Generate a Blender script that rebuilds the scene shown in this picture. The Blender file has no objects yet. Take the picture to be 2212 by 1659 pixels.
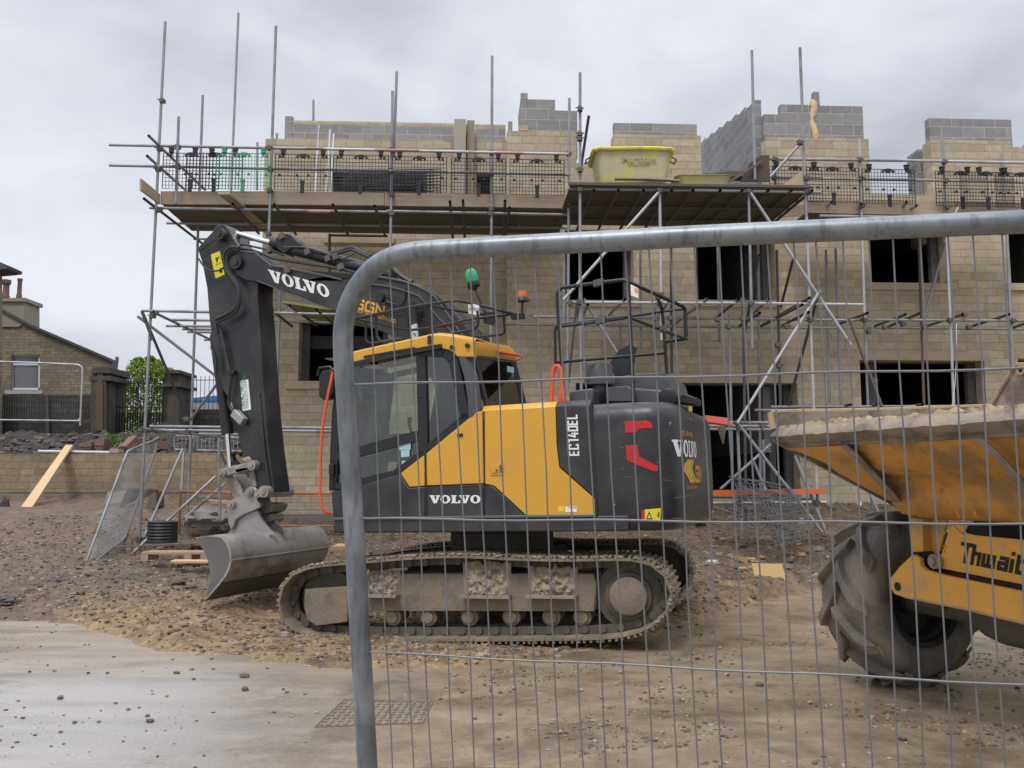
import bpy, bmesh, math, random
import numpy as np
from mathutils import Vector, Matrix, noise as mnoise
R = math.radians
random.seed(7)
# ------------------------------------------------------------------ camera
SC = bpy.context.scene
FOC = 1905.0; CX = 1106.0; CY = 829.5; PITCH = R(6.04); CAMH = 1.52
cam_d = bpy.data.cameras.new('camera'); cam = bpy.data.objects.new('camera', cam_d)
SC.collection.objects.link(cam)
cam.location = (0, 0, CAMH); cam.rotation_euler = (R(90) + PITCH, 0, 0)
cam_d.sensor_width = 36.0; cam_d.lens = 36.0 * FOC / 2212.0
cam_d.clip_start = 0.05; cam_d.clip_end = 3000
SC.camera = cam
CAM = Vector((0, 0, CAMH))
# ------------------------------------------------------------------ light
SUN_EL, SUN_AZ = 58, 205
w = bpy.data.worlds.new('World'); SC.world = w; w.use_nodes = True
nt = w.node_tree; N = nt.nodes; L = nt.links
for n in list(N): N.remove(n)
out = N.new('ShaderNodeOutputWorld')
sky = N.new('ShaderNodeTexSky'); sky.sky_type = 'NISHITA'; sky.sun_disc = False
sky.sun_elevation = R(SUN_EL); sky.sun_rotation = R(SUN_AZ)
bgs = N.new('ShaderNodeBackground'); bgs.inputs[1].default_value = 0.08
L.new(sky.outputs[0], bgs.inputs[0])
tc = N.new('ShaderNodeTexCoord')
mp = N.new('ShaderNodeMapping'); mp.inputs['Scale'].default_value = (1.0, 1.0, 1.9); mp.inputs['Location'].default_value = (0.35, 0.2, 0.4)
L.new(tc.outputs['Generated'], mp.inputs[0])
def noise_node(N, L, vec, scale, detail=4, rough=.5, dist=0.0):
    n = N.new('ShaderNodeTexNoise'); n.inputs['Scale'].default_value = scale
    n.inputs['Detail'].default_value = detail; n.inputs['Roughness'].default_value = rough
    n.inputs['Distortion'].default_value = dist
    if vec is not None: L.new(vec, n.inputs['Vector'])
    return n
n1 = noise_node(N, L, mp.outputs[0], 2.1, 5, .48, .25)
n2 = noise_node(N, L, mp.outputs[0], 5.5, 6, .5, .4)
ad = N.new('ShaderNodeMath'); ad.operation = 'MULTIPLY_ADD'
L.new(n2.outputs[0], ad.inputs[0]); ad.inputs[1].default_value = .42; L.new(n1.outputs[0], ad.inputs[2])
cr = N.new('ShaderNodeValToRGB')
cr.color_ramp.elements[0].position = .54; cr.color_ramp.elements[0].color = (.40, .415, .465, 1)
cr.color_ramp.elements[1].position = .87; cr.color_ramp.elements[1].color = (.74, .76, .82, 1)
e = cr.color_ramp.elements.new(.69); e.color = (.57, .59, .655, 1)
L.new(ad.outputs[0], cr.inputs[0])
sx = N.new('ShaderNodeSeparateXYZ'); L.new(tc.outputs['Generated'], sx.inputs[0])
mr = N.new('ShaderNodeMapRange'); mr.inputs[1].default_value = .5; mr.inputs[2].default_value = 1.0
mr.inputs[3].default_value = 1.0; mr.inputs[4].default_value = 3.3
L.new(sx.outputs[2], mr.inputs[0])
bgc = N.new('ShaderNodeBackground'); L.new(cr.outputs[0], bgc.inputs[0]); L.new(mr.outputs[0], bgc.inputs[1])
mx = N.new('ShaderNodeMixShader'); mx.inputs[0].default_value = .95
L.new(bgs.outputs[0], mx.inputs[1]); L.new(bgc.outputs[0], mx.inputs[2]); L.new(mx.outputs[0], out.inputs[0])
sd = bpy.data.lights.new('sun', 'SUN'); sd.energy = 1.3; sd.angle = R(14); sd.color = (1, .96, .9)
so = bpy.data.objects.new('sun', sd); SC.collection.objects.link(so)
so.rotation_euler = (R(90 - SUN_EL), 0, R(180 - SUN_AZ)); so.location = (0, -5, 20)
SC.view_settings.view_transform = 'Standard'; SC.view_settings.look = 'None'
SC.view_settings.exposure = 0.22; SC.view_settings.gamma = 1.0
try:
    SC.cycles.max_bounces = 7; SC.cycles.transparent_max_bounces = 24
except Exception: pass
# ------------------------------------------------------------------ projection helpers
_s, _c = math.sin(PITCH), math.cos(PITCH)
def ray(px, py):
    u = (px - CX) / FOC; v = (CY - py) / FOC
    return Vector((u, _c - v * _s, _s + v * _c))
def onpl(px, py, p0, n):
    d = ray(px, py); t = (Vector(p0) - CAM).dot(n) / d.dot(n)
    return CAM + d * t
def onY(px, py, Y, k=0.0):           # vertical plane  y = Y + k x
    return onpl(px, py, (0, Y, 0), Vector((-k, 1, 0)))
def onZ(px, py, z):
    return onpl(px, py, (0, 0, z), Vector((0, 0, 1)))
class Frame:
    """local frame: x' toward image right (rear), y' away from camera, z' up"""
    def __init__(s, o, yaw, pitch=0.0):
        s.M = Matrix.Translation(Vector(o)) @ Matrix.Rotation(-yaw, 4, 'Z') @ Matrix.Rotation(-pitch, 4, 'Y')
        s.I = s.M.inverted()
    def loc(s, px, py, y):
        o = s.I @ CAM; d = s.I.to_3x3() @ ray(px, py)
        t = (y - o.y) / d.y
        p = o + d * t
        return Vector((p.x, y, p.z))
    def xz(s, px, py, y):
        p = s.loc(px, py, y); return (p.x, p.z)
# ------------------------------------------------------------------ object helpers
FR = {}
def tag(o, label=None, cat=None, group=None, kind=None):
    if label: o['label'] = label
    if cat: o['category'] = cat
    if group: o['group'] = group
    if kind: o['kind'] = kind
    return o
def thing(name, label, cat, loc=(0, 0, 0), group=None, M=None):
    o = bpy.data.objects.new(name, None); SC.collection.objects.link(o)
    o.empty_display_size = .2
    if M is None: M = Matrix.Translation(Vector(loc))
    o.matrix_world = M; FR[o.name] = M.copy()
    tag(o, label, cat, group); return o
class MB:
    def __init__(s): s.v = []; s.f = []; s.m = []; s.sm = []; s.col = None
    def add(s, vs, fs, mi=0, smooth=False):
        b = len(s.v); s.v.extend([tuple(v) for v in vs])
        for f in fs: s.f.append([b + i for i in f]); s.m.append(mi); s.sm.append(smooth)
    def box(s, a, b, mi=0):
        x0, y0, z0 = a; x1, y1, z1 = b
        s.add([(x0,y0,z0),(x1,y0,z0),(x1,y1,z0),(x0,y1,z0),(x0,y0,z1),(x1,y0,z1),(x1,y1,z1),(x0,y1,z1)],
              [(3,2,1,0),(4,5,6,7),(0,1,5,4),(1,2,6,5),(2,3,7,6),(3,0,4,7)], mi)
    def obox(s, c, ax, ay, az, mi=0):   # centre, three half vectors
        c = Vector(c); ax = Vector(ax); ay = Vector(ay); az = Vector(az)
        vs = [c + ax*i + ay*j + az*k for k in (-1,1) for i, j in ((-1,-1),(1,-1),(1,1),(-1,1))]
        s.add(vs, [(3,2,1,0),(4,5,6,7),(0,1,5,4),(1,2,6,5),(2,3,7,6),(3,0,4,7)], mi)
    def prism(s, pts, d, mi=0, bevel=0):     # closed 3d polygon extruded by vector d
        pts = [Vector(p) for p in pts]; d = Vector(d); n = len(pts)
        # triangulate caps for concave safety
        from mathutils.geometry import tessellate_polygon
        tr = tessellate_polygon([pts])
        vs = pts + [p + d for p in pts]
        fs = [tuple(t) for t in tr] + [tuple(i + n for i in reversed(t)) for t in tr]
        fs += [(i, (i+1) % n, (i+1) % n + n, i + n) for i in range(n)]
        s.add(vs, fs, mi)
    def tube(s, p, q, r, n=8, mi=0, cap=False, r2=None):
        p = Vector(p); q = Vector(q); d = (q - p)
        if d.length < 1e-6: return
        d.normalize(); a = d.orthogonal().normalized(); b = d.cross(a)
        r2 = r if r2 is None else r2
        vs = []
        for c, rr in ((p, r), (q, r2)):
            for i in range(n):
                t = 2*math.pi*i/n; vs.append(c + (a*math.cos(t) + b*math.sin(t))*rr)
        s.add(vs, [(i, (i+1) % n, (i+1) % n + n, i+n) for i in range(n)], mi, True)
        if cap:
            s.add(vs[:n], [tuple(reversed(range(n)))], mi); s.add(vs[n:], [tuple(range(n))], mi)
    def path(s, pts, r, n=8, mi=0, closed=False, cap=True):
        pts = [Vector(p) for p in pts]; m = len(pts); rings = []
        pa = None
        for i, p in enumerate(pts):
            if closed: d = (pts[(i+1) % m] - pts[i-1])
            else: d = (pts[min(i+1, m-1)] - pts[max(i-1, 0)])
            d.normalize()
            if pa is None: a = d.orthogonal().normalized()
            else:
                a = pa - d * pa.dot(d); a.normalize()
            pa = a; b = d.cross(a)
            rr = r[i] if isinstance(r, (list, tuple)) else r
            rings.append([p + (a*math.cos(2*math.pi*k/n) + b*math.sin(2*math.pi*k/n))*rr for k in range(n)])
        vs = [v for rg in rings for v in rg]; fs = []
        for i in range(m if closed else m-1):
            j = (i+1) % m
            for k in range(n): fs.append((i*n+k, i*n+(k+1) % n, j*n+(k+1) % n, j*n+k))
        s.add(vs, fs, mi, True)
        if cap and not closed:
            s.add(rings[0], [tuple(reversed(range(n)))], mi); s.add(rings[-1], [tuple(range(n))], mi)
    def lathe(s, c, axis, prof, n=24, mi=0, cap=True):  # prof: (radius, height along axis)
        c = Vector(c); d = Vector(axis).normalized(); a = d.orthogonal().normalized(); b = d.cross(a)
        vs = []
        for r, h in prof:
            for k in range(n):
                t = 2*math.pi*k/n; vs.append(c + d*h + (a*math.cos(t) + b*math.sin(t))*r)
        m = len(prof); fs = []
        for i in range(m-1):
            for k in range(n): fs.append((i*n+k, i*n+(k+1) % n, (i+1)*n+(k+1) % n, (i+1)*n+k))
        s.add(vs, fs, mi, True)
        if cap:
            s.add(vs[:n], [tuple(reversed(range(n)))], mi); s.add(vs[-n:], [tuple(range(n))], mi)
    def grid(s, P, mi=0, smooth=True, thick=None):  # P[i][j] points
        h = len(P); wd = len(P[0])
        s.add([p for r in P for p in r], [(i*wd+j, i*wd+j+1, (i+1)*wd+j+1, (i+1)*wd+j) for i in range(h-1) for j in range(wd-1)], mi, smooth)
    def build(s, name, mats, parent=None, world=True, bevel=0, seg=2):
        me = bpy.data.meshes.new(name)
        vs = s.v
        if parent is not None and world:
            I = FR[parent.name].inverted() if parent.name in FR else parent.matrix_world.inverted()
            vs = [tuple(I @ Vector(v)) for v in vs]
        me.from_pydata(vs, [], s.f)
        if not isinstance(mats, (list, tuple)): mats = [mats]
        for m in mats: me.materials.append(m)
        me.polygons.foreach_set('material_index', s.m)
        me.polygons.foreach_set('use_smooth', s.sm)
        me.validate(); me.update()
        bm = bmesh.new(); bm.from_mesh(me); bmesh.ops.recalc_face_normals(bm, faces=bm.faces); bm.to_mesh(me); bm.free()
        try: me.set_sharp_from_angle(angle=R(42))
        except Exception: pass
        o = bpy.data.objects.new(name, me); SC.collection.objects.link(o)
        if parent is not None:
            o.parent = parent
            FR[o.name] = FR.get(parent.name, Matrix()).copy()
        else: FR[o.name] = Matrix()
        if bevel:
            b = o.modifiers.new('bevel', 'BEVEL'); b.width = bevel; b.segments = seg; b.limit_method = 'ANGLE'; b.angle_limit = R(35)
            b.harden_normals = False
        return o
def one(name, mb, mats, label, cat, group=None, kind=None, **k):   # thing that is one mesh, origin at its base centre
    vs = mb.v; xs = [v[0] for v in vs]; ys = [v[1] for v in vs]; zs = [v[2] for v in vs]
    c = Vector(((min(xs)+max(xs))/2, (min(ys)+max(ys))/2, min(zs)))
    mb.v = [(v[0]-c.x, v[1]-c.y, v[2]-c.z) for v in vs]
    o = mb.build(name, mats, None, **k); o.location = c; FR[o.name] = Matrix.Translation(c)
    return tag(o, label, cat, group, kind)
def copy_tree(o, parent=None):
    c = o.copy(); SC.collection.objects.link(c)
    if parent is not None: c.parent = parent
    for ch in [x for x in o.children]: copy_tree(ch, c)
    return c
# ------------------------------------------------------------------ materials
MC = {}
def newmat(name):
    m = bpy.data.materials.new(name); m.use_nodes = True
    nt = m.node_tree; b = nt.nodes['Principled BSDF']; return m, nt.nodes, nt.links, b
def coords(N, L, kind='Object', sc=(1,1,1)):
    t = N.new('ShaderNodeTexCoord')
    if kind == 'World':
        g = N.new('ShaderNodeNewGeometry'); o = g.outputs['Position']
    else: o = t.outputs[kind]
    m = N.new('ShaderNodeMapping'); m.inputs['Scale'].default_value = sc; L.new(o, m.inputs[0]); return m.outputs[0]
def mixc(N, L, fac, a, b, mode='MIX'):
    m = N.new('ShaderNodeMix'); m.data_type = 'RGBA'; m.blend_type = mode
    if hasattr(fac, 'links') or not isinstance(fac, (int, float)): L.new(fac, m.inputs[0])
    else: m.inputs[0].default_value = fac
    for x, i in ((a, 6), (b, 7)):
        if isinstance(x, (tuple, list)): m.inputs[i].default_value = (*x[:3], 1)
        else: L.new(x, m.inputs[i])
    return m.outputs[2]
def ramp(N, L, fac, p0, p1, c0=(0,0,0), c1=(1,1,1)):
    r = N.new('ShaderNodeValToRGB'); r.color_ramp.elements[0].position = p0; r.color_ramp.elements[1].position = p1
    r.color_ramp.elements[0].color = (*c0, 1); r.color_ramp.elements[1].color = (*c1, 1); L.new(fac, r.inputs[0]); return r.outputs[0]
def bump(N, L, b, h, strength=.3, dist=.02):
    n = N.new('ShaderNodeBump'); n.inputs['Strength'].default_value = strength; n.inputs['Distance'].default_value = dist
    L.new(h, n.inputs['Height']); L.new(n.outputs[0], b.inputs['Normal']); return n
def mat(name, col, rough=.6, metal=0.0, vary=.15, vs=6.0, bmp=.1, bs=40, dirt=None, dirt_amt=.5, dirt_scale=3.0, spec=.5, coord='Object', scale=(1,1,1), dirt_p=(.5, .65)):
    if name in MC: return MC[name]
    m, N, L, b = newmat(name)
    v = coords(N, L, coord, scale)
    n = noise_node(N, L, v, vs, 5, .55)
    c = mixc(N, L, n.outputs[0], tuple(x*(1-vary) for x in col), tuple(min(1, x*(1+vary)) for x in col))
    rr = ramp(N, L, n.outputs[0], .3, .7, (rough*.8,)*3, (min(1, rough*1.2),)*3)
    if dirt is not None:
        n2 = noise_node(N, L, v, dirt_scale, 8, .62, .3)
        f = ramp(N, L, n2.outputs[0], dirt_p[0], dirt_p[1], (0,)*3, (dirt_amt,)*3)
        c = mixc(N, L, f, c, dirt)
        rr = mixc(N, L, f, rr, (.85,)*3)
        mm = ramp(N, L, f, 0, 1, (metal,)*3, (0,)*3); L.new(mm, b.inputs['Metallic'])
    else: b.inputs['Metallic'].default_value = metal
    L.new(c, b.inputs['Base Color']); L.new(rr, b.inputs['Roughness'])
    b.inputs['Specular IOR Level'].default_value = spec
    if bmp:
        n3 = noise_node(N, L, v, bs, 4, .6); bump(N, L, b, n3.outputs[0], bmp, .01)
    MC[name] = m; return m
def brickmat(name, c1, c2, mortar, bw, bh, mort=.008, vary=.25, bumpd=.02, rough=.9, plane='xz', off=.5, freq=2, squash=1.0, sqf=2, stain=None, stain_amt=.5, offz=0.0, rock=.5, coord='Object', fine=1.0):
    if name in MC: return MC[name]
    m, N, L, b = newmat(name)
    t = N.new('ShaderNodeTexCoord'); s = N.new('ShaderNodeSeparateXYZ')
    L.new(t.outputs[coord], s.inputs[0])
    a = N.new('ShaderNodeMath'); a.operation = 'ADD'; L.new(s.outputs[0], a.inputs[0]); L.new(s.outputs[1], a.inputs[1])
    z = N.new('ShaderNodeMath'); z.operation = 'ADD'; L.new(s.outputs[2], z.inputs[0]); z.inputs[1].default_value = 50*bh + offz
    c = N.new('ShaderNodeCombineXYZ'); L.new(a.outputs[0], c.inputs[0]); L.new(z.outputs[0], c.inputs[1])
    # slight wobble so joints are not ruler straight
    wn = noise_node(N, L, t.outputs[coord], 5.0*fine, 2, .5)
    wm = N.new('ShaderNodeVectorMath'); wm.operation = 'SCALE'; L.new(wn.outputs[1], wm.inputs[0]); wm.inputs['Scale'].default_value = .014/fine
    wa = N.new('ShaderNodeVectorMath'); wa.operation = 'ADD'; L.new(c.outputs[0], wa.inputs[0]); L.new(wm.outputs[0], wa.inputs[1])
    k = N.new('ShaderNodeTexBrick'); L.new(wa.outputs[0], k.inputs['Vector'])
    k.offset = off; k.offset_frequency = freq; k.squash = squash; k.squash_frequency = sqf
    k.inputs['Scale'].default_value = 1.0; k.inputs['Brick Width'].default_value = bw; k.inputs['Row Height'].default_value = bh
    k.inputs['Mortar Size'].default_value = mort; k.inputs['Mortar Smooth'].default_value = .3; k.inputs['Bias'].default_value = 0
    k.inputs['Color1'].default_value = (*c1, 1); k.inputs['Color2'].default_value = (*c2, 1); k.inputs['Mortar'].default_value = (*mortar, 1)
    n = noise_node(N, L, t.outputs[coord], 9*fine, 6, .6); n2 = noise_node(N, L, t.outputs[coord], .55, 4, .6)
    f = ramp(N, L, n.outputs[0], .25, .8, (1-vary,)*3, (1+vary*.5,)*3)
    col = mixc(N, L, 1.0, k.outputs[0], f, 'MULTIPLY')
    g = ramp(N, L, n2.outputs[0], .35, .65, (.86,)*3, (1.06,)*3); col = mixc(N, L, 1.0, col, g, 'MULTIPLY')
    if stain is not None:
        n4 = noise_node(N, L, t.outputs[coord], 1.1, 7, .65, .5)
        f4 = ramp(N, L, n4.outputs[0], .45, .7, (0,)*3, (stain_amt,)*3); col = mixc(N, L, f4, col, stain)
    L.new(col, b.inputs['Base Color']); b.inputs['Roughness'].default_value = rough; b.inputs['Specular IOR Level'].default_value = .25
    n3 = noise_node(N, L, t.outputs[coord], 14*fine, 5, .65)
    h = N.new('ShaderNodeMath'); h.operation = 'MULTIPLY_ADD'; L.new(n3.outputs[0], h.inputs[0]); h.inputs[1].default_value = rock
    inv = N.new('ShaderNodeMath'); inv.operation = 'SUBTRACT'; inv.inputs[0].default_value = 1; L.new(k.outputs['Fac'], inv.inputs[1])
    L.new(inv.outputs[0], h.inputs[2]); bump(N, L, b, h.outputs[0], .8, bumpd)
    MC[name] = m; return m
GALV = mat('galvanised_steel', (.30, .315, .335), .5, .35, .3, 3.5, .1, 60, dirt=(.20, .18, .155), dirt_amt=.7, dirt_scale=2.5, coord='World')
GALVL = mat('bright_galvanised_steel', (.47, .485, .50), .45, .3, .2, 3.5, .1, 60, dirt=(.25, .235, .21), dirt_amt=.5, dirt_scale=2.2, coord='World')
RUSTT = mat('rusty_tube', (.17, .12, .095), .8, .1, .3, 8, .2, 60, coord='World')
DARKT = mat('dark_tube', (.10, .10, .105), .6, .3, .3, 4, .1, 60, coord='World')
FITT = mat('fitting_steel', (.13, .115, .10), .7, .3, .35, 20, .2, 90, coord='World')
STONE = brickmat('new_coursed_stone', (.62, .535, .39), (.48, .405, .285), (.44, .38, .28), .47, .152, .006, .22, .014, squash=.72, sqf=3, off=.43, freq=2, stain=(.34, .28, .19), stain_amt=.35, rock=.6)
STONEP = mat('dressed_stone', (.48, .395, .265), .9, 0, .12, 7, .2, 40, dirt=(.27, .22, .15), dirt_amt=.4)
BLOCK = brickmat('grey_blockwork', (.35, .355, .355), (.25, .255, .265), (.46, .44, .40), .45, .225, .012, .2, .006, squash=1, rock=.35, stain=(.33, .31, .27), stain_amt=.35)
DARKIN = mat('dark_interior', (.05, .05, .05), .95, 0, .3, 3, 0)  # near black, so the darkness of unlit rooms is in the colour
WOOD = mat('scaffold_board', (.43, .345, .25), .85, 0, .25, 3.0, .2, 30, dirt=(.24, .195, .15), dirt_amt=.5, coord='Object', scale=(.4, 6, 6))
WOODD = mat('weathered_board', (.125, .105, .082), .9, 0, .4, 3.0, .2, 30, coord='Object', scale=(.5, 6, 6), dirt=(.08, .065, .05), dirt_amt=.6)
WOODN = mat('new_timber', (.62, .43, .26), .8, 0, .15, 5, .15, 40, scale=(2, 2, .6))
BLKPL = mat('black_plastic', (.018, .019, .023), .5, 0, .2, 9, 0)
# ================================================================== GROUND
SLABPX = [(-900,1330),(-300,1336),(0,1340),(120,1345),(200,1372),(300,1400),(430,1425),(560,1440),(700,1450),(860,1452),(1050,1448),(1250,1425),(1420,1385),(1530,1345),(1640,1300),(1760,1276),(1900,1270),(2212,1262),(2600,1262)]
SLAB = [onZ(a, b, .012) for a, b in SLABPX]
def slab_y(x):
    if x <= SLAB[0].x: return SLAB[0].y
    for a, b in zip(SLAB, SLAB[1:]):
        if x <= b.x: return a.y + (b.y-a.y)*(x-a.x)/(b.x-a.x)
    return SLAB[-1].y
_xs = np.linspace(-30, 30, 1200); _sy = np.array([slab_y(float(x)) for x in _xs])
kk = np.ones(11)/11; _sy = np.convolve(np.pad(_sy, 5, 'edge'), kk, 'valid')
def sm(a, b, x):
    t = np.clip((x-a)/(b-a), 0, 1); return t*t*(3-2*t)
_prof_y = [0, 8.5, 10.5, 12.5, 14.6, 16.2, 18, 20, 21.2, 40]
_prof_l = [0, 0, .05, .14, .30, .62, .85, .97, .98, .98]
_prof_r = [0, 0, .08, .25, .52, .92, .95, .97, .98, .98]
def base_z(x, y):
    l = np.interp(y, _prof_y, _prof_l); r = np.interp(y, _prof_y, _prof_r)
    t = sm(-2, 5, np.asarray(x, dtype=float)); return l*(1-t) + r*t
_NG = {}
def vnoise(x, y, s, seed):
    if seed not in _NG: _NG[seed] = np.random.RandomState(seed).rand(256, 256)
    G = _NG[seed]
    X = x*s + 1000.3; Y = y*s + 1000.7; i = np.floor(X).astype(int); j = np.floor(Y).astype(int)
    fx = X-i; fy = Y-j; fx = fx*fx*(3-2*fx); fy = fy*fy*(3-2*fy)
    g = lambda a, b: G[a % 256, b % 256]
    return (g(i, j)*(1-fx)+g(i+1, j)*fx)*(1-fy) + (g(i, j+1)*(1-fx)+g(i+1, j+1)*fx)*fy
def ground_z(x, y):
    x = np.asarray(x, dtype=float); y = np.asarray(y, dtype=float)
    s = np.interp(x, _xs, _sy); wob = (vnoise(x, y, 3, 3)-.5)*.25 + (vnoise(x, y, 9, 4)-.5)*.10
    d = y - s + wob
    on = sm(0, .45, d)
    z = base_z(x, y)*1.0
    rough = (vnoise(x, y, 1.1, 1)-.5)*.09 + (vnoise(x, y, 3.1, 2)-.5)*.05 + (vnoise(x, y, 8.3, 5)-.5)*.045 + (vnoise(x, y, 15, 6)-.5)*.055*vnoise(x, y, 1.7, 14)
    rut = np.abs(vnoise(x*.3+3, y*1.5, 2.2, 9)-.5)*.10
    trk = sm(-3.1, -2.7, x)*sm(2.1, 1.6, x)*sm(7.3, 7.7, y)*sm(12.0, 11.4, y)
    return z*sm(-.5, 1.5, d)*(1-trk) + on*(.055 - .055*trk + (rough + rut)*(1-.75*trk)) - (1-on)*.03
def axis(fine0, fine1, st, lo, hi):
    a = list(np.arange(fine0, fine1+1e-6, st)); s = st; v = fine1
    while v < hi: s *= 1.35; v += s; a.append(min(v, hi))
    s = st; v = fine0; b = []
    while v > lo: s *= 1.35; v -= s; b.append(max(v, lo))
    return np.array(b[::-1] + a)
gx = axis(-9.0, 7.5, .045, -420, 420); gy = axis(6.0, 16.6, .045, -60, 900)
GX, GY = np.meshgrid(gx, gy); GZ = ground_z(GX, GY)
# bank behind the retaining wall on the left
GZ = np.where((GX < -3.2) & (GY > 20.6) & (GY < 45), np.maximum(GZ, 1.95 + .25*sm(20.6, 22, GY) + (vnoise(GX, GY, 2.2, 11)-.5)*.25), GZ)
me = bpy.data.meshes.new('ground'); nx, ny = len(gx), len(gy)
me.vertices.add(nx*ny); me.vertices.foreach_set('co', np.stack([GX, GY, GZ], -1).ravel())
ii = np.arange((ny-1)*(nx-1)); r_ = ii//(nx-1); c_ = ii % (nx-1); q = r_*nx + c_
idx = np.stack([q, q+1, q+1+nx, q+nx], -1).ravel()
me.loops.add(len(idx)); me.loops.foreach_set('vertex_index', idx)
me.polygons.add(len(ii)); me.polygons.foreach_set('loop_start', np.arange(len(ii))*4); me.polygons.foreach_set('loop_total', np.full(len(ii), 4))
me.polygons.foreach_set('use_smooth', np.ones(len(ii), dtype=bool)); me.update(); me.validate()
m, N, L, b = newmat('site_mud')
v = coords(N, L, 'World')
na = noise_node(N, L, v, .55, 6, .6, .4); nb = noise_node(N, L, v, 6, 8, .65, .2); nc = noise_node(N, L, v, 28, 5, .6)
mud = mixc(N, L, ramp(N, L, nb.outputs[0], .3, .7), (.095, .070, .048), (.245, .182, .122))
sand = mixc(N, L, ramp(N, L, nb.outputs[0], .32, .68), (.185, .13, .075), (.42, .295, .155))
sp = N.new('ShaderNodeSeparateXYZ'); L.new(v, sp.inputs[0])
def mrange(x, a, b_, c, d):
    r = N.new('ShaderNodeMapRange'); r.interpolation_type = 'SMOOTHSTEP'
    for i, q_ in enumerate((a, b_, c, d)): r.inputs[i+1].default_value = q_
    L.new(x, r.inputs[0]); return r.outputs[0]
def mth(op, a, b_=None, c=None):
    r = N.new('ShaderNodeMath'); r.operation = op
    for i, q_ in enumerate((a, b_, c)):
        if q_ is None: continue
        if isinstance(q_, (int, float)): r.inputs[i].default_value = q_
        else: L.new(q_, r.inputs[i])
    return r.outputs[0]
near = mth('SUBTRACT', 1.0, mrange(sp.outputs[1], 9.3, 12.2, 0, 1))
leftm = mth('MULTIPLY', mrange(sp.outputs[0], -5.6, -4.2, 0, 1), near)
rsand = mth('MULTIPLY', mth('MULTIPLY', mrange(sp.outputs[0], 1.5, 2.6, 0, 1), mrange(sp.outputs[1], 9.8, 10.6, 0, 1)), mrange(sp.outputs[1], 12.6, 11.2, 0, 1))
sm_ = mth('MAXIMUM', leftm, rsand)
f = mth('ADD', sm_, mth('MULTIPLY_ADD', na.outputs[0], 2.3, -1.22))
f = ramp(N, L, f, .15, .75)
c = mixc(N, L, f, mud, sand); nw = noise_node(N, L, v, 1.1, 9, .68, .5); c = mixc(N, L, ramp(N, L, nw.outputs[0], .50, .64, (0,)*3, (.62,)*3), c, (.075, .054, .037))
sc_ = ramp(N, L, nc.outputs[0], .3, .75, (.72,)*3, (1.2,)*3); c = mixc(N, L, 1.0, c, sc_, 'MULTIPLY')
vo = N.new('ShaderNodeTexVoronoi'); vo.inputs['Scale'].default_value = 16; L.new(v, vo.inputs['Vector'])
st = ramp(N, L, vo.outputs['Distance'], .10, .16, (1,)*3, (0,)*3)
pick = ramp(N, L, vo.outputs['Color'], .72, .76); stf = mixc(N, L, 1.0, st, pick, 'MULTIPLY')
c = mixc(N, L, stf, c, (.38, .34, .28))
L.new(c, b.inputs['Base Color'])
wet = ramp(N, L, nw.outputs[0], .42, .62, (.85,)*3, (.30,)*3); L.new(wet, b.inputs['Roughness']); b.inputs['Specular IOR Level'].default_value = .35
hb = mth('MULTIPLY_ADD', nb.outputs[0], 1.0, mth('MULTIPLY', nc.outputs[0], .45))
bump(N, L, b, hb, 1.0, .05); me.materials.append(m); MUDM = m
g = bpy.data.objects.new('ground', me); SC.collection.objects.link(g); tag(g, kind='structure', label='rough muddy building site ground with sandy patches')
# ---- concrete slab
mb = MB(); P = []
for x in np.concatenate([np.arange(-26, -9, 1.0), np.arange(-9, 12, .12), np.arange(12, 26, 1.0)]):
    s = float(np.interp(x, _xs, _sy)) + .35
    P.append([(x, y, .0) for y in (-8, -2, 1, 3, 4, 5, 6, s)] if s > 6.2 else [(x, y, 0) for y in (-8, -2, 1, 2, 3, 4, 5, s)])
mb.grid(P)
m, N, L, b = newmat('wet_concrete'); v = coords(N, L, 'World')
na = noise_node(N, L, v, .5, 6, .55, .5); nb = noise_node(N, L, v, 3.2, 8, .62, .3); nc = noise_node(N, L, v, 45, 4, .6)
nv = noise_node(N, L, coords(N, L, 'World', (.35, 1.6, 1)), 1.3, 7, .6, .5)
conc = mixc(N, L, ramp(N, L, nv.outputs[0], .3, .7), (.27, .258, .248), (.44, .418, .398))
film = mixc(N, L, ramp(N, L, nb.outputs[0], .3, .7), (.165, .128, .082), (.325, .262, .172))
sp = N.new('ShaderNodeSeparateXYZ'); L.new(v, sp.inputs[0])
fx = mth('ADD', mrange(sp.outputs[0], -3.2, .4, 0, 1), mth('MULTIPLY_ADD', nv.outputs[0], 1.2, -.62))
fx = ramp(N, L, fx, .05, .8); c = mixc(N, L, fx, conc, film)
ed = mth('ADD', mrange(sp.outputs[1], 5.6, 8.0, 0, .62), mth('MULTIPLY_ADD', nb.outputs[0], .9, -.55)); c = mixc(N, L, ramp(N, L, ed, .1, .7, (0,)*3, (.9,)*3), c, (.30, .235, .15))
drk = ramp(N, L, noise_node(N, L, v, 1.5, 11, .72, .3).outputs[0], .50, .62, (0,)*3, (.75,)*3); dk2 = mixc(N, L, 1.0, drk, fx, 'MULTIPLY')
c = mixc(N, L, dk2, c, (.12, .095, .07)); lw = ramp(N, L, noise_node(N, L, coords(N, L, 'World', (1, 1.7, 1)), 1.6, 11, .66, .4).outputs[0], .60, .72, (0,)*3, (.28,)*3); c = mixc(N, L, lw, c, (.50, .48, .46))
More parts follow.
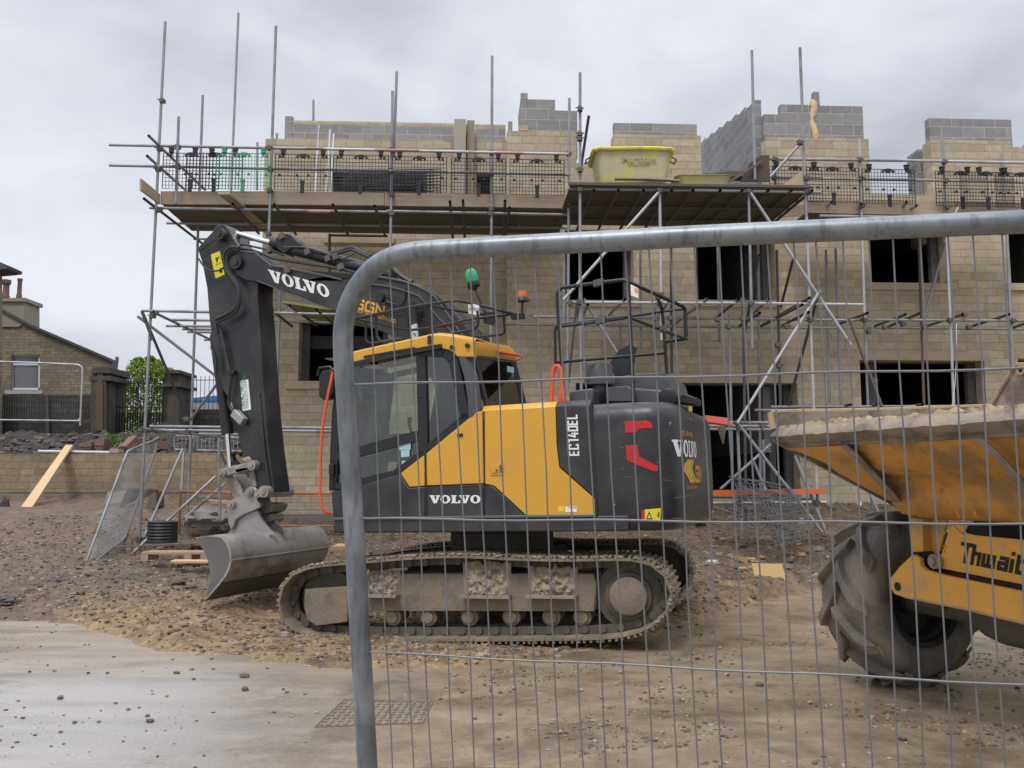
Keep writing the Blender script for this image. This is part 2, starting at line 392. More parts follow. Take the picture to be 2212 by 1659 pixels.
spk = ramp(N, L, noise_node(N, L, v, 13, 5, .7, .3).outputs[0], .60, .66, (0,)*3, (.7,)*3); spm = ramp(N, L, noise_node(N, L, v, 1.3, 6, .7).outputs[0], .46, .58); c = mixc(N, L, mixc(N, L, 1.0, mixc(N, L, 1.0, spk, spm, 'MULTIPLY'), mixc(N, L, .75, (1,1,1), fx), 'MULTIPLY'), c, (.085, .066, .048))
g2 = ramp(N, L, nc.outputs[0], .3, .7, (.85,)*3, (1.12,)*3); c = mixc(N, L, 1.0, c, g2, 'MULTIPLY')
L.new(c, b.inputs['Base Color'])
rw = mth('MULTIPLY_ADD', ramp(N, L, nv.outputs[0], .38, .6), .25, .20); rw = mth('ADD', rw, mth('MULTIPLY', fx, .02)); pud = ramp(N, L, noise_node(N, L, coords(N, L, 'World', (1, 2.2, 1)), .9, 6, .6, .4).outputs[0], .54, .63, (0,)*3, (1,)*3); rw = mixc(N, L, pud, rw, (.16,)*3); L.new(rw, b.inputs['Roughness'])
b.inputs['Specular IOR Level'].default_value = .55
hb = mth('MULTIPLY_ADD', nb.outputs[0], .8, mth('MULTIPLY', nc.outputs[0], .3)); bump(N, L, b, hb, .35, .01)
o = mb.build('concrete_slab', m); tag(o, kind='structure', label='smooth wet concrete slab smeared with mud')
CONC = m
# ---- loose stones and clods
def rock_mesh(seed, n=1):
    rs = random.Random(seed); bm = bmesh.new(); bmesh.ops.create_icosphere(bm, subdivisions=n, radius=1)
    for v_ in bm.verts:
        v_.co *= .75 + .5*rs.random(); v_.co.z *= .62
    vs = [tuple(v_.co) for v_ in bm.verts]; fs = [[q_.index for q_ in f_.verts] for f_ in bm.faces]; bm.free(); return vs, fs
ROCKS = [rock_mesh(i) for i in range(8)]
STM1 = mat('pale_stone', (.30, .26, .20), .85, 0, .3, 9, .2, 60, coord='World')
STM2 = mat('brown_clod', (.13, .102, .076), .95, 0, .4, 5, .3, 60, coord='World')
STM3 = mat('dark_stone', (.10, .09, .085), .8, 0, .3, 9, .2, 60, coord='World')
def put_rock(mb, x, y, z, r, mi=0, rs=random):
    vs, fs = rs.choice(ROCKS); a = rs.random()*6.28; ca, sa = math.cos(a), math.sin(a); sx_ = .7+.7*rs.random()
    mb.add([(x+r*(p[0]*sx_*ca-p[1]*sa), y+r*(p[0]*sx_*sa+p[1]*ca), z+r*p[2]) for p in vs], fs, mi)
def scatter(name, pts, mats, ms):     # numpy batch of small rocks: pts = (x, y, z, r, mi)
    rs_ = np.random.RandomState(3); V = []; F = []; MI = []; n0 = 0; sm_n = []
    for i, (x, y, z, r, mi) in enumerate(pts):
        vs, fs = RK[i % 8]; a = rs_.rand()*6.28; ca, sa = math.cos(a), math.sin(a); s_ = .7+.7*rs_.rand()
        q = np.empty_like(vs); q[:, 0] = x+r*(vs[:, 0]*s_*ca-vs[:, 1]*sa); q[:, 1] = y+r*(vs[:, 0]*s_*sa+vs[:, 1]*ca); q[:, 2] = z+r*vs[:, 2]
        V.append(q); F.append(fs + n0); MI.append(np.full(len(fs), mi)); n0 += len(vs)
    V = np.concatenate(V); F = np.concatenate(F); MI = np.concatenate(MI)
    me = bpy.data.meshes.new(name); me.vertices.add(len(V)); me.vertices.foreach_set('co', V.ravel())
    me.loops.add(F.size); me.loops.foreach_set('vertex_index', F.ravel()); me.polygons.add(len(F))
    me.polygons.foreach_set('loop_start', np.arange(len(F))*3); me.polygons.foreach_set('loop_total', np.full(len(F), 3))
    me.polygons.foreach_set('material_index', MI.astype(np.int32)); me.update(calc_edges=True)
    for m_ in mats: me.materials.append(m_)
    o = bpy.data.objects.new(name, me); SC.collection.objects.link(o); return o
RK = [(np.array(a), np.array(b_)) for a, b_ in ROCKS]
rg = np.random.RandomState(5); n_ = 42000
y = np.where(rg.rand(n_) < .7, rg.uniform(6.6, 17, n_), rg.uniform(6.6, 11, n_)); x = rg.uniform(-9, 8, n_)
keep = ~((x > -2.5) & (x < 1.8) & (np.abs(y - (8.25 - .287*x)) < .38)) & (np.abs(x) < .66*y) & (y > np.interp(x, _xs, _sy) + rg.rand(n_)*.5); x = x[keep][:4500]; y = y[keep][:4500]; n_ = len(x)
r = .006 + .020*rg.rand(n_)**2.6 + np.where(rg.rand(n_) < .04, .03*rg.rand(n_), 0)
r = np.where((x > -5.2) & (y < 11), r*.62, r*.8); z = ground_z(x, y) + r*.1; mi = (rg.rand(n_) > .16).astype(int); mi = np.where((x > -5.2) & (y < 10.8 + .8*rg.rand(n_)) & (rg.rand(n_) < .86), 2, mi)
STM4 = mat('sandy_clod', (.27, .19, .11), .97, 0, .4, 6, .4, 60, coord='World'); o = scatter('rubble', list(zip(x, y, z, r, mi)), [STM1, STM2, STM4], None); tag(o, 'small stones and clods scattered thickly over the muddy ground', 'rubble', kind='stuff')
rs = random.Random(6)
mb = MB(); cnt = 0
while cnt < 15000:
    x = rs.uniform(-9, 8); y = rs.uniform(6.6, 17) if rs.random() < .8 else rs.uniform(6.6, 11)
    if abs(x) > .66*y: continue
    s = float(np.interp(x, _xs, _sy))
    if y < s + rs.random()*.5: continue
    r = .010 + .022*rs.random()**2.2 + (.03*rs.random() if rs.random() < .04 else 0)
    z = float(ground_z(x, y)); put_rock(mb, x, y, z + r*.1, r, 0 if rs.random() < .3 else 1, rs); cnt += 1
o = mb.build('rubble', [STM1, STM2]); tag(o, 'small stones and clods scattered thickly over the muddy ground', 'rubble', kind='stuff')
mb = MB(); cnt = 0
while cnt < 3400:
    y = rs.uniform(3.6, 9); x = rs.uniform(-.6, .62)*y; s = float(np.interp(x, _xs, _sy))
    if y > s: continue
    dens = .05 + .95*(vnoise(np.array([x]), np.array([y]), 1.6, 21)[0]*.6 + vnoise(np.array([x]), np.array([y]), 6, 22)[0]*.4 > .60)
    if x < -.5: dens *= .12
    if rs.random() > dens: continue
    r = .004 + .013*rs.random()**2.5; put_rock(mb, x, y, r*.2, r, rs.choice([0, 1, 1, 2]), rs); cnt += 1
o = mb.build('grit', [STM1, STM2, STM3]); tag(o, 'mud crumbs and grit spread over the concrete', 'grit', kind='stuff')
SPX = [(80,1355,5),(122,1350,5),(190,1455,8,2),(40,1515,8),(130,1510,16,1),(213,1560,9),(372,1425,9),(382,1455,11),(461,1446,9,0),(414,1447,13),(456,1424,9),(418,1468,7),(529,1492,17,1),(528,1463,18,1),(318,1548,9,2),(325,1560,14,2),(612,1490,7),(620,1497,9),(655,1460,5,0),(592,1540,11,0),(629,1550,9,0),(684,1541,9,0),(658,1604,9),(250,1520,7),(277,1534,12,0),(330,1500,7),(360,1505,9),(64,1452,7),(103,1438,6),(118,1450,9),(232,1455,9,1),(340,1635,7,2),(376,1607,5),(1110,1490,13,0),(1310,1398,12,0),(1340,1454,14,0),(1255,1493,11,0),(1300,1509,9,0),(1430,1489,10,0),(1505,1425,13,1),(1555,1402,10,0),(1640,1481,16,1),(1570,1460,12,0),(1210,1585,14,0),(1750,1520,12,0),(1950,1600,18,1),(1760,1650,14,1),(2080,1560,14,1),(1480,1610,12,1),(1330,1480,9,0)]
rs = random.Random(11)
for i, t in enumerate(SPX):
    px, py, s = t[:3]; mi = t[3] if len(t) > 3 else rs.choice([0, 1])
    p = onZ(px, py, 0.0); r = s/2/FOC*p.y*1.05; mb = MB(); put_rock(mb, p.x, p.y, r*.42, r, 0, rs)
    c3 = ('pale', 'brown', 'dark')[mi]; pt = 'left, open part of the concrete' if px < 700 else 'muddy concrete behind the wire fence'
    one('loose_stone', mb, [STM1, STM2, STM3][mi], f'small {c3} loose stone on the {pt}', 'stone', f'{c3} loose stones on the {pt}')
# darker grate outline on the slab
mb = MB(); q = [onZ(a, b_, .004) for a, b_ in ((745,1510),(935,1516),(912,1562),(680,1570))]
GR = mat('muddy_grate', (.19, .155, .12), .8, .0, .4, 6, .2, 50, coord='World')
for i in range(13):
    for j in range(9):
        u = (i+.5)/13; v_ = (j+.5)/9; a = q[0].lerp(q[1], u).lerp(q[3].lerp(q[2], u), v_); ex = (q[1]-q[0])/13*.33; ey = (q[3]-q[0])/9*.30
        if (i+j) % 2: mb.obox(a, ex, ey*.32, (0,0,.004))
        else: mb.obox(a, ex*.4, ey, (0,0,.004))
for a, c in ((q[0], q[1]), (q[1], q[2]), (q[2], q[3]), (q[3], q[0])): mb.obox((a+c)/2, (c-a)/2, Vector((.0,.003,0)) if abs((c-a).x) > abs((c-a).y) else Vector((.003,0,0)), (0,0,.003))
mb.prism([p - Vector((0,0,.003)) for p in q], (0,0,-.004))
one('access_cover', mb, GR, 'mud smeared rectangular studded cover set in the concrete beside the fence post', 'access cover')
# ================================================================== NEW STONE TERRACE
KF = .047
YF = 16.35; YR = 16.7               # front plane and recessed left plane
yawF = -math.atan(KF)
def wallthing(name, label, cat, Y, group=None):
    M = Matrix.Translation(Vector((0, Y, 0))) @ Matrix.Rotation(math.atan(KF), 4, 'Z')
    return thing(name, label, cat, M=M, group=group)
B = wallthing('unfinished_building', 'long unfinished terrace of buff coursed stone with grey blockwork tops and empty window openings', 'building', YF)
BI = FR[B.name].inverted()
def bl(px, py, dy=0.0):            # pixel -> building local (x, z) at local depth dy
    o = BI @ CAM; d = BI.to_3x3() @ ray(px, py); t = (dy - o.y)/d.y; p = o + d*t; return p.x, p.z
DR = .34
def wall_holes(mb, x0, x1, z0, top, holes, y0, y1, mi=0):
    """wall between x0,x1 with stepped top [(xa,xb,z)], rectangular holes (xa,xb,za,zb)"""
    xs = sorted(set([x0, x1] + [t[0] for t in top] + [t[1] for t in top] + [h[0] for h in holes] + [h[1] for h in holes]))
    xs = [x for x in xs if x0 <= x <= x1]
    for a, b_ in zip(xs, xs[1:]):
        if b_-a < 1e-5: continue
        m_ = (a+b_)/2; zt = max([t[2] for t in top if t[0] <= m_ <= t[1]] or [z0])
        hs = sorted([(h[2], h[3]) for h in holes if h[0] <= m_ <= h[1]])
        z = z0
        for za, zb in hs + [(zt, zt)]:
            za = min(za, zt)
            if za > z + 1e-4: mb.box((a, y0, z), (b_, y1, za), mi)
            z = max(z, zb)
def H(px0, py0, px1, py1, dy=0.0):
    xa, _ = bl(px0, (py0+py1)/2, dy); xb, _ = bl(px1, (py0+py1)/2, dy); _, zt = bl((px0+px1)/2, py0, dy); _, zb = bl((px0+px1)/2, py1, dy)
    return (xa, xb, zb, zt)
xg = lambda px, py, dy=0: bl(px, py, dy)[0]
zg = lambda px, py, dy=0: bl(px, py, dy)[1]
# --- right (front) part
hR = [H(1221,497,1369,649), H(1504,497,1675,649), H(1877,497,2047,612), H(2181,490,2400,614),
      H(1245,827,1330,1075), H(1452,827,1726,1075), H(1860,778,2130,925), H(2203,775,2420,930)]
x0R = xg(1095, 500)
XE = xg(2500, 500)
topR = [(x0R, xg(1245, 290), zg(1170, 284)), (xg(1245, 290), xg(1325, 300), zg(1290, 352)), (xg(1325, 300), xg(1514, 300), zg(1420, 291)),
        (xg(1514, 300), xg(1655, 300), zg(1600, 470)), (xg(1655, 300), xg(1876, 300), zg(1765, 298)), (xg(1876, 300), xg(2010, 300), zg(1940, 420)),
        (xg(2010, 300), xg(2185, 300), zg(2100, 303)), (xg(2185, 300), xg(2230, 300), zg(2210, 318)), (xg(2230, 300), XE, zg(2300, 303))]
mb = MB(); wall_holes(mb, x0R, XE, .2, topR, hR, 0, .32)
mb.build('stone_wall', STONE, B, world=False)
# --- left recessed part
hL = [H(645,692,838,824,DR), H(717,372,914,500,DR), H(1029,372,1062,500,DR), H(709,506,838,512.5,DR)]
x0L = xg(563, 650, DR)
topL = [(x0L, xg(618, 300, DR), zg(600, 300, DR)), (xg(618, 300, DR), xg(985, 300, DR), zg(800, 300, DR)), (xg(985, 300, DR), xg(1025, 300, DR), zg(1005, 268, DR)), (xg(1025, 300, DR), x0R, zg(1060, 302, DR))]
mb = MB(); wall_holes(mb, x0L, x0R, .2, topL, hL, DR, DR+.32)
mb.box((x0R-.003, .32, .2), (x0R+.3, DR+.3, zg(1170, 284)-.02))
mb.build('stone_wall', STONE, B, world=False)
# --- side return of the left end
mb = MB(); mb.box((x0L, DR+.32, .2), (x0L+.32, DR+8, zg(590, 330, DR+1)), 0); mb.build('end_wall', STONE, B, world=False)
# --- window sills, lintels, reveals
for i, h in enumerate(hR):
    if i in (2, 3): 
        mb = MB(); mb.box((h[0]-.12, -.05, h[2]-.14), (h[1]+.12, .2, h[2]+.002)); mb.build('sill', STONEP, B, world=False, bevel=.008)
    if i in (0, 1):
        mb = MB(); mb.box((h[0]-.1, -.03, h[2]-.13), (h[1]+.1, .2, h[2]+.002)); mb.build('sill', STONEP, B, world=False, bevel=.008)
    if i > 3: mb = MB(); mb.box((h[0]-.12, -.003, h[3]-.002), (h[1]+.12, .2, h[3]+.15)); mb.build('lintel', STONEP, B, world=False)
h = hL[0]; mb = MB(); mb.box((h[0]-.22, DR-.05, h[2]-.15), (h[1]+.15, DR+.2, h[2]+.002)); mb.build('sill', STONEP, B, world=False, bevel=.008)
mb = MB(); mb.box((h[0]-.12, DR-.006, h[3]-.002), (h[1]+.12, DR+.2, h[3]+.19)); mb.build('lintel', STONEP, B, world=False)
mb = MB(); mb.box((xg(700,512,DR), DR-.04, zg(760,526,DR)), (xg(852,512,DR), DR+.1, zg(760,513,DR))); mb.build('lintel', STONEP, B, world=False, bevel=.006)
# --- inner leaf of grey blockwork (seen at the jambs and above the stone)
def segbox(mb, pxa, pxb, pyt, za, y0=.36, y1=.5, dy=None):
    dy = y0 if dy is None else dy
    mb.box((xg(pxa, pyt, dy), y0, za), (xg(pxb, pyt, dy), y1, zg((pxa+pxb)/2, pyt, dy)))
zf_a = zg(800, 520, DR); zf_b = zg(800, 300, DR)
mb = MB()
zt = zg(800, 300, DR)-.3
segbox(mb, 616, 632, 251, zt, DR+.36, DR+.5); segbox(mb, 632, 985, 272, zt, DR+.36, DR+.5); segbox(mb, 1010, 1092, 278, zt, DR+.36, DR+.5)
segbox(mb, 1098, 1107, 262, zt, .36, .5)
mb_ = mb; mb = MB(); mb.box((xg(632,265,DR+.37), DR+.37, zg(800,271.7,DR+.37)), (xg(985,265,DR+.37), DR+.49, zg(800,263,DR+.37))); mb.box((xg(1026,265,DR+.37), DR+.37, zg(1060,278,DR+.37)), (xg(1092,265,DR+.37), DR+.49, zg(1060,269,DR+.37))); mb.build('cream_course', STONE, B, world=False); mb = mb_
mb.build('blockwork', BLOCK, B, world=False)
mb = MB()
segbox(mb, 1125, 1140, 201, zt+.3, .38, .5); segbox(mb, 1140, 1199, 215, zt, .38, .52); segbox(mb, 1199, 1247, 239, zt, .38, .52); 
mb.box((xg(1125,201,.5), .5, zt), (xg(1125,201,.5)+.12, 1.5, zg(1120, 208, .5)))
mb.build('blockwork', BLOCK, B, world=False)
mb = MB(); segbox(mb, 1326, 1505, 267, zt-.2, .34, .5); mb.build('blockwork', BLOCK, B, world=False)
mb = MB()
segbox(mb, 1757, 1770, 198, zt, .34, .46); segbox(mb, 1770, 1863, 229, zt-.2, .34, .5); segbox(mb, 1686, 1750, 226, zt-.2, .34, .5, )
segbox(mb, 1650, 1690, 247, zt-.2, .345, .5)
mb.build('blockwork', BLOCK, B, world=False)
mb = MB(); segbox(mb, 2006, 2184, 257, zt-.2, .34, .5); mb.box((xg(2010,300), .5, zt-1.6), (xg(2010,300)+.14, .95, zg(2008,300)-.02)); mb.build('blockwork', BLOCK, B, world=False)
# cross (party) wall running back, stepped top
mb = MB(); xw = xg(1650, 300); steps = 9
p0z = zg(1662, 212, .4); p1z = zg(1566, 345, 5.2)
for i in range(steps):
    ya = .5 + i*.62; t = i/(steps-1); mb.box((xw, ya, 2.0), (xw+.14, ya+.62, p0z*(1-t)+zg(1566, 340, .5+steps*.62)*t))
mb.build('party_wall', BLOCK, B, world=False)
mb = MB(); mb.box((xg(700,400,DR), DR+.34, zf_a), (xg(1080,400,DR), DR+.36, zf_b)); mb.build('inner_wall', DARKIN, B, world=False)  # dark sheet added behind the upper left openings to paint them unlit
# insulation batt
mb = MB(); rs = random.Random(4)
x_, z_ = bl(1755, 215, .33); P = []
for i in range(14):
    zz = z_ - i*.075; r_ = .09 + .05*rs.random(); P.append(Vector((x_ + .03*math.sin(i*.8) + .02*i/14, .36, zz)))
mb.path(P, [.035 + .045*rs.random() for i in range(14)], 9)
INS = mat('yellow_insulation', (.66, .50, .29), .97, 0, .4, 14, 1.0, 18); mb.build('insulation', INS, B, world=False)
# stone quoin blocks left on top
for px, py, w_, dy in ((1239,349,14,0),(1131,270,0,0),(1109,289,10,0),(1126,290,0,0)):
    pass
mb = MB(); x_, z_ = bl(1130, 284, .1); mb.box((x_-.09, .05, z_), (x_+.09, .2, z_+.11)); one_ = mb.build('loose_block', STONEP, B, world=False)
# concrete padstones / props leaning at the recess
mb = MB(); xa, _ = bl(981, 330, DR-.2); xb, _ = bl(1006, 330, DR-.2)
mb.box((xa, DR-.24, zg(990,430,DR)), (xb, DR-.1, zg(990,258,DR-.2))); mb.build('lintel_on_end', mat('precast_concrete', (.40,.36,.29), .9, 0, .15, 5, .1), B, world=False, bevel=.01)
mb = MB(); xa, _ = bl(1008, 330, DR-.1); xb, _ = bl(1025, 330, DR-.1); mb.box((xa, DR-.12, zg(1010,430,DR)), (xb, DR-.02, zg(1010,260,DR-.1))); mb.build('lintel_on_end', mat('old_concrete', (.30,.25,.18), .9, 0, .2, 5, .1), B, world=False, bevel=.01)
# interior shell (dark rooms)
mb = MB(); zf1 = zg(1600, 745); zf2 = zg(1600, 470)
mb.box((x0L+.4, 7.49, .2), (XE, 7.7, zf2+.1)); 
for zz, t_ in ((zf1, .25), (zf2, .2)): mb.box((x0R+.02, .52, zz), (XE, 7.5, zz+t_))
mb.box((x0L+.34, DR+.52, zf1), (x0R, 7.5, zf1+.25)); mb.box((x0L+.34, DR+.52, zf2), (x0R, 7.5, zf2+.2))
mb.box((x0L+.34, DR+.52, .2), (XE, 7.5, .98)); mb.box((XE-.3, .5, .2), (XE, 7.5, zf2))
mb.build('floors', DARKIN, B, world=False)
# inner leaf behind the stone around the openings
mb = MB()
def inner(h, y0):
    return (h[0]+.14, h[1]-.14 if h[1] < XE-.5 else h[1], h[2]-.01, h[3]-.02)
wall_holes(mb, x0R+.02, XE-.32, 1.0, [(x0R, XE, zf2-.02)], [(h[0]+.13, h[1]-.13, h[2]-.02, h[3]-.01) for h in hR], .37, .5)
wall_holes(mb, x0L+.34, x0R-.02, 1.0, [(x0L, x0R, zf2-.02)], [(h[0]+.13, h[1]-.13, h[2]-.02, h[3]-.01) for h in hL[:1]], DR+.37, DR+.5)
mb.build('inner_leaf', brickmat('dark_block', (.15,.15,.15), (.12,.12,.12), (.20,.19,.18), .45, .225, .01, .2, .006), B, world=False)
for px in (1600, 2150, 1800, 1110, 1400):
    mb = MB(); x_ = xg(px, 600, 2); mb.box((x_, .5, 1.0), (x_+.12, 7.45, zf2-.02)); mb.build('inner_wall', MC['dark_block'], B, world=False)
mb = MB(); mb.box((x0R-.1, -.12, .1), (XE, .3, zg(1600, 1089))); mb.box((x0L-.1, DR-.1, .1), (x0R-.1, DR+.3, zg(640, 1110, DR)))
mb.build('footing', mat('cast_concrete', (.19,.185,.175), .9, 0, .25, 4, .2), B, world=False)
# ================================================================== SCAFFOLD
YA, YI, YB = 14.75, 15.95, 13.55       # front row, inner row, loading bay front (all rotated like the facade)
TR = .0242
def pF(px, py, Y=YA): return onY(px, py, Y, KF)
def scaff(name_label, loc):
    return thing('scaffold', name_label, 'scaffolding', loc)
S1 = scaff('long tube scaffold with boarded top lift on the left half of the terrace', (-4, 14.75, .3))
S2 = scaff('projecting loading bay scaffold carrying the yellow tubs', (3, 13.5, .5))
S3 = scaff('tube scaffold on the right of the terrace behind the dumper skip', (8, 15, .6))
cnt = {}
def T(S, kind, a, b_, m=None, r=TR):
    mb = MB(); mb.tube(a, b_, r, 10)
    o = mb.build(kind, m or GALV, S); o['tube'] = 1; del o['tube']; return o
def up(S, xt, yt, xb, yb, Y=YA, m=None, foot=False):
    return T(S, 'upright_tube', pF(xt, yt, Y), pF(xb, yb, Y), m)
def led(S, xa, ya, xb, yb, Y=YA, m=None): return T(S, 'ledger_tube', pF(xa, ya, Y), pF(xb, yb, Y), m)
def brace(S, xa, ya, xb, yb, Ya=YA, Yb=None, m=None): return T(S, 'brace_tube', pF(xa, ya, Ya), pF(xb, yb, Ya if Yb is None else Yb), m)
def tran(S, px, py, Yn, Yf, m=None, z=None, dz=0):
    p = pF(px, py, Yn); n = Vector((-KF, 1, 0)).normalized(); return T(S, 'transom_tube', p, p + n*(Yf-Yn) + Vector((0,0,dz)), m)
def fit(S, px, py, Y=YA):
    p = pF(px, py, Y); mb = MB(); mb.obox(p, (.038, .006, 0), (0, .045, 0), (0, .004, .032)); mb.tube(p+Vector((-.02,-.02,.05)), p+Vector((-.02,-.02,-.055)), .012, 6, cap=True)
    mb.tube(p+Vector((.06,-.04,.0)), p+Vector((-.075,-.04,.01)), .009, 6, cap=True); mb.build('coupler', FITT, S)
# ---- left: uprights
up(S1, 357, 47, 300, 1192, YA); up(S1, 386, 252, 380, 440, YA-.06)
up(S1, 438, 206, 405, 1150, YI+.2); up(S1, 515, 28, 499, 415, YI+1.5)
up(S1, 596, 57, 581, 503, YA); up(S1, 581, 503, 571, 810, YA)
up(S1, 607, 560, 592, 1050, YI-.15, GALV)
up(S1, 857, 155, 851, 340, YA+.06); up(S1, 848, 197, 841, 720, YA)
up(S1, 1063, 121, 1060, 900, YA); up(S1, 1230, 212, 1229, 395, YA-.02)
up(S1, 556, 308, 555, 410, YI+1.6); up(S1, 598, 288, 598, 300, YI+1.6); up(S1, 677, 216, 677, 262, YI+2.5)
up(S1, 473, 945, 475, 1122, YA+.3); up(S1, 712, 505, 712, 690, YI, DARKT)
# ---- left: guard rails, ledgers
led(S1, 236, 313, 760, 323, YA); led(S1, 700, 321.8, 1228, 333, YA-.05, GALVL)
led(S1, 236, 357, 700, 367, YA); led(S1, 690, 366, 1228, 377.5, YA-.05)
PINK = mat('pink_painted_tube', (.42,.25,.25), .6, .2, .2, 6, .1, coord='World')
led(S1, 810, 324, 905, 325.5, YA-.07, PINK); led(S1, 1070, 330, 1130, 331, YA-.07, PINK); led(S1, 660, 320, 700, 321, YA-.02, PINK)
led(S1, 323, 449, 840, 458, YA+.07); led(S1, 835, 456, 1228, 464, YA+.05, GALV)
led(S1, 665, 456.5, 715, 457.3, YA+.045, PINK)
led(S1, 360, 482, 1225, 492, YI-.15); led(S1, 418, 516, 600, 519, YI+.9)
for xa, ya, xb, yb in ((321,293,443,410), (318,337,402,412)):
    p = pF(xa, ya, YA-.45); d = pF(xb, yb, YI+1.1) ; T(S1, 'transom_tube', p, d)
T(S1, 'transom_tube', pF(311,429,YA-.4), pF(450,536,YI+1.6), DARKT)
TRX = [(505,437),(600,437),(718,440),(804,443),(906,448)] 
for x, y in ((503,439),(593,441),(719,441),(809,443.5),(1101,447.5)): tran(S1, x, y+1, YA-.35, YI+.25, DARKT)
for x, y in ((972,429),(1000,427),(1091,428)): 
    p = pF(x, y+6, YA-.3); T(S1, 'transom_tube', p, p + Vector((-.05, 1.6, -.28)), DARKT)
# toe boards
def board(S, pts, thick, name='toe_board', m=WOOD):
    mb = MB(); a, b_, c, d = [Vector(p) for p in pts]; n = (b_-a).cross(d-a).normalized()*thick; mb.prism([a,b_,c,d], n); return mb.build(name, m, S)
def toe(S, x0, y0, y1, x1, y2, y3, Y=YA+.06): return board(S, [pF(x0,y0,Y), pF(x1,y2,Y), pF(x1,y3,Y), pF(x0,y1,Y)], .035)
toe(S1, 347, 413, 441, 583, 413, 441.5); toe(S1, 584, 412.5, 441.5, 830, 416, 443.5, YA+.065); toe(S1, 831, 415.5, 444, 1062, 420, 447); toe(S1, 1063, 419, 447, 1221, 422, 450, YA+.065)
p0 = pF(306, 386, YA-.75); 
a = pF(306,386,YA-.62); b_ = pF(346.5,420,YA+.04); board(S1, [a, b_, pF(346.5,441,YA+.04), pF(306,411,YA-.62)], .035)
# deck boards (five across)
zdk = pF(700, 443, YA+.1).z
nrm = Vector((-KF, 1, 0)).normalized(); tx = Vector((1, KF, 0)).normalized()
xl = pF(345, 441, YA+.1)
def deck(S, p, length, n, wd=.225, gap=.012, th=.038, name='deck_board', m=WOODD, y0=0.0, seed=1):
    rs = random.Random(seed)
    for i in range(n):
        s = 0
        while s < length-.05:
            l = min(3.9 if s else 2.2 + 1.5*rs.random(), length - s)
            c = p + tx*(s+l/2) + nrm*(y0 + (wd+gap)*(i+.5)) + Vector((0,0,th/2 + .004*rs.random()))
            mb = MB(); mb.obox((0,0,0), (l/2-.006, 0, 0), (0, wd/2, 0), (0, 0, th/2)); 
            o = mb.build(name, m, None); o.parent = S
            o.matrix_local = FR[S.name].inverted() @ Matrix.Translation(c) @ Matrix.Rotation(math.atan(KF)+.002*(rs.random()-.5), 4, 'Z'); s += l
Ld = (pF(1225,441,YA+.1)-xl).length
deck(S1, xl + Vector((.02,0,0)), Ld, 7, seed=2)
# end board poking out
a = pF(472,419,YA-.5); b_ = pF(497,419,YA-.5); 
mb = MB(); c = (a+b_)/2; mb.obox(c + nrm*.9 + Vector((.12,0,-.02)), (b_-a)/2, nrm*1.0 + Vector((.1,0,0)), (0,0,.019)); mb.build('deck_board', WOOD, S1)
# left: middle lift
led(S1, 306, 671, 470, 674.5, YA); led(S1, 560, 675, 735, 679.5, YA-.05); 
for x, y, Y in ((371,691,YA+.55),(359,704,YI-.2),(394,711,YI+.3),(405,717,YI+.6),(441,734,YI+1.6)): led(S1, x, y, 560, y+2.5, Y)
led(S1, 590, 693, 735, 698, YI-.1)
T(S1, 'transom_tube', pF(331,674,YA-.15), pF(470,741,YI+2.0), GALV)
brace(S1, 297, 683, 470, 815, YA-.06, YA+.5); brace(S1, 308, 675, 404, 903, YA+.04, YI+.1, DARKT); brace(S1, 306,672,330,735, YA-.1, YA+.0, DARKT); brace(S1, 470, 828, 410, 908, YA+.4, YI+.1, GALV)
for xa, ya, xb, yb in ((577,662,631,705), (626,660,684,703), (684,669,727,706), (733,668,760,700)): T(S1, 'transom_tube', pF(xa,ya,YA-.35), pF(xb,yb,YI-.05), FITT)
# left: bottom lift
led(S1, 324, 921, 500, 923, YA-.06); led(S1, 330, 929, 500, 931, YA+.35); led(S1, 560, 923, 735, 925, YA-.06); led(S1, 560, 930, 735, 932.5, YA+.4); led(S1, 430, 937, 520, 939, YI)
T(S1, 'transom_tube', pF(307,926,YA-.2), pF(520,949,YI+.5), GALV); T(S1, 'transom_tube', pF(540,930,YA-.2), pF(600,915,YA+.6), GALV)
brace(S1, 399, 961, 310, 1163, YI-.1, YA-.1); brace(S1, 466, 1029, 284, 1197, YA+.2, YA-.5); brace(S1, 487, 1044, 398, 1119, YI+.1, YA+.6, GALV); brace(S1, 400,1119,500,1106, YA+.6, YA+.8, GALV)
brace(S1, 476, 975, 488, 1003, YI, YI, DARKT); brace(S1, 398, 961, 392, 1060, YI+.1, YI-.2, GALV); up(S1, 446, 1093, 446, 1124, YI, DARKT)
for x, y in ((351,218),(345,322),(342,366),(344,454),(384,318),(384,361),(583,320),(584,366),(583,412),(580,505),(848,323),(846,369),(846,420),(1062,331),(1062,376),(1060,462),(1229,333),(336,676),(330,683),(466,676),(578,672),(312,927),(406,934),(404,905),(399,961),(300,1165),(1061,452),(846,462)): fit(S1, x, y)
# base plates
for x, y, Y in ((300,1193,YA),(284,1198,YA-.5),(399,1150,YI+.2),(473,1123,YA+.3)):
    p = pF(x, y, Y); mb = MB(); mb.box((p.x-.09,p.y-.09,p.z-.02),(p.x+.09,p.y+.09,p.z)); mb.tube(p, p+Vector((0,0,.25)), .018, 8); mb.build('base_plate', RUSTT, S1)
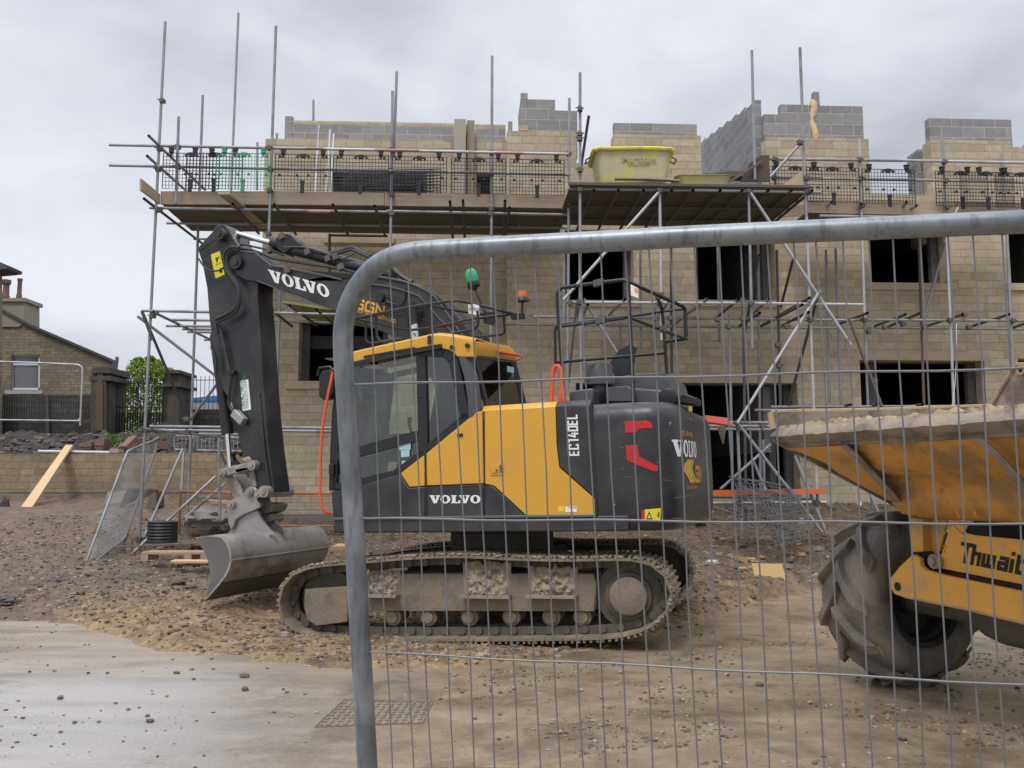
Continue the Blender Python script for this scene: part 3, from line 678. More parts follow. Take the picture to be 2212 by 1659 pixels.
# ================= loading bay
up(S2, 1253, 157, 1253, 650, YB); up(S2, 1253, 640, 1256, 870, YB); up(S2, 1425, 405, 1429, 735, YB, GALVL); up(S2, 1624, 109, 1631, 388, YB+1.0); up(S2, 1617, 407, 1625, 753, YB); up(S2, 1728, 103, 1742, 470, YB); up(S2, 1742, 468, 1765, 1068, YB, GALVL); up(S2, 1765, 1060, 1768, 1108, YB)
up(S2, 1229, 405, 1226, 838, YB+.8); up(S2, 1219, 570, 1218, 700, YA)
up(S2, 1340, 694, 1340, 753, YI, GALV); up(S2, 1383, 500, 1385, 753, YI); up(S2, 1415, 663, 1415, 803, YA+.4, GALV); up(S2, 1449, 500, 1451, 806, YI, DARKT); up(S2, 1550, 500, 1554, 738, YI); up(S2, 1637, 500, 1643, 1085, YI-.4); up(S2, 1575, 678, 1583, 1085, YA); up(S2, 1605, 640, 1612, 1130, YB+.5, DARKT); up(S2, 1678, 540, 1686, 882, YA, DARKT); up(S2, 1593, 913, 1603, 1165, YB); up(S2, 1648, 950, 1652, 1080, YA)
led(S2, 1228, 408, 1505, 411.5, YB); led(S2, 1500, 411, 1773, 416, YB-.05); 
led(S2, 1221, 653, 1600, 655, YB, GALVL); led(S2, 1560, 654.5, 1864, 658, YB-.05, GALVL)
led(S2, 1152, 684, 1520, 688, YA+.05); led(S2, 1500, 687, 1843, 692, YA); led(S2, 1085, 700, 1500, 706, YI-.1); led(S2, 1480, 705.5, 1843, 709, YI-.15)
for y, Y in ((912,YB),(920,YB+.25),(927,YB+.7),(915,YA)): led(S2, 1512, y, 1700, y+1.5, Y)
led(S2, 1534, 1087, 1784, 1085, YB+.3, GALVL); led(S2, 1537, 1073, 1750, 1077, YB+.5, RUSTT)
brace(S2, 1425, 413, 1217, 648, YB-.06, YB-.06, GALVL); brace(S2, 1617, 410, 1838, 745, YB-.06, YB-.06, GALVL); brace(S2, 1772, 627, 1593, 914, YB-.1, YB-.1, GALVL); brace(S2, 1593, 913, 1776, 1150, YB-.08, YB-.25, GALV)
brace(S2, 1665, 960, 1556, 1057, YB+.3, YB+.1); brace(S2, 1762, 657, 1700, 886, YB+.06, YA, DARKT); brace(S2, 1258, 641, 1366, 815, YB+.06, YB+.06, GALV); brace(S2, 1716, 550, 1687, 662, YA, YI, DARKT)
brace(S2, 1717, 985, 1786, 1154, YB+.1, YB-.1, GALV); brace(S2, 1640, 550, 1606, 730, YA, YI, DARKT); brace(S2, 1246, 653, 1228, 825, YB+.1, YA, GALV); brace(S2, 1625, 990, 1665, 1085, YA, YA-.2, GALV)
for (xa, ya, xb, yb) in ((1261,641,1238,700),(1350,646,1316,680),(1528,645,1455,702),(1595,646,1546,688),(1662,645,1598,703),(1641,676,1598,704),(1749,643,1641,706),(1733,658,1642,706),(1747,674,1690,703),(1270,658,1256,688),(1446,646,1420,690)):
    T(S2, 'transom_tube', pF(xa,ya,YB-.2), pF(xb,yb,YI-.1), FITT if (xa % 2) else GALV)
for x in (1283, 1336, 1390, 1451, 1497, 1556, 1604, 1660, 1710, 1755): 
    p = pF(x, 411, YB-.18); T(S2, 'transom_tube', p, p + nrm*2.2, DARKT)
for k_ in (.75, 1.5): 
    a = pF(1236, 414, YB)+nrm*k_; b_ = pF(1740, 420, YB)+nrm*k_; T(S2, 'ledger_tube', a, b_, DARKT)
xb_ = pF(1230, 404, YB-.04); Lb = (pF(1748, 408, YB-.04)-xb_).length
deck(S2, xb_, Lb, 9, y0=-.02, seed=5)
board(S2, [pF(1228,393,YB-.1), pF(1750,400,YB-.1), pF(1750,405.5,YB-.1), pF(1228,399,YB-.1)], .04, 'edge_board', WOODD)
for x, y in ((1253,236),(1253,290),(1253,300),(1253,367),(1253,410),(1425,412),(1617,413),(1742,412),(1728,308),(1253,653),(1425,656),(1622,655),(1755,655),(1605,688),(1762,648),(1593,913),(1596,922),(1648,921),(1575,705),(1232,655),(1415,688),(1700,705),(1750,690),(1742,385),(1603,650),(1449,687),(1550,690),(1596,1087),(1765,1086),(1680,745),(1683,790)): fit(S2, x, y, YB-.04)
brace(S2, 1272, 250, 1253, 375, YB-.05, YB+.5, DARKT)
for x, y, Y in ((1603,1166,YB),(1776,1151,YB-.25),(1786,1155,YB-.1)):
    p = pF(x, y, Y); mb = MB(); mb.box((p.x-.08,p.y-.08,p.z-.03),(p.x+.08,p.y+.08,p.z-.01)); mb.tube(p-Vector((0,0,.02)), p+Vector((0,0,.1)), .018, 8); mb.build('base_plate', RUSTT, S2)
# ================= right scaffold
up(S3, 1856, 299, 1868, 700, YA, GALVL); up(S3, 1868, 690, 1884, 1110, YA); up(S3, 2036, 304, 2045, 514, YA); up(S3, 2045, 510, 2064, 960, YA, GALVL)
up(S3, 2174, 480, 2195, 960, YA, GALV); up(S3, 1984, 500, 1998, 940, YI, RUSTT); up(S3, 1673, 345, 1676, 425, YA); up(S3, 2165, 332, 2170, 420, YI+.3); up(S3, 1805, 537, 1818, 900, YI, GALV); up(S3, 1784, 540, 1792, 870, YI+.1, GALV)
led(S3, 1663, 344, 1950, 347, YA-.05); led(S3, 1940, 346.5, 2260, 353, YA-.05, GALVL); led(S3, 1668, 384, 1960, 389, YA-.05); led(S3, 1940, 388, 2260, 395, YA-.05)
led(S3, 1770, 466, 2260, 474, YA+.05, GALVL); led(S3, 1843, 691, 2260, 693, YA+.05); led(S3, 1843, 707, 2260, 712, YI-.1)
led(S3, 1665, 879, 2260, 877, YA-.05); led(S3, 1630, 886, 1800, 887, YA-.4)
for (xa, ya, xb, yb) in ((1874,676,1815,699),(1956,679,1888,705),(1985,677,1911,709),(2080,679,1996,706),(2180,679,2092,707),(2240,690,2190,707),(1838,874,1780,884),(1894,874,1850,882),(1993,874,1930,882),(2095,874,2050,882),(1797,436,1760,468),(1958,437,1935,468),(1980,444,1940,470),(1860,441,1840,470)):
    T(S3, 'transom_tube', pF(xa,ya,YA-.3), pF(xb,yb,YI-.1), DARKT if ya > 650 else GALV)
brace(S3, 1728, 311, 1664, 383, YA-.4, YA-.4, GALV); brace(S3, 1834, 688, 1905, 878, YA-.08, YA-.08, RUSTT); brace(S3, 2041, 525, 1998, 683, YI-.2, YI-.2, GALV); brace(S3, 1876, 1057, 1900, 1115, YA-.1, YA-.2, GALV); brace(S3, 2070, 448, 2055, 480, YA-.3, YA-.3)
for (x0, y0, y1, x1, y2, y3) in ((1745,432,459,1862,433,462),(1863,432.5,462,2038,435,465),(2039,434,465,2260,438,468)): toe(S3, x0, y0, y1, x1, y2, y3)
deck(S3, pF(1742, 462, YA+.1), (pF(2260,468,YA+.1)-pF(1742,462,YA+.1)).length, 5, seed=8)
toe(S3, 1683, 452, 470, 1745, 440, 462, YA+.1)
for x, y in ((1857,345),(1859,386),(1862,444),(2040,350),(2043,391),(2046,448),(1867,691),(2052,692),(2188,693),(1876,716),(1888,822),(2082,680),(1950,700),(1911,707),(1996,706),(2092,707),(1728,309),(1673,344),(1672,384),(1884,886)): fit(S3, x, y, YA-.03)
for x, y, Y in ((1884,1112,YA),):
    p = pF(x, y, Y); mb = MB(); mb.box((p.x-.08,p.y-.08,p.z-.03),(p.x+.08,p.y+.08,p.z-.01)); mb.build('base_plate', RUSTT, S3)
# ================= brick guards (mesh panels hooked on the guard rail)
BGM = mat('black_coated_wire', (.022, .023, .027), .5, .2, .2, 9, 0); GGM = mat('green_plastic', (.03, .26, .13), .5, 0, .2, 9, 0)
def brick_guard(m, lab, gp, wd=.93, ht=.62, seed=0):
    t = thing('brick_guard', lab, 'brick guard', group=gp); W = MB(); rs = random.Random(seed)
    nx, nz = 17, 10
    for i in range(nx+1):
        x = -wd/2 + wd*i/nx; W.tube((x,0,-ht), (x + .004*(rs.random()-.5),0,0), .0048 if 0 < i < nx else .008, 5)
    for j in range(nz+1):
        z = -ht*j/nz; W.tube((-wd/2,.004,z), (wd/2,.004,z), .0048 if j else .007, 5)
    W.build('wire_mesh', m, t, world=False)
    for x in (-.36*wd, .36*wd):
        c = MB(); c.box((x-.035,-.028,.0),(x+.035,.028,.085)); c.box((x-.045,-.032,.065),(x+.045,.032,.085)); c.box((x-.02,-.012,-.05),(x+.02,.012,.002)); c.build('hook_clip', m, t, world=False, bevel=.004)
    c = MB(); c.box((-.045,-.014,-.055),(.045,.014,.012)); c.box((-.08,-.010,-.03),(.08,.010,-.005)); c.build('hook_clip', m, t, world=False)
    c = MB(); c.box((-.032,-.03,-.68),(.032,-.014,-.46)); c.box((-.04,-.034,-.5),(.04,-.01,-.46)); c.build('bottom_clip', m, t, world=False)
    for x in (-.42*wd, -.1*wd, .1*wd, .42*wd):
        for z in (-.03, -.36): 
            c = MB(); c.box((x-.02,-.014,z-.022),(x+.02,.014,z+.012)); c.build('wire_clip', m, t, world=False)
    return t
def place(t, cx_, ytop, Y, first, lab, sw=1.0, sh=1.0, rz=0):
    o = t if first else copy_tree(t); p = pF(cx_, ytop, Y)
    o.location = p; o.rotation_euler = (0, 0, math.atan(KF)+rz); o.scale = (sw, 1, sh); o['label'] = lab; return o
bg = brick_guard(BGM, 'black wire brick guard', 'brick guards hung on the scaffold guard rails')
BGS = [(414,331,YA-.1,'leftmost black wire brick guard beside the end upright'), (465,331,YA-.06,'black wire brick guard just left of the green brick guard'),
       (655,334,YA-.1,'black wire brick guard in front of the leaning metal strips'), (780,336,YA-.1,'black wire brick guard over the left half of the black opening'),
       (906,339,YA-.1,'black wire brick guard left of the upright concrete lintels'), (1034,342,YA-.1,'black wire brick guard in front of the upright concrete lintels'),
       (1160,345,YA-.1,'black wire brick guard nearest the yellow mortar tub'),
       (1718,360,YA-.1,'black wire brick guard behind the sloping tube right of the loading bay'), (1798,362,YA-.06,'black wire brick guard centred under the insulated blockwork'),
       (1918,366,YA-.1,'black wire brick guard seen against the sky in the open gap'), (2075,371,YA-.05,'black wire brick guard left of two overlapping ones at the right'),
       (2130,372,YA-.12,'outer of the overlapping black brick guards near the right edge'), (2205,374,YA-.08,'black wire brick guard cut by the right edge of the picture')]
for i, (x, y, Y, lab) in enumerate(BGS): place(bg, x, y, Y, i == 0, lab)
gg = brick_guard(GGM, 'green wire brick guard', 'brick guards hung on the scaffold guard rails'); place(gg, 527, 331, YA-.14, True, 'green wire brick guard, the only green one', .97)
# stacked black guards inside the left opening
for i in range(5):
    mb = MB(); rs = random.Random(i)
    a = pF(722+i*16, 374-i*3, YA+.35+i*.04); wdt = 1.35; hh = .42
    for k in range(22): x = a.x + wdt*k/21; mb.tube((x, a.y+.02*i, a.z), (x, a.y+.1+.02*i, a.z-hh), .009, 5)
    for k in range(9): z = a.z - hh*k/8; mb.tube((a.x, a.y+.02*i+.1*k/8, z), (a.x+wdt, a.y+.02*i+.1*k/8, z), .009, 5)
    one('brick_guard', mb, BGM, 'stacked black brick guard leaning inside the dark upper left opening', 'brick guard', 'black brick guards stacked in the upper left opening')
for k, (px, w_) in enumerate(((688,4),(712,4.5),(720,4))):
    a = pF(px-8, 432, YA+.5); b_ = pF(px+1, 272+k*9, YI+.1); mb = MB(); mb.tube(a, b_, .022, 4); one('metal_strip', mb, GALV, f'{["left","middle","right"][k]} one of three thin metal strips leaning at the upper left wall', 'metal strip')
# ================= things on the bay
def tub(name, px0, px1, pyt, pyb, Y, lab, depth=.85, taper=.13, m=None):
    a = pF(px0, pyt, Y); b_ = pF(px1, pyt, Y); zb = pF(px0, pyb, Y).z; wd = (b_-a).length; c = (a+b_)/2
    M = Matrix.Translation(Vector((c.x, c.y+depth/2, zb))) @ Matrix.Rotation(math.atan(KF)-.04, 4, 'Z')
    t = thing(name, lab, 'tub', M=M); h = a.z - zb
    def ring(z, f, rad, n=8):
        hx, hy = wd/2*f, depth/2*f; pts = []
        for cx_, cy_, a0 in ((hx-rad,hy-rad,0),(-hx+rad,hy-rad,90),(-hx+rad,-hy+rad,180),(hx-rad,-hy+rad,270)):
            for k in range(n+1): an = R(a0+90*k/n); pts.append((cx_+rad*math.cos(an), cy_+rad*math.sin(an), z))
        return pts
    rings = [ring(0,1-taper*1.15,.1), ring(.03,1-taper,.12), ring(h*.93,1-.02,.14), ring(h*.93,1.03,.16), ring(h*.97,1.045,.16), ring(h,1.03,.16), ring(h,.98,.14), ring(.05,1-taper-.03,.12)]
    mb = MB(); n = len(rings[0]); vs = [p for r_ in rings for p in r_]; fs = [(i*n+k, i*n+(k+1)%n, (i+1)*n+(k+1)%n, (i+1)*n+k) for i in range(len(rings)-1) for k in range(n)]
    mb.add(vs, fs, 0, True); mb.add(rings[0], [tuple(range(n))], 0); mb.add(rings[-1], [tuple(range(n))], 0); mb.build('body', m, t, world=False)
    return t, h, wd
YEL = mat('cement_stained_yellow', (.60, .57, .16), .65, 0, .2, 4, .2, 30, dirt=(.50, .47, .32), dirt_amt=.92, dirt_scale=3.5, dirt_p=(.42, .56))
tb, h_, w_ = tub('mortar_tub', 1286, 1452, 318, 390, YB+.25, 'large tapered yellow mortar tub stained with cement on the loading bay', m=YEL)
YELR = mat('bright_yellow_rim', (.72, .66, .08), .5, 0, .15, 5, .2, 30, dirt=(.42,.38,.20), dirt_amt=.6)
mb = MB(); rr = []
for k in range(40):
    an = 2*math.pi*k/40; ex = .25; cx_ = math.copysign(abs(math.cos(an))**ex, math.cos(an))*w_/2*1.045; cy_ = math.copysign(abs(math.sin(an))**ex, math.sin(an))*.85/2*1.045
    rr.append((cx_, cy_, h_-.015+.006*math.sin(k*1.7)))
mb.path(rr, .034, 8, closed=True); mb.build('rim', YELR, tb, world=False)
for sx_ in (-1, 1):
    mb = MB(); mb.path([(sx_*w_/2*1.03, -.1, h_-.02), (sx_*(w_/2+.12), -.1, h_-.08), (sx_*(w_/2+.12), .1, h_-.08), (sx_*w_/2*1.03, .1, h_-.02)], .014, 6); mb.build('handle', DARKT, tb, world=False)
def text_mesh(body, size, m, parent, M, shear=0, ext=.002, off=0, align='CENTER', sx=1.0, name='lettering', spacing=1.0):
    cu = bpy.data.curves.new('lettering', 'FONT'); cu.body = body; cu.size = size; cu.shear = shear; cu.extrude = ext; cu.offset = off; cu.align_x = align; cu.align_y = 'CENTER'; cu.resolution_u = 3; cu.space_character = spacing
    to = bpy.data.objects.new('tmp', cu); SC.collection.objects.link(to); dg = bpy.context.evaluated_depsgraph_get(); dg.update()
    me = bpy.data.meshes.new_from_object(to.evaluated_get(dg)); bpy.data.objects.remove(to)
    me.materials.clear(); me.materials.append(m); me.transform(M @ Matrix.Diagonal((sx, 1, 1, 1))); me.name = name
    o = bpy.data.objects.new(name, me); SC.collection.objects.link(o); o.parent = parent; FR[o.name] = FR.get(parent.name, Matrix()); return o
RX = Matrix.Rotation(R(90), 4, 'X')
FADE = mat('faded_print', (.33,.33,.20), .8, 0, .5, 25, 0)
text_mesh('Marshalls', .15, FADE, tb, Matrix.Translation(Vector((.08, -.415, h_*.66))) @ Matrix.Rotation(R(90-11), 4, 'X'), off=.002)
text_mesh('(01484) 438900', .055, FADE, tb, Matrix.Translation(Vector((.08, -.405, h_*.5))) @ Matrix.Rotation(R(90-11), 4, 'X'))
t2, _, _ = tub('mortar_tub', 1462, 1582, 376, 394, YB+.35, 'shallow yellow mortar tray beside the large tub on the loading bay', depth=.8, taper=.12, m=YEL)
mb = MB(); a = pF(1352, 388, YB+.15); 
for k in range(3): mb.obox(a+Vector((.25*k+.1, .05*k, .01+.012*k)), (.28,.01,-.01*k), (.0,.05,0), (0,0,.012))
one('timber_offcut', mb, WOOD, 'short timber offcuts wedged under the large yellow tub', 'timber')
mb = MB(); rs = random.Random(2)
for k in range(9):
    a = pF(1560+k*12, 390, YB+1.2+.05*k); mb.obox(a+Vector((0,.1*k,.05+.045*k)), (.42-.02*k, .02*rs.random(), .03*(rs.random()-.5)), (0,.12,0), (0,0,.02))
one('board_pile', mb, WOODD, 'pile of dark scaffold boards on the loading bay below the blockwork gable', 'board pile')
mb = MB(); a = pF(1572, 392, YB+.9); b_ = pF(1640, 348, YB+1.0); mb.prism([a, a+Vector((.07,0,0)), b_+Vector((.07,0,0)), b_], (0,.02,0)); a = pF(1600,392,YB+1.05); mb.prism([a, pF(1662,392,YB+1.05), pF(1662,335,YB+1.05), pF(1645,335,YB+1.05), pF(1620,352,YB+1.05)], (0,.03,0))
one('plywood_sheet', mb, mat('brown_sheet', (.10,.075,.06), .9, 0, .3, 3, .1, coord='World'), 'brown weathered sheet propped behind the shallow yellow tray', 'sheet')
mb = MB(); mb.prism([pF(1690,400,YB+.3), pF(1736,400,YB+.3), pF(1733,368,YB+.3)], (0,.03,0)); one('plywood_offcut', mb, STONEP, 'pale triangular offcut standing at the right end of the loading bay', 'offcut')
# green mossy board pile by the boom
mb = MB(); GRN = mat('mossy_green_boards', (.24, .27, .09), .85, 0, .3, 8, .2, coord='World')
for k in range(8):
    a = pF(612+k*0, 665, YA+.1); c = a + tx*.62 + Vector((.03*k, .12*k, .0-.012*k)); mb.obox(c, (.62,.02,-.09), (0,.05,-.006), (0,0,.018))
one('board_pile', mb, GRN, 'green mossy boards lying on the middle lift under the digger boom', 'board pile')
# ================================================================== EXCAVATOR
HF = Frame((-.085, 9.59, .05), R(20), R(1.5)); TF = Frame((-.085, 9.59, .05), R(16), R(1.5))
XC = thing('excavator', 'large grey and yellow tracked excavator with a wide grading bucket, parked behind the wire fence', 'excavator', M=HF.M)
YN = -1.25
def hp(px, py, y=YN): return HF.loc(px, py, y)
class Loc:      # builds in house-local coordinates
    pass
CAKED = None
def part(mb, name, m, bevel=0, parent=None, label=None, seg=2):
    o = mb.build(name, m, XC if parent is None else parent, world=False, bevel=bevel, seg=seg)
    if label: o['label'] = label
    return o
def poly(pts, y, depth, mb=None):
    mb = mb or MB(); mb.prism([HF.loc(a, b_, y) for a, b_ in pts], (0, depth, 0)); return mb
GREY = mat('charcoal_paint', (.027, .028, .031), .36, .05, .2, 3, .03, 60, dirt=(.12, .105, .088), dirt_amt=.38, dirt_scale=3, dirt_p=(.45,.75))
YELP = mat('yellow_paint', (.66, .345, .035), .38, .0, .05, 2, .02, 60, dirt=(.40,.27,.11), dirt_amt=.34, dirt_scale=3.5, dirt_p=(.45,.8))
BLK = mat('black_rubber', (.014, .014, .016), .45, 0, .2, 8, 0)
HOSE = mat('hydraulic_hose', (.028, .029, .032), .5, 0, .2, 20, 0)
ORG = mat('orange_paint', (.75, .10, .03), .45, 0, .1, 5, 0)
CHR = mat('chrome_rod', (.75, .76, .78), .12, 1, .05, 5, 0)
BARE = mat('worn_steel', (.37, .355, .335), .40, .4, .5, 2.2, .1, 30, dirt=(.155, .122, .085), dirt_amt=.8, dirt_scale=2.5)
MUD = mat('dried_mud', (.225, .185, .135), .95, 0, .35, 9, .9, 22, dirt=(.12, .10, .078), dirt_amt=.6, dirt_scale=6)
MUDD = mat('dark_muddy_steel', (.12, .105, .085), .85, .1, .4, 9, .4, 30, dirt=(.15, .125, .095), dirt_amt=.6, dirt_scale=5)
WHITE = mat('white_decal', (.78, .78, .78), .5, 0, .04, 5, 0); AMB = mat('amber_decal', (.72, .36, .03), .5, 0, .05, 5, 0)
LAB = mat('yellow_label', (.75, .62, .03), .5, 0, .05, 5, 0); BLKD = mat('black_decal', (.01, .01, .01), .6, 0, 0, 5, 0)
REDD = mat('red_reflector', (.55, .015, .02), .4, 0, .1, 9, 0)
STK = mat('pale_blue_sticker', (.35, .55, .56), .6, 0, .05, 5, 0)
def glass(name, tint, rough=.02):
    m = bpy.data.materials.new(name); m.use_nodes = True; N = m.node_tree.nodes; L = m.node_tree.links
    for n in list(N): N.remove(n)
    o = N.new('ShaderNodeOutputMaterial'); t = N.new('ShaderNodeBsdfTransparent'); t.inputs[0].default_value = (*tint, 1)
    g = N.new('ShaderNodeBsdfGlossy'); g.inputs['Roughness'].default_value = rough; f = N.new('ShaderNodeFresnel'); f.inputs[0].default_value = 1.5
    a = N.new('ShaderNodeMath'); a.operation = 'MULTIPLY_ADD'; a.inputs[1].default_value = 1.3; a.inputs[2].default_value = .03; L.new(f.outputs[0], a.inputs[0])
    x = N.new('ShaderNodeMixShader'); L.new(a.outputs[0], x.inputs[0]); L.new(t.outputs[0], x.inputs[1]); L.new(g.outputs[0], x.inputs[2]); L.new(x.outputs[0], o.inputs[0]); return m
GLS = glass('cab_glass', (.90, .95, .89))
# ---- vector lettering helpers -------------------------------------------------
def shapes_map(mb, shapes, f, mi=0, maxe=0):
    from mathutils.geometry import tessellate_polygon
    for s in shapes:
        if s[0] == 'poly':
            P = [Vector((a, b_, 0)) for a, b_ in s[1]]; tr = tessellate_polygon([P])
            for t in tr:
                st_ = [[P[i] for i in t]]
                while st_:
                    q = st_.pop(); l = [(q[1]-q[0]).length, (q[2]-q[1]).length, (q[0]-q[2]).length]; k = l.index(max(l))
                    if maxe and l[k] > maxe: m_ = (q[k]+q[(k+1) % 3])/2; st_ += [[q[k], m_, q[(k+2) % 3]], [m_, q[(k+1) % 3], q[(k+2) % 3]]]
                    else: mb.add([f(p.x, p.y) for p in q], [(0,1,2)], mi)
        else:
            A, B_ = s[1], s[2]; n = len(A); mb.add([f(*p) for p in A] + [f(*p) for p in B_], [(i, (i+1) % n, (i+1) % n+n, i+n) for i in range(n if s[0] == 'ring' else n-1)], mi)
def sV(x, w_=1.0): return [('poly', [(x+a*w_, b_) for a, b_ in ((0,1),(.5,1),(.5,.87),(.42,.87),(.57,.36),(.69,.87),(.6,.87),(.6,1),(1,1),(1,.87),(.93,.87),(.66,0),(.37,0),(.08,.87),(0,.87))])]
def sO(x, w_=1.0):
    A = [(x+w_*(.5+.5*math.cos(t)), .5+.53*math.sin(t)) for t in [2*math.pi*i/24 for i in range(24)]]; B_ = [(x+w_*(.5+.2*math.cos(t)), .5+.37*math.sin(t)) for t in [2*math.pi*i/24 for i in range(24)]]; return [('ring', A, B_)]
def sL(x, w_=.8): return [('poly', [(x+a*w_, b_) for a, b_ in ((0,1),(.62,1),(.62,.87),(.5,.87),(.5,.14),(.78,.14),(.83,.38),(1,.38),(1,0),(0,0),(0,.13),(.12,.13),(.12,.87),(0,.87))])]
def VOLVO(): return sV(0) + sO(1.02, .92) + sL(2.0, .84) + sV(2.74) + sO(3.76, .92)      # width 4.68
def strip2(pts, w_):
    P = [Vector(p) for p in pts]; A = []; B_ = []
    for i, p in enumerate(P):
        d0 = (P[i]-P[i-1]).normalized() if i else None; d1 = (P[i+1]-P[i]).normalized() if i < len(P)-1 else None
        if d0 is None: n = Vector((-d1.y, d1.x)); k = 1
        elif d1 is None: n = Vector((-d0.y, d0.x)); k = 1
        else:
            n0 = Vector((-d0.y, d0.x)); n1 = Vector((-d1.y, d1.x)); n = (n0+n1).normalized(); k = min(2.2, 1/max(.3, n.dot(n0)))
        A.append(tuple(p+n*w_/2*k)); B_.append(tuple(p-n*w_/2*k))
    return [('strip', A, B_)]
def off(sh, dx, dy=0, s=1):
    r = []
    for t in sh: r.append((t[0],) + tuple([(dx+s*a, dy+s*b_) for a, b_ in q] for q in t[1:]))
    return r
def sG(): return strip2([(1,.78),(1,1),(.18,1),(.0,.82),(0,.0),(1,.0),(1,.52),(.5,.52)], .24)
def sN(): return strip2([(0,-.1),(0,1),(.95,.02),(.95,1.1)], .24)
def GGN(): return sG() + off(sG(), 1.4) + off(sN(), 2.8)
def frame2(p, ux, uz):    # planar map
    p = Vector(p); ux = Vector(ux); uz = Vector(uz); return lambda a, b_: p + ux*a + uz*b_
def text_map(body, size, f, m, name='lettering', sx=1.0, shear=0, off_=0):
    cu = bpy.data.curves.new('t', 'FONT'); cu.body = body; cu.size = size; cu.shear = shear; cu.offset = off_; cu.resolution_u = 3
    to = bpy.data.objects.new('tmp', cu); SC.collection.objects.link(to); dg = bpy.context.evaluated_depsgraph_get(); dg.update()
    me = bpy.data.meshes.new_from_object(to.evaluated_get(dg)); bpy.data.objects.remove(to)
    for v in me.vertices: v.co = f(v.co.x*sx, v.co.y)
    me.materials.clear(); me.materials.append(m); o = bpy.data.objects.new(name, me); SC.collection.objects.link(o); o.parent = XC; return o
def quad_map(p00, p10, p01):    # three local points -> map of unit square
    p00 = Vector(p00); ux = Vector(p10)-p00; uz = Vector(p01)-p00; return lambda a, b_: p00 + ux*a + uz*b_
# ---- tracks ------------------------------------------------------------------
TM = HF.I @ TF.M      # track frame expressed in house local coordinates
OUT = [(770,1384),(905,1386),(1040,1386),(1180,1385),(1300,1383),(1345,1378),(1390,1366),(1424,1346),(1446,1318),(1455,1290),(1448,1256),(1430,1230),(1402,1213),(1365,1206),(1320,1206),(1220,1208),(1110,1206),(1000,1199),(900,1202),(800,1211),(730,1216),(672,1222),(636,1234),(612,1256),(599,1288),(600,1322),(616,1352),(645,1371),(690,1379)]
def resample(P, step=None, n=None):
    P = [np.array(p, float) for p in P]; P.append(P[0]); d = [np.linalg.norm(b_-a) for a, b_ in zip(P, P[1:])]; tot = sum(d)
    n = n or int(round(tot/step)); cum = np.concatenate([[0], np.cumsum(d)]); X = []
    for s in np.linspace(0, tot, n, endpoint=False):
        i = np.searchsorted(cum, s, 'right')-1; t = (s-cum[i])/d[i]; X.append(P[i]*(1-t)+P[i+1]*t)
    return X
def smooth_loop(P, it=1):
    for _ in range(it):
        Q = []
        for i, p in enumerate(P):
            q = P[(i+1) % len(P)]; Q += [tuple(np.array(p)*.75+np.array(q)*.25), tuple(np.array(p)*.25+np.array(q)*.75)]
        P = Q
    return P
YO = -1.30
LOOP = resample(smooth_loop([TF.xz(a, b_, YO) for a, b_ in OUT]), .168)
def tl(p): return TM @ Vector(p)
def track(yo, nm):
    rs = random.Random(3); n = len(LOOP); y0 = yo; y1 = yo+.6; yc = (y0+y1)/2
    sh = MB(); ch = MB()
    for i in range(n):
        a = LOOP[i]; b_ = LOOP[(i+1) % n]; c = (a+b_)/2; t = (b_-a); ln = np.linalg.norm(t); t = t/ln; nrm2 = np.array([t[1], -t[0]])   # outward (loop runs bottom rear->top)
        T3 = Vector((t[0], 0, t[1])); N3 = Vector((nrm2[0], 0, nrm2[1])); C = Vector((c[0], yc, c[1]))
        sh.obox(C - N3*.012, T3*(ln*.485), Vector((0,.3,0)), N3*.011)
        for k, dd in enumerate((-.36, 0, .36)): sh.obox(C + N3*.011 + T3*ln*dd, T3*.011, Vector((0,.295,0)), N3*.013)
        for s_ in (-1, 1):
            ch.obox(C - N3*.062 + Vector((0,s_*.085,0)), T3*(ln*.40), Vector((0,.018,0)), N3*.036)
            ch.tube(C - N3*.068 + T3*ln*.5 + Vector((0,s_*.11-.02,0)), C - N3*.068 + T3*ln*.5 + Vector((0,s_*.11+.02,0)), .037, 10, cap=True)
    for q in (sh, ch): q.v = [tuple(tl(v)) for v in q.v]
    part(sh, 'track_shoes', MUDS); part(ch, 'track_chain', MUDD)
CAKED = mat('caked_mud', (.31,.255,.19), .97, 0, .35, 12, 1.0, 14, dirt=(.16,.13,.10), dirt_amt=.6, dirt_scale=9)
MUDS = mat('muddy_track_steel', (.21, .175, .13), .85, .1, .3, 8, .5, 30, dirt=(.34, .265, .165), dirt_amt=.85, dirt_scale=3.5)
def wheel(px, py, r, y0, y1, name, prof, m, n=28):
    x, z = TF.xz(px, py, YO+.15); mb = MB(); mb.lathe((x, y0, z), (0,1,0), prof, n); mb.v = [tuple(tl(v)) for v in mb.v]; return part(mb, name, m)
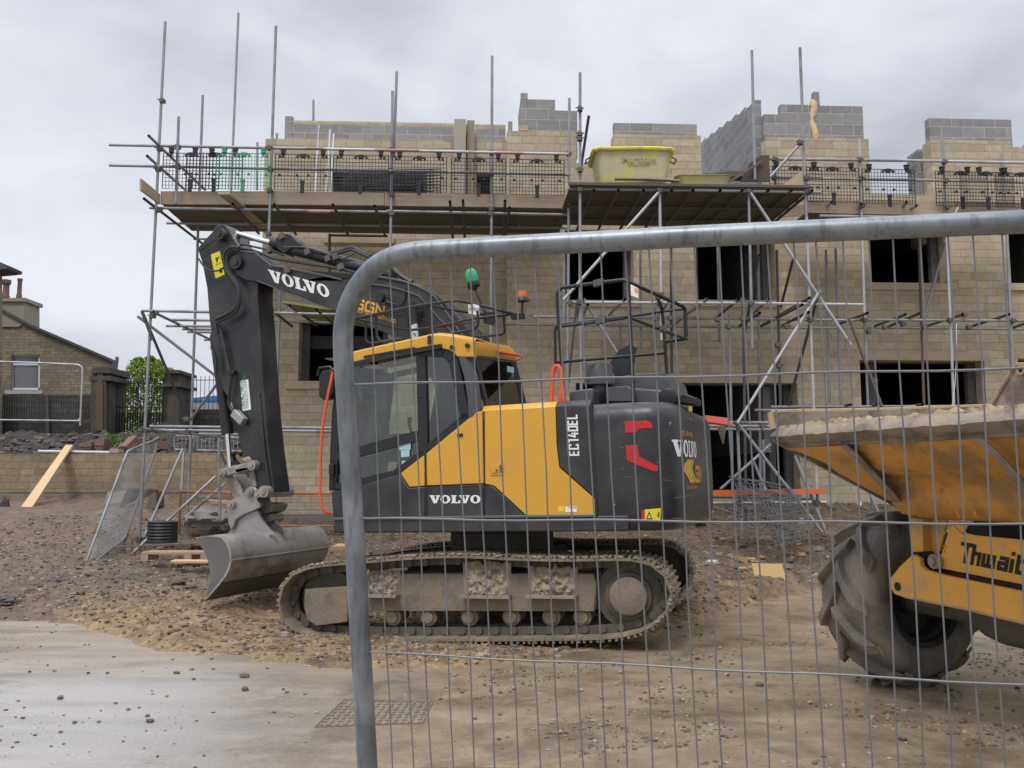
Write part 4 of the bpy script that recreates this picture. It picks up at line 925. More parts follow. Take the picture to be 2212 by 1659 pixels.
for side, yo in ((0, YO), (1, YO+2.0)):
    track(yo, side); dy = yo-YO
    def R_(px): return px/FOC*8.0
    wheel(1357, 1288, 0, yo+.10, 0, 'sprocket', [(.0,.0),(.165,0),(.175,.015),(.175,.05),(.21,.06),(.215,.10),(.30,.12),(.30,.3),(0,.3)], MUD if False else MUDD)
    x, z = TF.xz(1357, 1288, YO+.1); mb = MB(); mb.lathe((x, yo+.085, z), (0,1,0), [(0,0),(.15,.0),(.168,.012),(.17,.03)], 32); mb.v = [tuple(tl(v)) for v in mb.v]; part(mb, 'hub_cap', MUD)
    wheel(700, 1297, 0, yo+.2, 0, 'idler', [(0,0),(.09,0),(.10,.03),(.24,.05),(.29,.05),(.30,.06),(.30,.16),(0,.16)], MUDD)
    for px in (845, 922, 1011, 1102, 1189, 1256):
        wheel(px, 1334, 0, yo+.16, 0, 'roller', [(0,0),(.055,0),(.06,.02),(.085,.03),(.085,.09),(.07,.09),(.07,.28),(0,.28)], MUD, 18)
    mb = MB()
    def tp(pts, ya, dep): mb.prism([tl(Vector((*TF.xz(a, b_, YO+.12),)).to_3d()) if 0 else tl(Vector((TF.xz(a,b_,YO+.12)[0], ya+dy, TF.xz(a,b_,YO+.12)[1]))) for a, b_ in pts], TM.to_3x3() @ Vector((0, dep, 0)))
    tp([(753,1262),(800,1240),(1280,1240),(1288,1262),(1284,1321),(753,1320)], YO+.14, .34)
    tp([(660,1272),(754,1266),(754,1342),(720,1347),(682,1351),(664,1338),(658,1310)], YO+.10, .12)
    tp([(1286,1262),(1330,1262),(1330,1315),(1286,1321)], YO+.3, .15)
    part(mb, 'track_frame', MUD, bevel=.012)
    mb = MB(); rs = random.Random(side)
    for (xa, ya_, xb, yb_) in ((793,1232,862,1289),(997,1214,1103,1291),(1139,1225,1248,1291)):
        a = TF.xz(xa, ya_, YO+.1); b_ = TF.xz(xb, yb_, YO+.1); nx_, nz_ = 40, 20; G = []
        for j in range(nz_+1):
            row = []
            for i in range(nx_+1):
                u, v_ = i/nx_, j/nz_; ed = min(u, 1-u, .15)/.15; dd = -.09*ed*(.25+.75*v_)*(1 if v_ < .93 else .75) - (.045*mnoise.noise(Vector((i*.22+xa, j*.25, side))) + .03*mnoise.noise(Vector((i*.6+xa, j*.6, side+5))))*ed
                row.append(tl((a[0]+(b_[0]-a[0])*u, yo+.14+dd, b_[1]+(a[1]-b_[1])*(1-v_) + .05*mnoise.noise(Vector((i*.2+xa, 3, 0)))*(1-v_))))
            G.append(row)
        mb.grid(G); part(mb, 'caked_mud', CAKED); mb = MB()
        c = tl(((a[0]+b_[0])/2, yo+.08, b_[1]+.012)); mb.obox(c, TM.to_3x3() @ Vector(((b_[0]-a[0])/2, 0, 0)), TM.to_3x3() @ Vector((0,.07,0)), (0,0,.012)); part(mb, 'step_plate', CAKED); mb = MB()
    CAK2 = (mat('caked_mud', (.31,.255,.19), .97, 0, .35, 12, 1.0, 14, dirt=(.13,.11,.085), dirt_amt=.6, dirt_scale=9))
mb = MB(); c = Vector((0,0,.62)); 
for ax, hx, hy, hz in ((0,.55,.5,.2),(0,.9,.22,.12)): mb.obox(tl((.0,0,.52)), TM.to_3x3()@Vector((hx,0,0)), TM.to_3x3()@Vector((0,hy+.25*(ax==0),0)), (0,0,hz))
mb.lathe((0,0,.7), (0,0,1), [(.55,0),(.55,.2),(.5,.2),(.5,.32)], 36)
part(mb, 'undercarriage', MUDD)
for yo in (YO, YO+2.0):      # mud lumps stuck on the shoes
    mb = MB(); rs = random.Random(4)
    for i in range(900):
        k = rs.randrange(len(LOOP)); a = LOOP[k]; b_ = LOOP[(k+1) % len(LOOP)]; t = rs.random(); c = a*(1-t)+b_*t
        if c[1] < min(p[1] for p in LOOP) + .12: continue
        e = rs.random()**2*.5; rr_ = .010+.016*rs.random(); put_rock(mb, c[0], yo+.005+e, c[1]+.012, rr_, 0, rs)
    mb.v = [tuple(tl(v)) for v in mb.v]; o = part(mb, 'mud_lumps', CAKED); o['kind'] = 'stuff'
# ---- house: base frame, panels ---------------------------------------------------
zb = hp(1000,1150).z; zs = hp(1000,1117).z; xfront = hp(718,1130).x; xcw = hp(1286,1100).x
mb = MB(); mb.box((xfront, YN+.01, zb), (xcw+.3, 1.25, zs)); part(mb, 'base_frame', GREY, bevel=.015)
ztop = hp(1200,890).z
mb = MB(); mb.box((hp(1046,900).x, YN+.05, zs+.002), (xcw+.05, 1.2, ztop-.01)); mb.box((xfront+.15, .35, zs+.002), (hp(1046,900).x, 1.2, ztop-.25)); part(mb, 'engine_body', GREY)
def panel(pts, name, m, y=YN, dep=.04, bevel=.008, label=None): return part(poly(pts, y, dep), name, m, bevel, label=label)
panel([(865,1022),(918,981.5),(918,1049.5),(884,1052)], 'door_panel', YELP, label='yellow wedge on the cab door')
panel([(920,980),(1000,914),(1029,890),(1041,888.5),(1045,1044),(920,1049)], 'side_panel', YELP)
panel([(1047,888),(1060,887.2),(1199.5,879),(1202,960),(1208,1010),(1284,1077),(1286,1111),(1136,1112),(1068,1049),(1047,1044)], 'side_panel', YELP)
part(poly([(1045,888),(1199.5,874.5),(1199.5,879.5),(1046,893)], YN+.02, .3), 'side_panel', YELP, .008) if 0 else None
mb = MB(); a = hp(1041,888.5); b_ = hp(1199.5,879); up_ = Vector((.0,.07,.055)); mb.prism([a, b_, b_+up_, a+up_], (0,.03,.0)); part(mb, 'top_edge', YELP)
mb = MB(); a = hp(1200.5,879); b_ = hp(1274,875); mb.prism([a, b_, b_+up_, a+up_], (0,.03,0)); part(mb, 'top_edge', GREY)
panel([(1201,879),(1275,875),(1285,1075),(1210,1009),(1203.5,960)], 'rear_side_panel', GREY)
panel([(715,1062),(781,1047),(864,1024),(883,1054),(918,1051.5),(918,1116),(720,1119)], 'door_panel', GREY)
panel([(920,1051),(1045,1046),(1045,1114.5),(920,1116)], 'side_panel', GREY)
panel([(1047,1046),(1066,1051),(1134,1113.5),(1047,1114.5)], 'side_panel', GREY)
mb = MB(); a = hp(1046,1115); b_ = hp(722,1119); mb.box((b_.x, YN-.012, zs-.012), (hp(1288,1113).x, YN+.03, zs+.012)); part(mb, 'skirt_rail', mat('light_grey_edge', (.12,.122,.128), .4, .1, .1, 5, 0), .005)
# latch, keyhole, door handle, sticker
mb = MB(); mb.prism([hp(1059,1002,YN-.002), hp(1087,1001,YN-.002), hp(1088,1026,YN-.002), hp(1060,1027,YN-.002)], (0,-.006,0)); part(mb, 'latch_frame', YELP, .003)
mb = MB(); mb.prism([hp(1062,1005,YN-.008), hp(1078,1004,YN-.008), hp(1079,1021,YN-.008), hp(1063,1022,YN-.008)], (0,-.008,0)); part(mb, 'latch', YELP, .003)
mb = MB(); mb.prism([hp(1080,1004,YN-.0085), hp(1086,1004,YN-.0085), hp(1086.5,1021,YN-.0085), hp(1080.5,1021,YN-.0085)], (0,-.002,0)); c = hp(1073,1016,YN-.016); mb.tube(c, c+Vector((0,-.01,0)), .009, 10, cap=True)
part(mb, 'lock', mat('dark_brown_rubber',(.08,.05,.02),.6,0,.1,5,0))  # dark brown strip beside the latch, and the lock barrel
mb = MB(); mb.prism([hp(988,937,YN-.001), hp(1000,936,YN-.001), hp(1000,943,YN-.001), hp(988,944,YN-.001)], (0,-.012,0)); part(mb, 'door_latch', BLK, .004)
# counterweight --------------------------------------------------------------
x0c = hp(1278,900).x; xr = 2.26; pts = []
CWO = []
for t in range(0, 11): CWO.append((x0c + (1.70-x0c)*t/10, -1.25))
CTRL = [Vector((a, b_)) for a, b_ in ((1.70,-1.25),(1.90,-1.228),(2.01,-1.18),(2.085,-1.09),(2.125,-.98),(2.145,-.84),(2.15,-.65),(2.15,-.45))]
for i in range(len(CTRL)-1):
    p0, p1, p2, p3 = CTRL[max(i-1,0)], CTRL[i], CTRL[i+1], CTRL[min(i+2,len(CTRL)-1)]
    for k in range(1, 5): t = k/4; q = .5*((2*p1)+(p2-p0)*t+(2*p0-5*p1+4*p2-p3)*t*t+(3*p1-p0-3*p2+p3)*t**3); CWO.append((q.x, q.y))
CWO2 = CWO + [(2.15, y) for a, y in ((i, -.45 + .9*i/8) for i in range(1, 8))] + [(x, -y) for x, y in reversed(CWO)]
def cw_ring(z, ins, zr=0):
    cx_ = .9; R_ = []
    for x, y in CWO2:
        v = Vector((x-cx_, y)); l = v.length; f = max(0, (l-ins)/l) if l > 0 else 1; R_.append((cx_+v.x*f if x > x0c+.02 else x, y*f if x > x0c+.02 else math.copysign(abs(y)-ins, y), z + zr*(x-x0c)))
    return R_
zt = hp(1300,870).z; zbw = hp(1300,1148).z; z1 = hp(1400,1118).z
rings = [cw_ring(zbw, .10), cw_ring(zbw+.03, .05, .01), cw_ring(z1+.03, .012, .01), cw_ring(z1+.25, 0), cw_ring(zt-.35, -.0), cw_ring(zt-.16, .0), cw_ring(zt-.08, .02), cw_ring(zt-.03, .07), cw_ring(zt, .15)]
mb = MB(); n = len(rings[0]); vs = [p for r_ in rings for p in r_]; mb.add(vs, [(i*n+k, i*n+(k+1) % n, (i+1)*n+(k+1) % n, (i+1)*n+k) for i in range(len(rings)-1) for k in range(n)], 0, True)
mb.add(rings[0], [tuple(range(n))]); mb.add(rings[-1], [tuple(range(n))]); part(mb, 'counterweight', GREY)
SCRATCH = 1
# map from (px,py) near face plane, continuing along arclength
cl = [0.0]
for a, b_ in zip(CWO, CWO[1:]): cl.append(cl[-1] + math.hypot(b_[0]-a[0], b_[1]-a[1]))
def cwm(s, z, o=.006):
    i = min(max(np.searchsorted(cl, s, 'right')-1, 0), len(CWO)-2); t = (s-cl[i])/(cl[i+1]-cl[i]); a = CWO[i]; b_ = CWO[i+1]
    d = Vector((b_[0]-a[0], b_[1]-a[1])).normalized(); nn = Vector((d.y, -d.x)); p = Vector(a)*(1-t)+Vector(b_)*t + nn*o; return Vector((p.x, p.y, z))
def s_at(px, py):       # arclength whose projection hits column px
    best = None; M = HF.M
    for k in range(400):
        s = cl[-1]*k/399; p = M @ cwm(s, hp(1450, py).z); v = p - CAM; f = v.y*_c + v.z*_s; x = CX + FOC*v.x/f
        if x >= px: return s
    return cl[-1]
def cwpx(px, py): 
    s = s_at(px, py); p0_ = HF.M @ cwm(s, 1.5); v = p0_-CAM; Y_ = v.y*_c+v.z*_s
    # solve z for py
    lo, hi = 0.0, 4.0
    for _ in range(30):
        mid = (lo+hi)/2; v = (HF.M @ cwm(s, mid)) - CAM; yy = CY - FOC*(v.z*_c - v.y*_s)/(v.y*_c+v.z*_s)
        if yy > py: lo = mid
        else: hi = mid
    return s, lo
def cwpoly(pts, name, m, o=.004, sub=6):
    P = [cwpx(a, b_) for a, b_ in pts]; Q = []
    for a, b_ in zip(P, P[1:]+P[:1]):
        for k in range(sub): t = k/sub; Q.append((a[0]*(1-t)+b_[0]*t, a[1]*(1-t)+b_[1]*t))
    mb = MB(); shapes_map(mb, [('poly', Q)], lambda a, b_: cwm(a, b_, o), maxe=.05); return part(mb, name, m)
# crop maps: 1700+.2712c
def k5(cx_, cy_): return ((1700+.2712*cx_)/1.302, (1050+.2712*cy_)/1.302)
cwpoly([k5(*p) for p in ((208,497),(430,490),(475,505),(503,548),(500,563),(360,572),(335,590),(330,612),(212,615))], 'red_panel', REDD)
cwpoly([k5(*p) for p in ((220,745),(343,742),(355,865),(555,962),(552,1010),(515,1018),(235,905))], 'red_panel', REDD)
cwpoly([k5(*p) for p in ((875,340),(927,340),(930,393),(880,393))], 'label', LAB)
cwpoly([k5(*p) for p in ((418,1412),(584,1397),(578,1525),(416,1523))], 'warning_label', LAB)
cwpoly([k5(*p) for p in ((385,1420),(416,1412),(414,1523),(378,1523))], 'red_panel', REDD)
f_ = lambda a, b_: cwm(a, b_, .0065)
mb = MB(); A = [cwpx(*k5(*p)) for p in ((430,1515),(497,1513),(462,1430))]; Bq = [(a*.62+sum(q[0] for q in A)/3*.38, b2*.62+sum(q[1] for q in A)/3*.38) for a, b2 in A]; shapes_map(mb, [('ring', A, Bq)], f_)
for p in (((555,1440),(568,1438),(562,1495),(553,1495)), ((530,1468),(550,1466),(550,1472),(530,1474))): shapes_map(mb, [('poly', [cwpx(*k5(*q)) for q in p])], f_)
part(mb, 'lettering', BLKD)
def cw_fit(x0, yt, yb, x1):  # start px, top, bottom, end px -> (s0, z0, height, width)
    s0, z0 = cwpx(x0, yb); _, z1_ = cwpx(x0, yt); s1, _ = cwpx(x1, (yt+yb)/2); return s0, z0, z1_-z0, s1-s0
s0, z0, h_, w_ = cw_fit(*((k5(705,0)[0]), k5(0,686)[1], k5(0,862)[1], k5(1030,0)[0])); w_ = h_*4.68*1.15
mb = MB(); shapes_map(mb, VOLVO(), lambda a, b_: cwm(s0 + a/4.68*w_, z0 + b_*h_, .006)); part(mb, 'lettering', WHITE)
mb = MB(); s1_, z1_, h1, _ = cw_fit(k5(950,0)[0], k5(0,975)[1], k5(0,1115)[1], k5(1080,0)[0]); shapes_map(mb, GGN(), lambda a, b_: cwm(s1_ + a*h1*.72, z1_ + b_*h1, .006)); part(mb, 'lettering', AMB)
s2, z2, h2, _ = cw_fit(k5(795,0)[0], k5(0,590)[1], k5(0,642)[1], k5(1040,0)[0]); text_map('TEL: 07850 459000', h2*1.35, lambda a, b_: cwm(s2+a, z2+b_, .006), AMB, sx=.95)
s3, z3, h3, _ = cw_fit(k5(850,0)[0], k5(0,1168)[1], k5(0,1200)[1], k5(1085,0)[0]); text_map('GOLDING GROUP NORTHERN LTD', h3*1.35, lambda a, b_: cwm(s3+a, z3+b_, .006), AMB, sx=.85)
for col_, o_, P in ((AMB, .0045, ((868,893),(893,893),(850,940),(848,1010),(915,1132),(890,1132),(822,1010),(828,935))), (AMB, .005, ((893,893),(915,893),(880,945),(878,1000),(945,1132),(915,1132),(850,1010),(852,940))),
                 (LAB, .0065, ((885,900),(895,893),(884,945),(882,1000),(935,1115),(928,1120),(870,1005),(872,945))), (LAB, .0065, ((903,897),(912,893),(898,945),(896,1000),(950,1118),(943,1118),(888,1003),(888,945))), (LAB, .0065, ((920,897),(930,893),(912,945),(910,1000),(963,1118),(956,1118),(902,1003),(902,945)))):
    cwpoly([k5(*p) for p in P], 'emblem', col_, o_, 2)
SCR = mat('scratch_grey', (.30,.29,.27), .7, 0, .3, 30, 0)
for P in (((145,780),(170,764),(203,770),(172,769)),((172,1068),(240,1075),(318,1068),(240,1078)),((515,930),(560,920),(602,912),(560,924)),((670,505),(697,502),(684,530),(680,550)),((960,655),(1003,640),(980,664)),((660,1500),(760,1503),(900,1530),(760,1508)),((80,1360),(105,1352),(110,1372),(90,1368)),((175,985),(190,980),(192,995)),((815,460),(905,478),(1010,470),(905,484)),((720,1290),(1080,1230),(1080,1233),(720,1294)),((600,1100),(760,1130),(600,1103))):
    cwpoly([k5(*p) for p in P], 'scratch', SCR, .0035, 2)
# EC140EL, rotated reading upwards
mE = hp(1228,984,YN-.005); mT = hp(1224,893,YN-.005); hx = hp(1252,984,YN-.005)
uz_ = (mT-mE); L_ = uz_.length
def fE(a, b_): return Vector((mE.x, YN-.0045, mE.z)) + (uz_/L_)*a + (hx-mE)*(1-b_)
def lt(c):
    P = {'E': [[(1,1),(0.12,1),(0.12,0),(1,0)], [(.24,.5),(.9,.5)]], 'C': [[(1,.75),(1,1),(0.12,1),(0.12,0),(1,0),(1,.25)]], '1': [[(.2,1),(.75,1),(.75,-.1)]], '4': [[(.5,1.1),(.1,.3),(1.1,.3)], [(.8,.17),(.8,-.1)], [(.8,.43),(.8,.7)]], '0': [[(.5,1),(.12,1),(.12,0),(1,0),(1,1),(.5,1)]], 'L': [[(.12,1.1),(.12,0),(1,0)]]}[c]
    return P
wL = L_/7.6; a0 = 0; mb = MB()
for ch_ in 'EC140EL':
    k = .8 if ch_ != 'L' else .75
    for P in lt(ch_):
        sh_ = strip2([(p[0]*wL*k, p[1]) for p in P], .0) if 0 else None
        # strip in metric space: x along text, y scaled by letter height
        Hh = (hx-mE).length; S = strip2([(p[0]*wL*k, (p[1]*.80+.10)*Hh) for p in P], .0155)
        shapes_map(mb, S, lambda a, b_, a0=a0, Hh=Hh: fE(a0+a, b_/Hh))
    a0 += wL*1.1
part(mb, 'lettering', WHITE)
mb = MB(); p0_ = hp(928,1087,YN-.004); p1_ = hp(1038,1087,YN-.004); pu = hp(928,1070,YN-.004); ux = (p1_-p0_)/4.68; shapes_map(mb, VOLVO(), lambda a, b_: p0_ + ux*a + Vector((0,0,(pu-p0_).z))*b_); part(mb, 'lettering', WHITE)
mb = MB(); mb.prism([hp(1206,1094,YN-.001), hp(1219,1094,YN-.001), hp(1219,1105,YN-.001), hp(1206,1105,YN-.001)], (0,-.002,0)); part(mb, 'label', LAB)
mb = MB(); mb.prism([hp(1221,1094,YN-.001), hp(1246,1094,YN-.001), hp(1246,1106,YN-.001), hp(1221,1106,YN-.001)], (0,-.002,0)); part(mb, 'label', WHITE)
q_ = hp(1227,1098,YN-.004); text_map('Warning', .022, lambda a, b_: q_+Vector((a,0,b_)), BLKD)
# ---- cab ---------------------------------------------------------------------
def bar(pts, wd, y, dep, mb):     # flat frame strip in the side plane from px points
    P = [HF.loc(a, b_, y) for a, b_ in pts]; S = strip2([(p.x, p.z) for p in P], wd)[0]
    A, B_ = S[1], S[2]
    for i in range(len(A)-1):
        q = [A[i], A[i+1], B_[i+1], B_[i]]; mb.prism([Vector((x, y, z)) for x, z in q], (0, dep, 0))
yc0, yc1 = YN+.02, YN+1.05
for y, tagn in ((yc0, 'near'), (yc1, 'far')):
    dx = 0
    def cp(a, b_, y=y): p = HF.loc(a, b_, yc0); return Vector((p.x, y, p.z))
    def bar3(pts, wd, mb, dep=.06, y=y):
        P = [cp(a, b_) for a, b_ in pts]; S = strip2([(p.x, p.z) for p in P], wd)[0]
        for i in range(len(S[1])-1): mb.prism([Vector((x, y, z)) for x, z in (S[1][i], S[1][i+1], S[2][i+1], S[2][i])], (0, dep, 0))
    mb = MB()
    bar3([(742,786),(900,752)], .06, mb); bar3([(738,782),(724,900),(720,1000),(718,1060)], .085, mb); bar3([(908,752),(911,860),(914,985)], .10, mb, .07)
    bar3([(727,985),(776,975),(901,941)], .10, mb); bar3([(720,1052),(778,1040),(852,1022),(914,977)], .06, mb)
    bar3([(914,758),(958,760),(978,775),(990,830),(1006,905)], .10, mb); bar3([(925,972),(1012,900)], .11, mb)
    part(mb, 'cab_frame', BLK, .006)
    for P, nm in (([(742,788),(905,753),(905,945),(724,985)], 'side_window'), ([(724,990),(905,945),(910,978),(852,1020),(720,1052)], 'side_window'), ([(918,758),(958,760),(980,778),(1005,903),(922,972)], 'side_window')):
        mb = MB(); mb.prism([cp(a, b_) + Vector((0,.025,0)) for a, b_ in P], (0,.006,0)); part(mb, nm, GLS)
# lower near body of the cab behind the glass line
mb = MB(); bar([(785,771),(852,759),(895,752)], .02, YN-.03, .03, mb); part(mb, 'door_rail', BLK)
mb = MB(); bar([(764,786),(898,757),(954,747)], .045, YN-.025, .03, mb); part(mb, 'rain_gutter', BLK, .004)
mb = MB(); bar([(918,975),(920,1050),(921,1115)], .02, YN-.006, .012, mb); bar([(1046,889),(1047,1045),(1047,1114)], .009, YN-.003, .006, mb); part(mb, 'panel_gap', BLK); mb = MB(); bar([(1276.5,869),(1281,970),(1287,1078),(1288,1112)], .022, YN-.004, .01, mb); part(mb, 'panel_gap', BLK)
# rear pillar (curved) and rear window
P0 = [(990,770),(1003,815),(1010,860),(1013,903)]; P1 = [(1020,770),(1033,815),(1039,860),(1042,886)]
mb = MB(); G = []
for (a, b_), (c, d) in zip(P0, P1):
    p = HF.loc(a, b_, YN+.0); q = HF.loc(c, d, YN+.07); m_ = (p+q)/2 + Vector((.01,-.035,0)); G.append([p, p.lerp(m_,.6)+Vector((0,-.008,0)), m_, m_.lerp(q,.5)+Vector((.01,0,0)), q])
mb.grid(G); G2 = [[r_[-1], r_[-1]+Vector((-.03,.08,0))] for r_ in G]; mb.grid(G2); part(mb, 'rear_pillar', mat('satin_grey', (.075,.078,.084), .45, .1, .1, 3, 0))
RW = [HF.loc(1026,772,YN+.12), HF.loc(1106,783,-.35), HF.loc(1130,880,-.3), HF.loc(1054,886,YN+.12)]
mb = MB(); mb.prism(RW, (.02,0,0)); part(mb, 'rear_window', glass('rear_glass', (.62,.72,.68)))
mb = MB()
for i in range(4): mb.path([RW[i], RW[(i+1) % 4]], .03 if i != 1 else .05, 6)
part(mb, 'rear_window_frame', BLK)
# roof
roof_side = [(738,769),(800,755),(870,740),(925,727.5),(943,724.5),(980,728),(1015,734),(1024,738),(1024,771),(1003,771),(986,770),(980,762),(968,755),(950,752),(934,751),(898,756.5),(842,765),(764,783),(738,786)]
P = [HF.loc(a, b_, YN-.01) for a, b_ in roof_side]; mb = MB(); mb.prism(P, (0,.08,0)); 
top = [HF.loc(a, b_, YN-.01) for a, b_ in roof_side[:8]]; G = [[p for p in top], [p+Vector((0,.06,.035)) for p in top], [p+Vector((0,.5,.05)) for p in top], [p+Vector((0,1.05,.0)) for p in top]]
mb.grid(G); part(mb, 'roof', YELP, .01)
R1 = [HF.loc(1018,735,YN+.0), HF.loc(1040,738,YN+.15), HF.loc(1075,743,-.7), HF.loc(1100,747,-.4), HF.loc(1109,756,-.3)]
R2 = [HF.loc(1018,771,YN+.0), HF.loc(1028,768,YN+.1), HF.loc(1075,772,-.7), HF.loc(1100,777,-.4), HF.loc(1113,781,-.3)]
mb = MB(); mb.grid([R1, [a.lerp(b_, .5)+Vector((.02,0,0)) for a, b_ in zip(R1, R2)], R2]); mb.grid([R1, [p+Vector((-.35,.1,.03)) for p in R1]]); part(mb, 'roof_rear', YELP)
mb = MB(); a = HF.loc(742,772,YN+.05); b_ = HF.loc(700,775,YN+.05); mb.prism([a, b_, b_+Vector((.02,.95,0)), a+Vector((.0,.95,0))], (0,0,.008)); part(mb, 'sun_visor', glass('visor_glass', (.4,.5,.45)))
# front windshield and floor, seat and controls
mb = MB(); a = HF.loc(738,782,yc0); b_ = HF.loc(720,1000,yc0); 
mb.prism([a, b_, Vector((b_.x, yc1, b_.z)), Vector((a.x, yc1, a.z))], (.006,0,0)); part(mb, 'windscreen', GLS)
mb = MB(); b2_ = HF.loc(718,1060,yc0); mb.prism([b_, b2_, Vector((b2_.x, yc1, b2_.z)), Vector((b_.x, yc1, b_.z))], (.03,0,0)); part(mb, 'front_panel', GREY)
mb = MB(); f0 = HF.loc(735,1075,yc0); mb.box((f0.x, YN+.06, f0.z-.1), (HF.loc(1000,1075,YN).x, YN+1.02, f0.z)); mb.box((HF.loc(985,1000,YN).x, YN+.06, f0.z), (HF.loc(1020,900,YN).x, YN+1.02, HF.loc(1000,905,YN).z)); part(mb, 'cab_floor', BLK)
sx_ = HF.loc(905,950,YN+.5).x; mb = MB(); mb.box((sx_-.28, YN+.28, f0.z+.35), (sx_+.25, YN+.78, f0.z+.5)); mb.prism([Vector((sx_+.16, YN+.3, f0.z+.5)), Vector((sx_+.30, YN+.3, f0.z+.5)), Vector((sx_+.42, YN+.3, f0.z+1.2)), Vector((sx_+.32, YN+.3, f0.z+1.2))], (0,.46,0)); mb.box((sx_+.34, YN+.4, f0.z+1.22), (sx_+.44, YN+.66, f0.z+1.42)); mb.box((sx_-.2, YN+.35, f0.z), (sx_+.2, YN+.7, f0.z+.35)); part(mb, 'seat', mat('seat_fabric', (.03,.032,.034), .9, 0, .2, 9, 0), .03)
mb = MB()
for y in (YN+.2, YN+.84):
    mb.box((sx_-.3, y-.07, f0.z+.5), (sx_+.15, y+.07, f0.z+.62)); mb.path([(sx_-.24, y, f0.z+.62), (sx_-.28, y, f0.z+.76), (sx_-.27, y, f0.z+.84)], [.018,.02,.03], 8)
for y in (YN+.45, YN+.62): mb.path([(sx_-.55, y, f0.z), (sx_-.62, y, f0.z+.3), (sx_-.66, y, f0.z+.55)], .012, 6)
part(mb, 'controls', BLK, .01)
mb = MB(); a = hp(885,972,YN+.12); mb.path([hp(882,976,YN+.15), hp(889,990,YN+.15), hp(896,1010,YN+.15), hp(903,1018,YN+.15)] if 0 else [hp(890,968,YN+.2), hp(884,985,YN+.2), hp(895,1000,YN+.2), hp(898,1012,YN+.2)], [.022,.018,.016,.014], 8); part(mb, 'lockout_lever', mat('dull_red', (.35,.04,.03), .5, 0, .1, 5, 0))
mb = MB(); mb.prism([hp(862,957,YN+.035), hp(888,957,YN+.035), hp(887,971,YN+.035), hp(863,972,YN+.035)], (0,-.004,0)); mb.prism([hp(866,973,YN+.035), hp(885,971.5,YN+.035), hp(885,986,YN+.035), hp(867,988,YN+.035)], (0,-.004,0)); mb.prism([hp(868,996,YN+.035), hp(878,995,YN+.035), hp(868,1006,YN+.035)], (0,-.004,0)); part(mb, 'sticker', STK)
mb = MB(); a = HF.loc(1093,799,-.5); mb.obox(a+Vector((.05,0,0)), (.002,0,0), (.01,.07,0), (0,0,.03)); mb.prism([HF.loc(1093,799,-.42)+Vector((.03,-.02,0)), HF.loc(1102,799,-.42)+Vector((.03,-.02,0)), HF.loc(1105,814,-.42)+Vector((.03,-.02,0)), HF.loc(1096,814,-.42)+Vector((.03,-.02,0))], (0,.004,0)); part(mb, 'sticker', STK)
# roof knobs
mb = MB()
for a, b_ in ((978,751),(1011,747)): c = hp(a, b_, YN-.01); mb.tube(c, c+Vector((0,-.03,0)), .022, 12, cap=True)
part(mb, 'rubber_stop', BLK)
# ---- FOPS guard on the cab roof
def k7(cx_, cy_): return (652.8+.3125*cx_, 537.6+.3125*cy_)
def rail(pts, y, r=.014, m=BLK, name='roof_guard', conv=k7, par=None):
    ys = y if isinstance(y, (list, tuple)) else [y]*len(pts); mb = MB(); mb.path([HF.loc(*conv(*p), yy) for p, yy in zip(pts, ys)], r, 7); return part(mb, name, m, parent=par)
rail([(345,485),(560,440),(850,385),(1020,362),(1080,360),(1150,372),(1380,430),(1480,450)], [-1.2]*5+[-1.1,-.5,-.2])
rail([(350,480),(520,515),(660,550),(760,560),(900,545),(1200,480),(1450,452)], [-1.1,-.9,-.6,-.5,-.6,-.8,-.3])
rail([(850,385),(1000,415),(1150,440),(1280,455)], [-1.2,-.9,-.5,-.3])
rail([(350,492),(600,445),(850,400)], [-.3]*3, .010)
rail([(440,510),(440,620),(450,645),(480,655),(680,615)], -.9); rail([(510,470),(515,600),(530,630),(560,645),(700,622)], -1.15)
rail([(870,390),(890,560),(905,590),(930,600),(1060,580),(1180,560),(1210,535),(1218,500),(1210,430)], -1.15)
rail([(1385,415),(1400,560),(1392,585),(1370,595),(1250,607),(1190,600)], -.4)
rail([(900,545),(1200,505),(1240,470)], -.35, .01); rail([(655,450),(660,620)], -.5, .01); rail([(655,450),(900,505)], -.3, .009); rail([(780,690),(1060,600)], -.3, .008)
mb = MB(); mb.prism([hp(*k7(868,600),YN-.02), hp(*k7(892,598),YN-.02), hp(*k7(892,655),YN-.02), hp(*k7(868,660),YN-.02)], (0,-.008,0)); part(mb, 'bracket', BLK)
mb = MB(); mb.prism([HF.loc(*k7(a, b_),-1.05) for a, b_ in ((1147,372),(1222,390),(1224,460),(1149,447))], (0,.006,0)); sg = part(mb, 'sign_plate', WHITE)
a_ = HF.loc(*k7(1152,425),-1.056); b_ = HF.loc(*k7(1212,440),-1.056); ux = (b_-a_)/1.0
text_map('cabcare', .058, lambda a, c: a_ + Vector((a*1.0, 0, c*1.0 - a*.12)), mat('navy_decal', (.02,.05,.25), .5, 0, 0, 5, 0), sx=.85)
mb = MB(); P = [HF.loc(*k7(a, c),-1.057) for a, c in ((1160,412),(1178,390),(1198,415),(1192,415),(1178,398),(1166,412))]; mb.prism(P, (0,-.001,0)); part(mb, 'emblem', AMB)
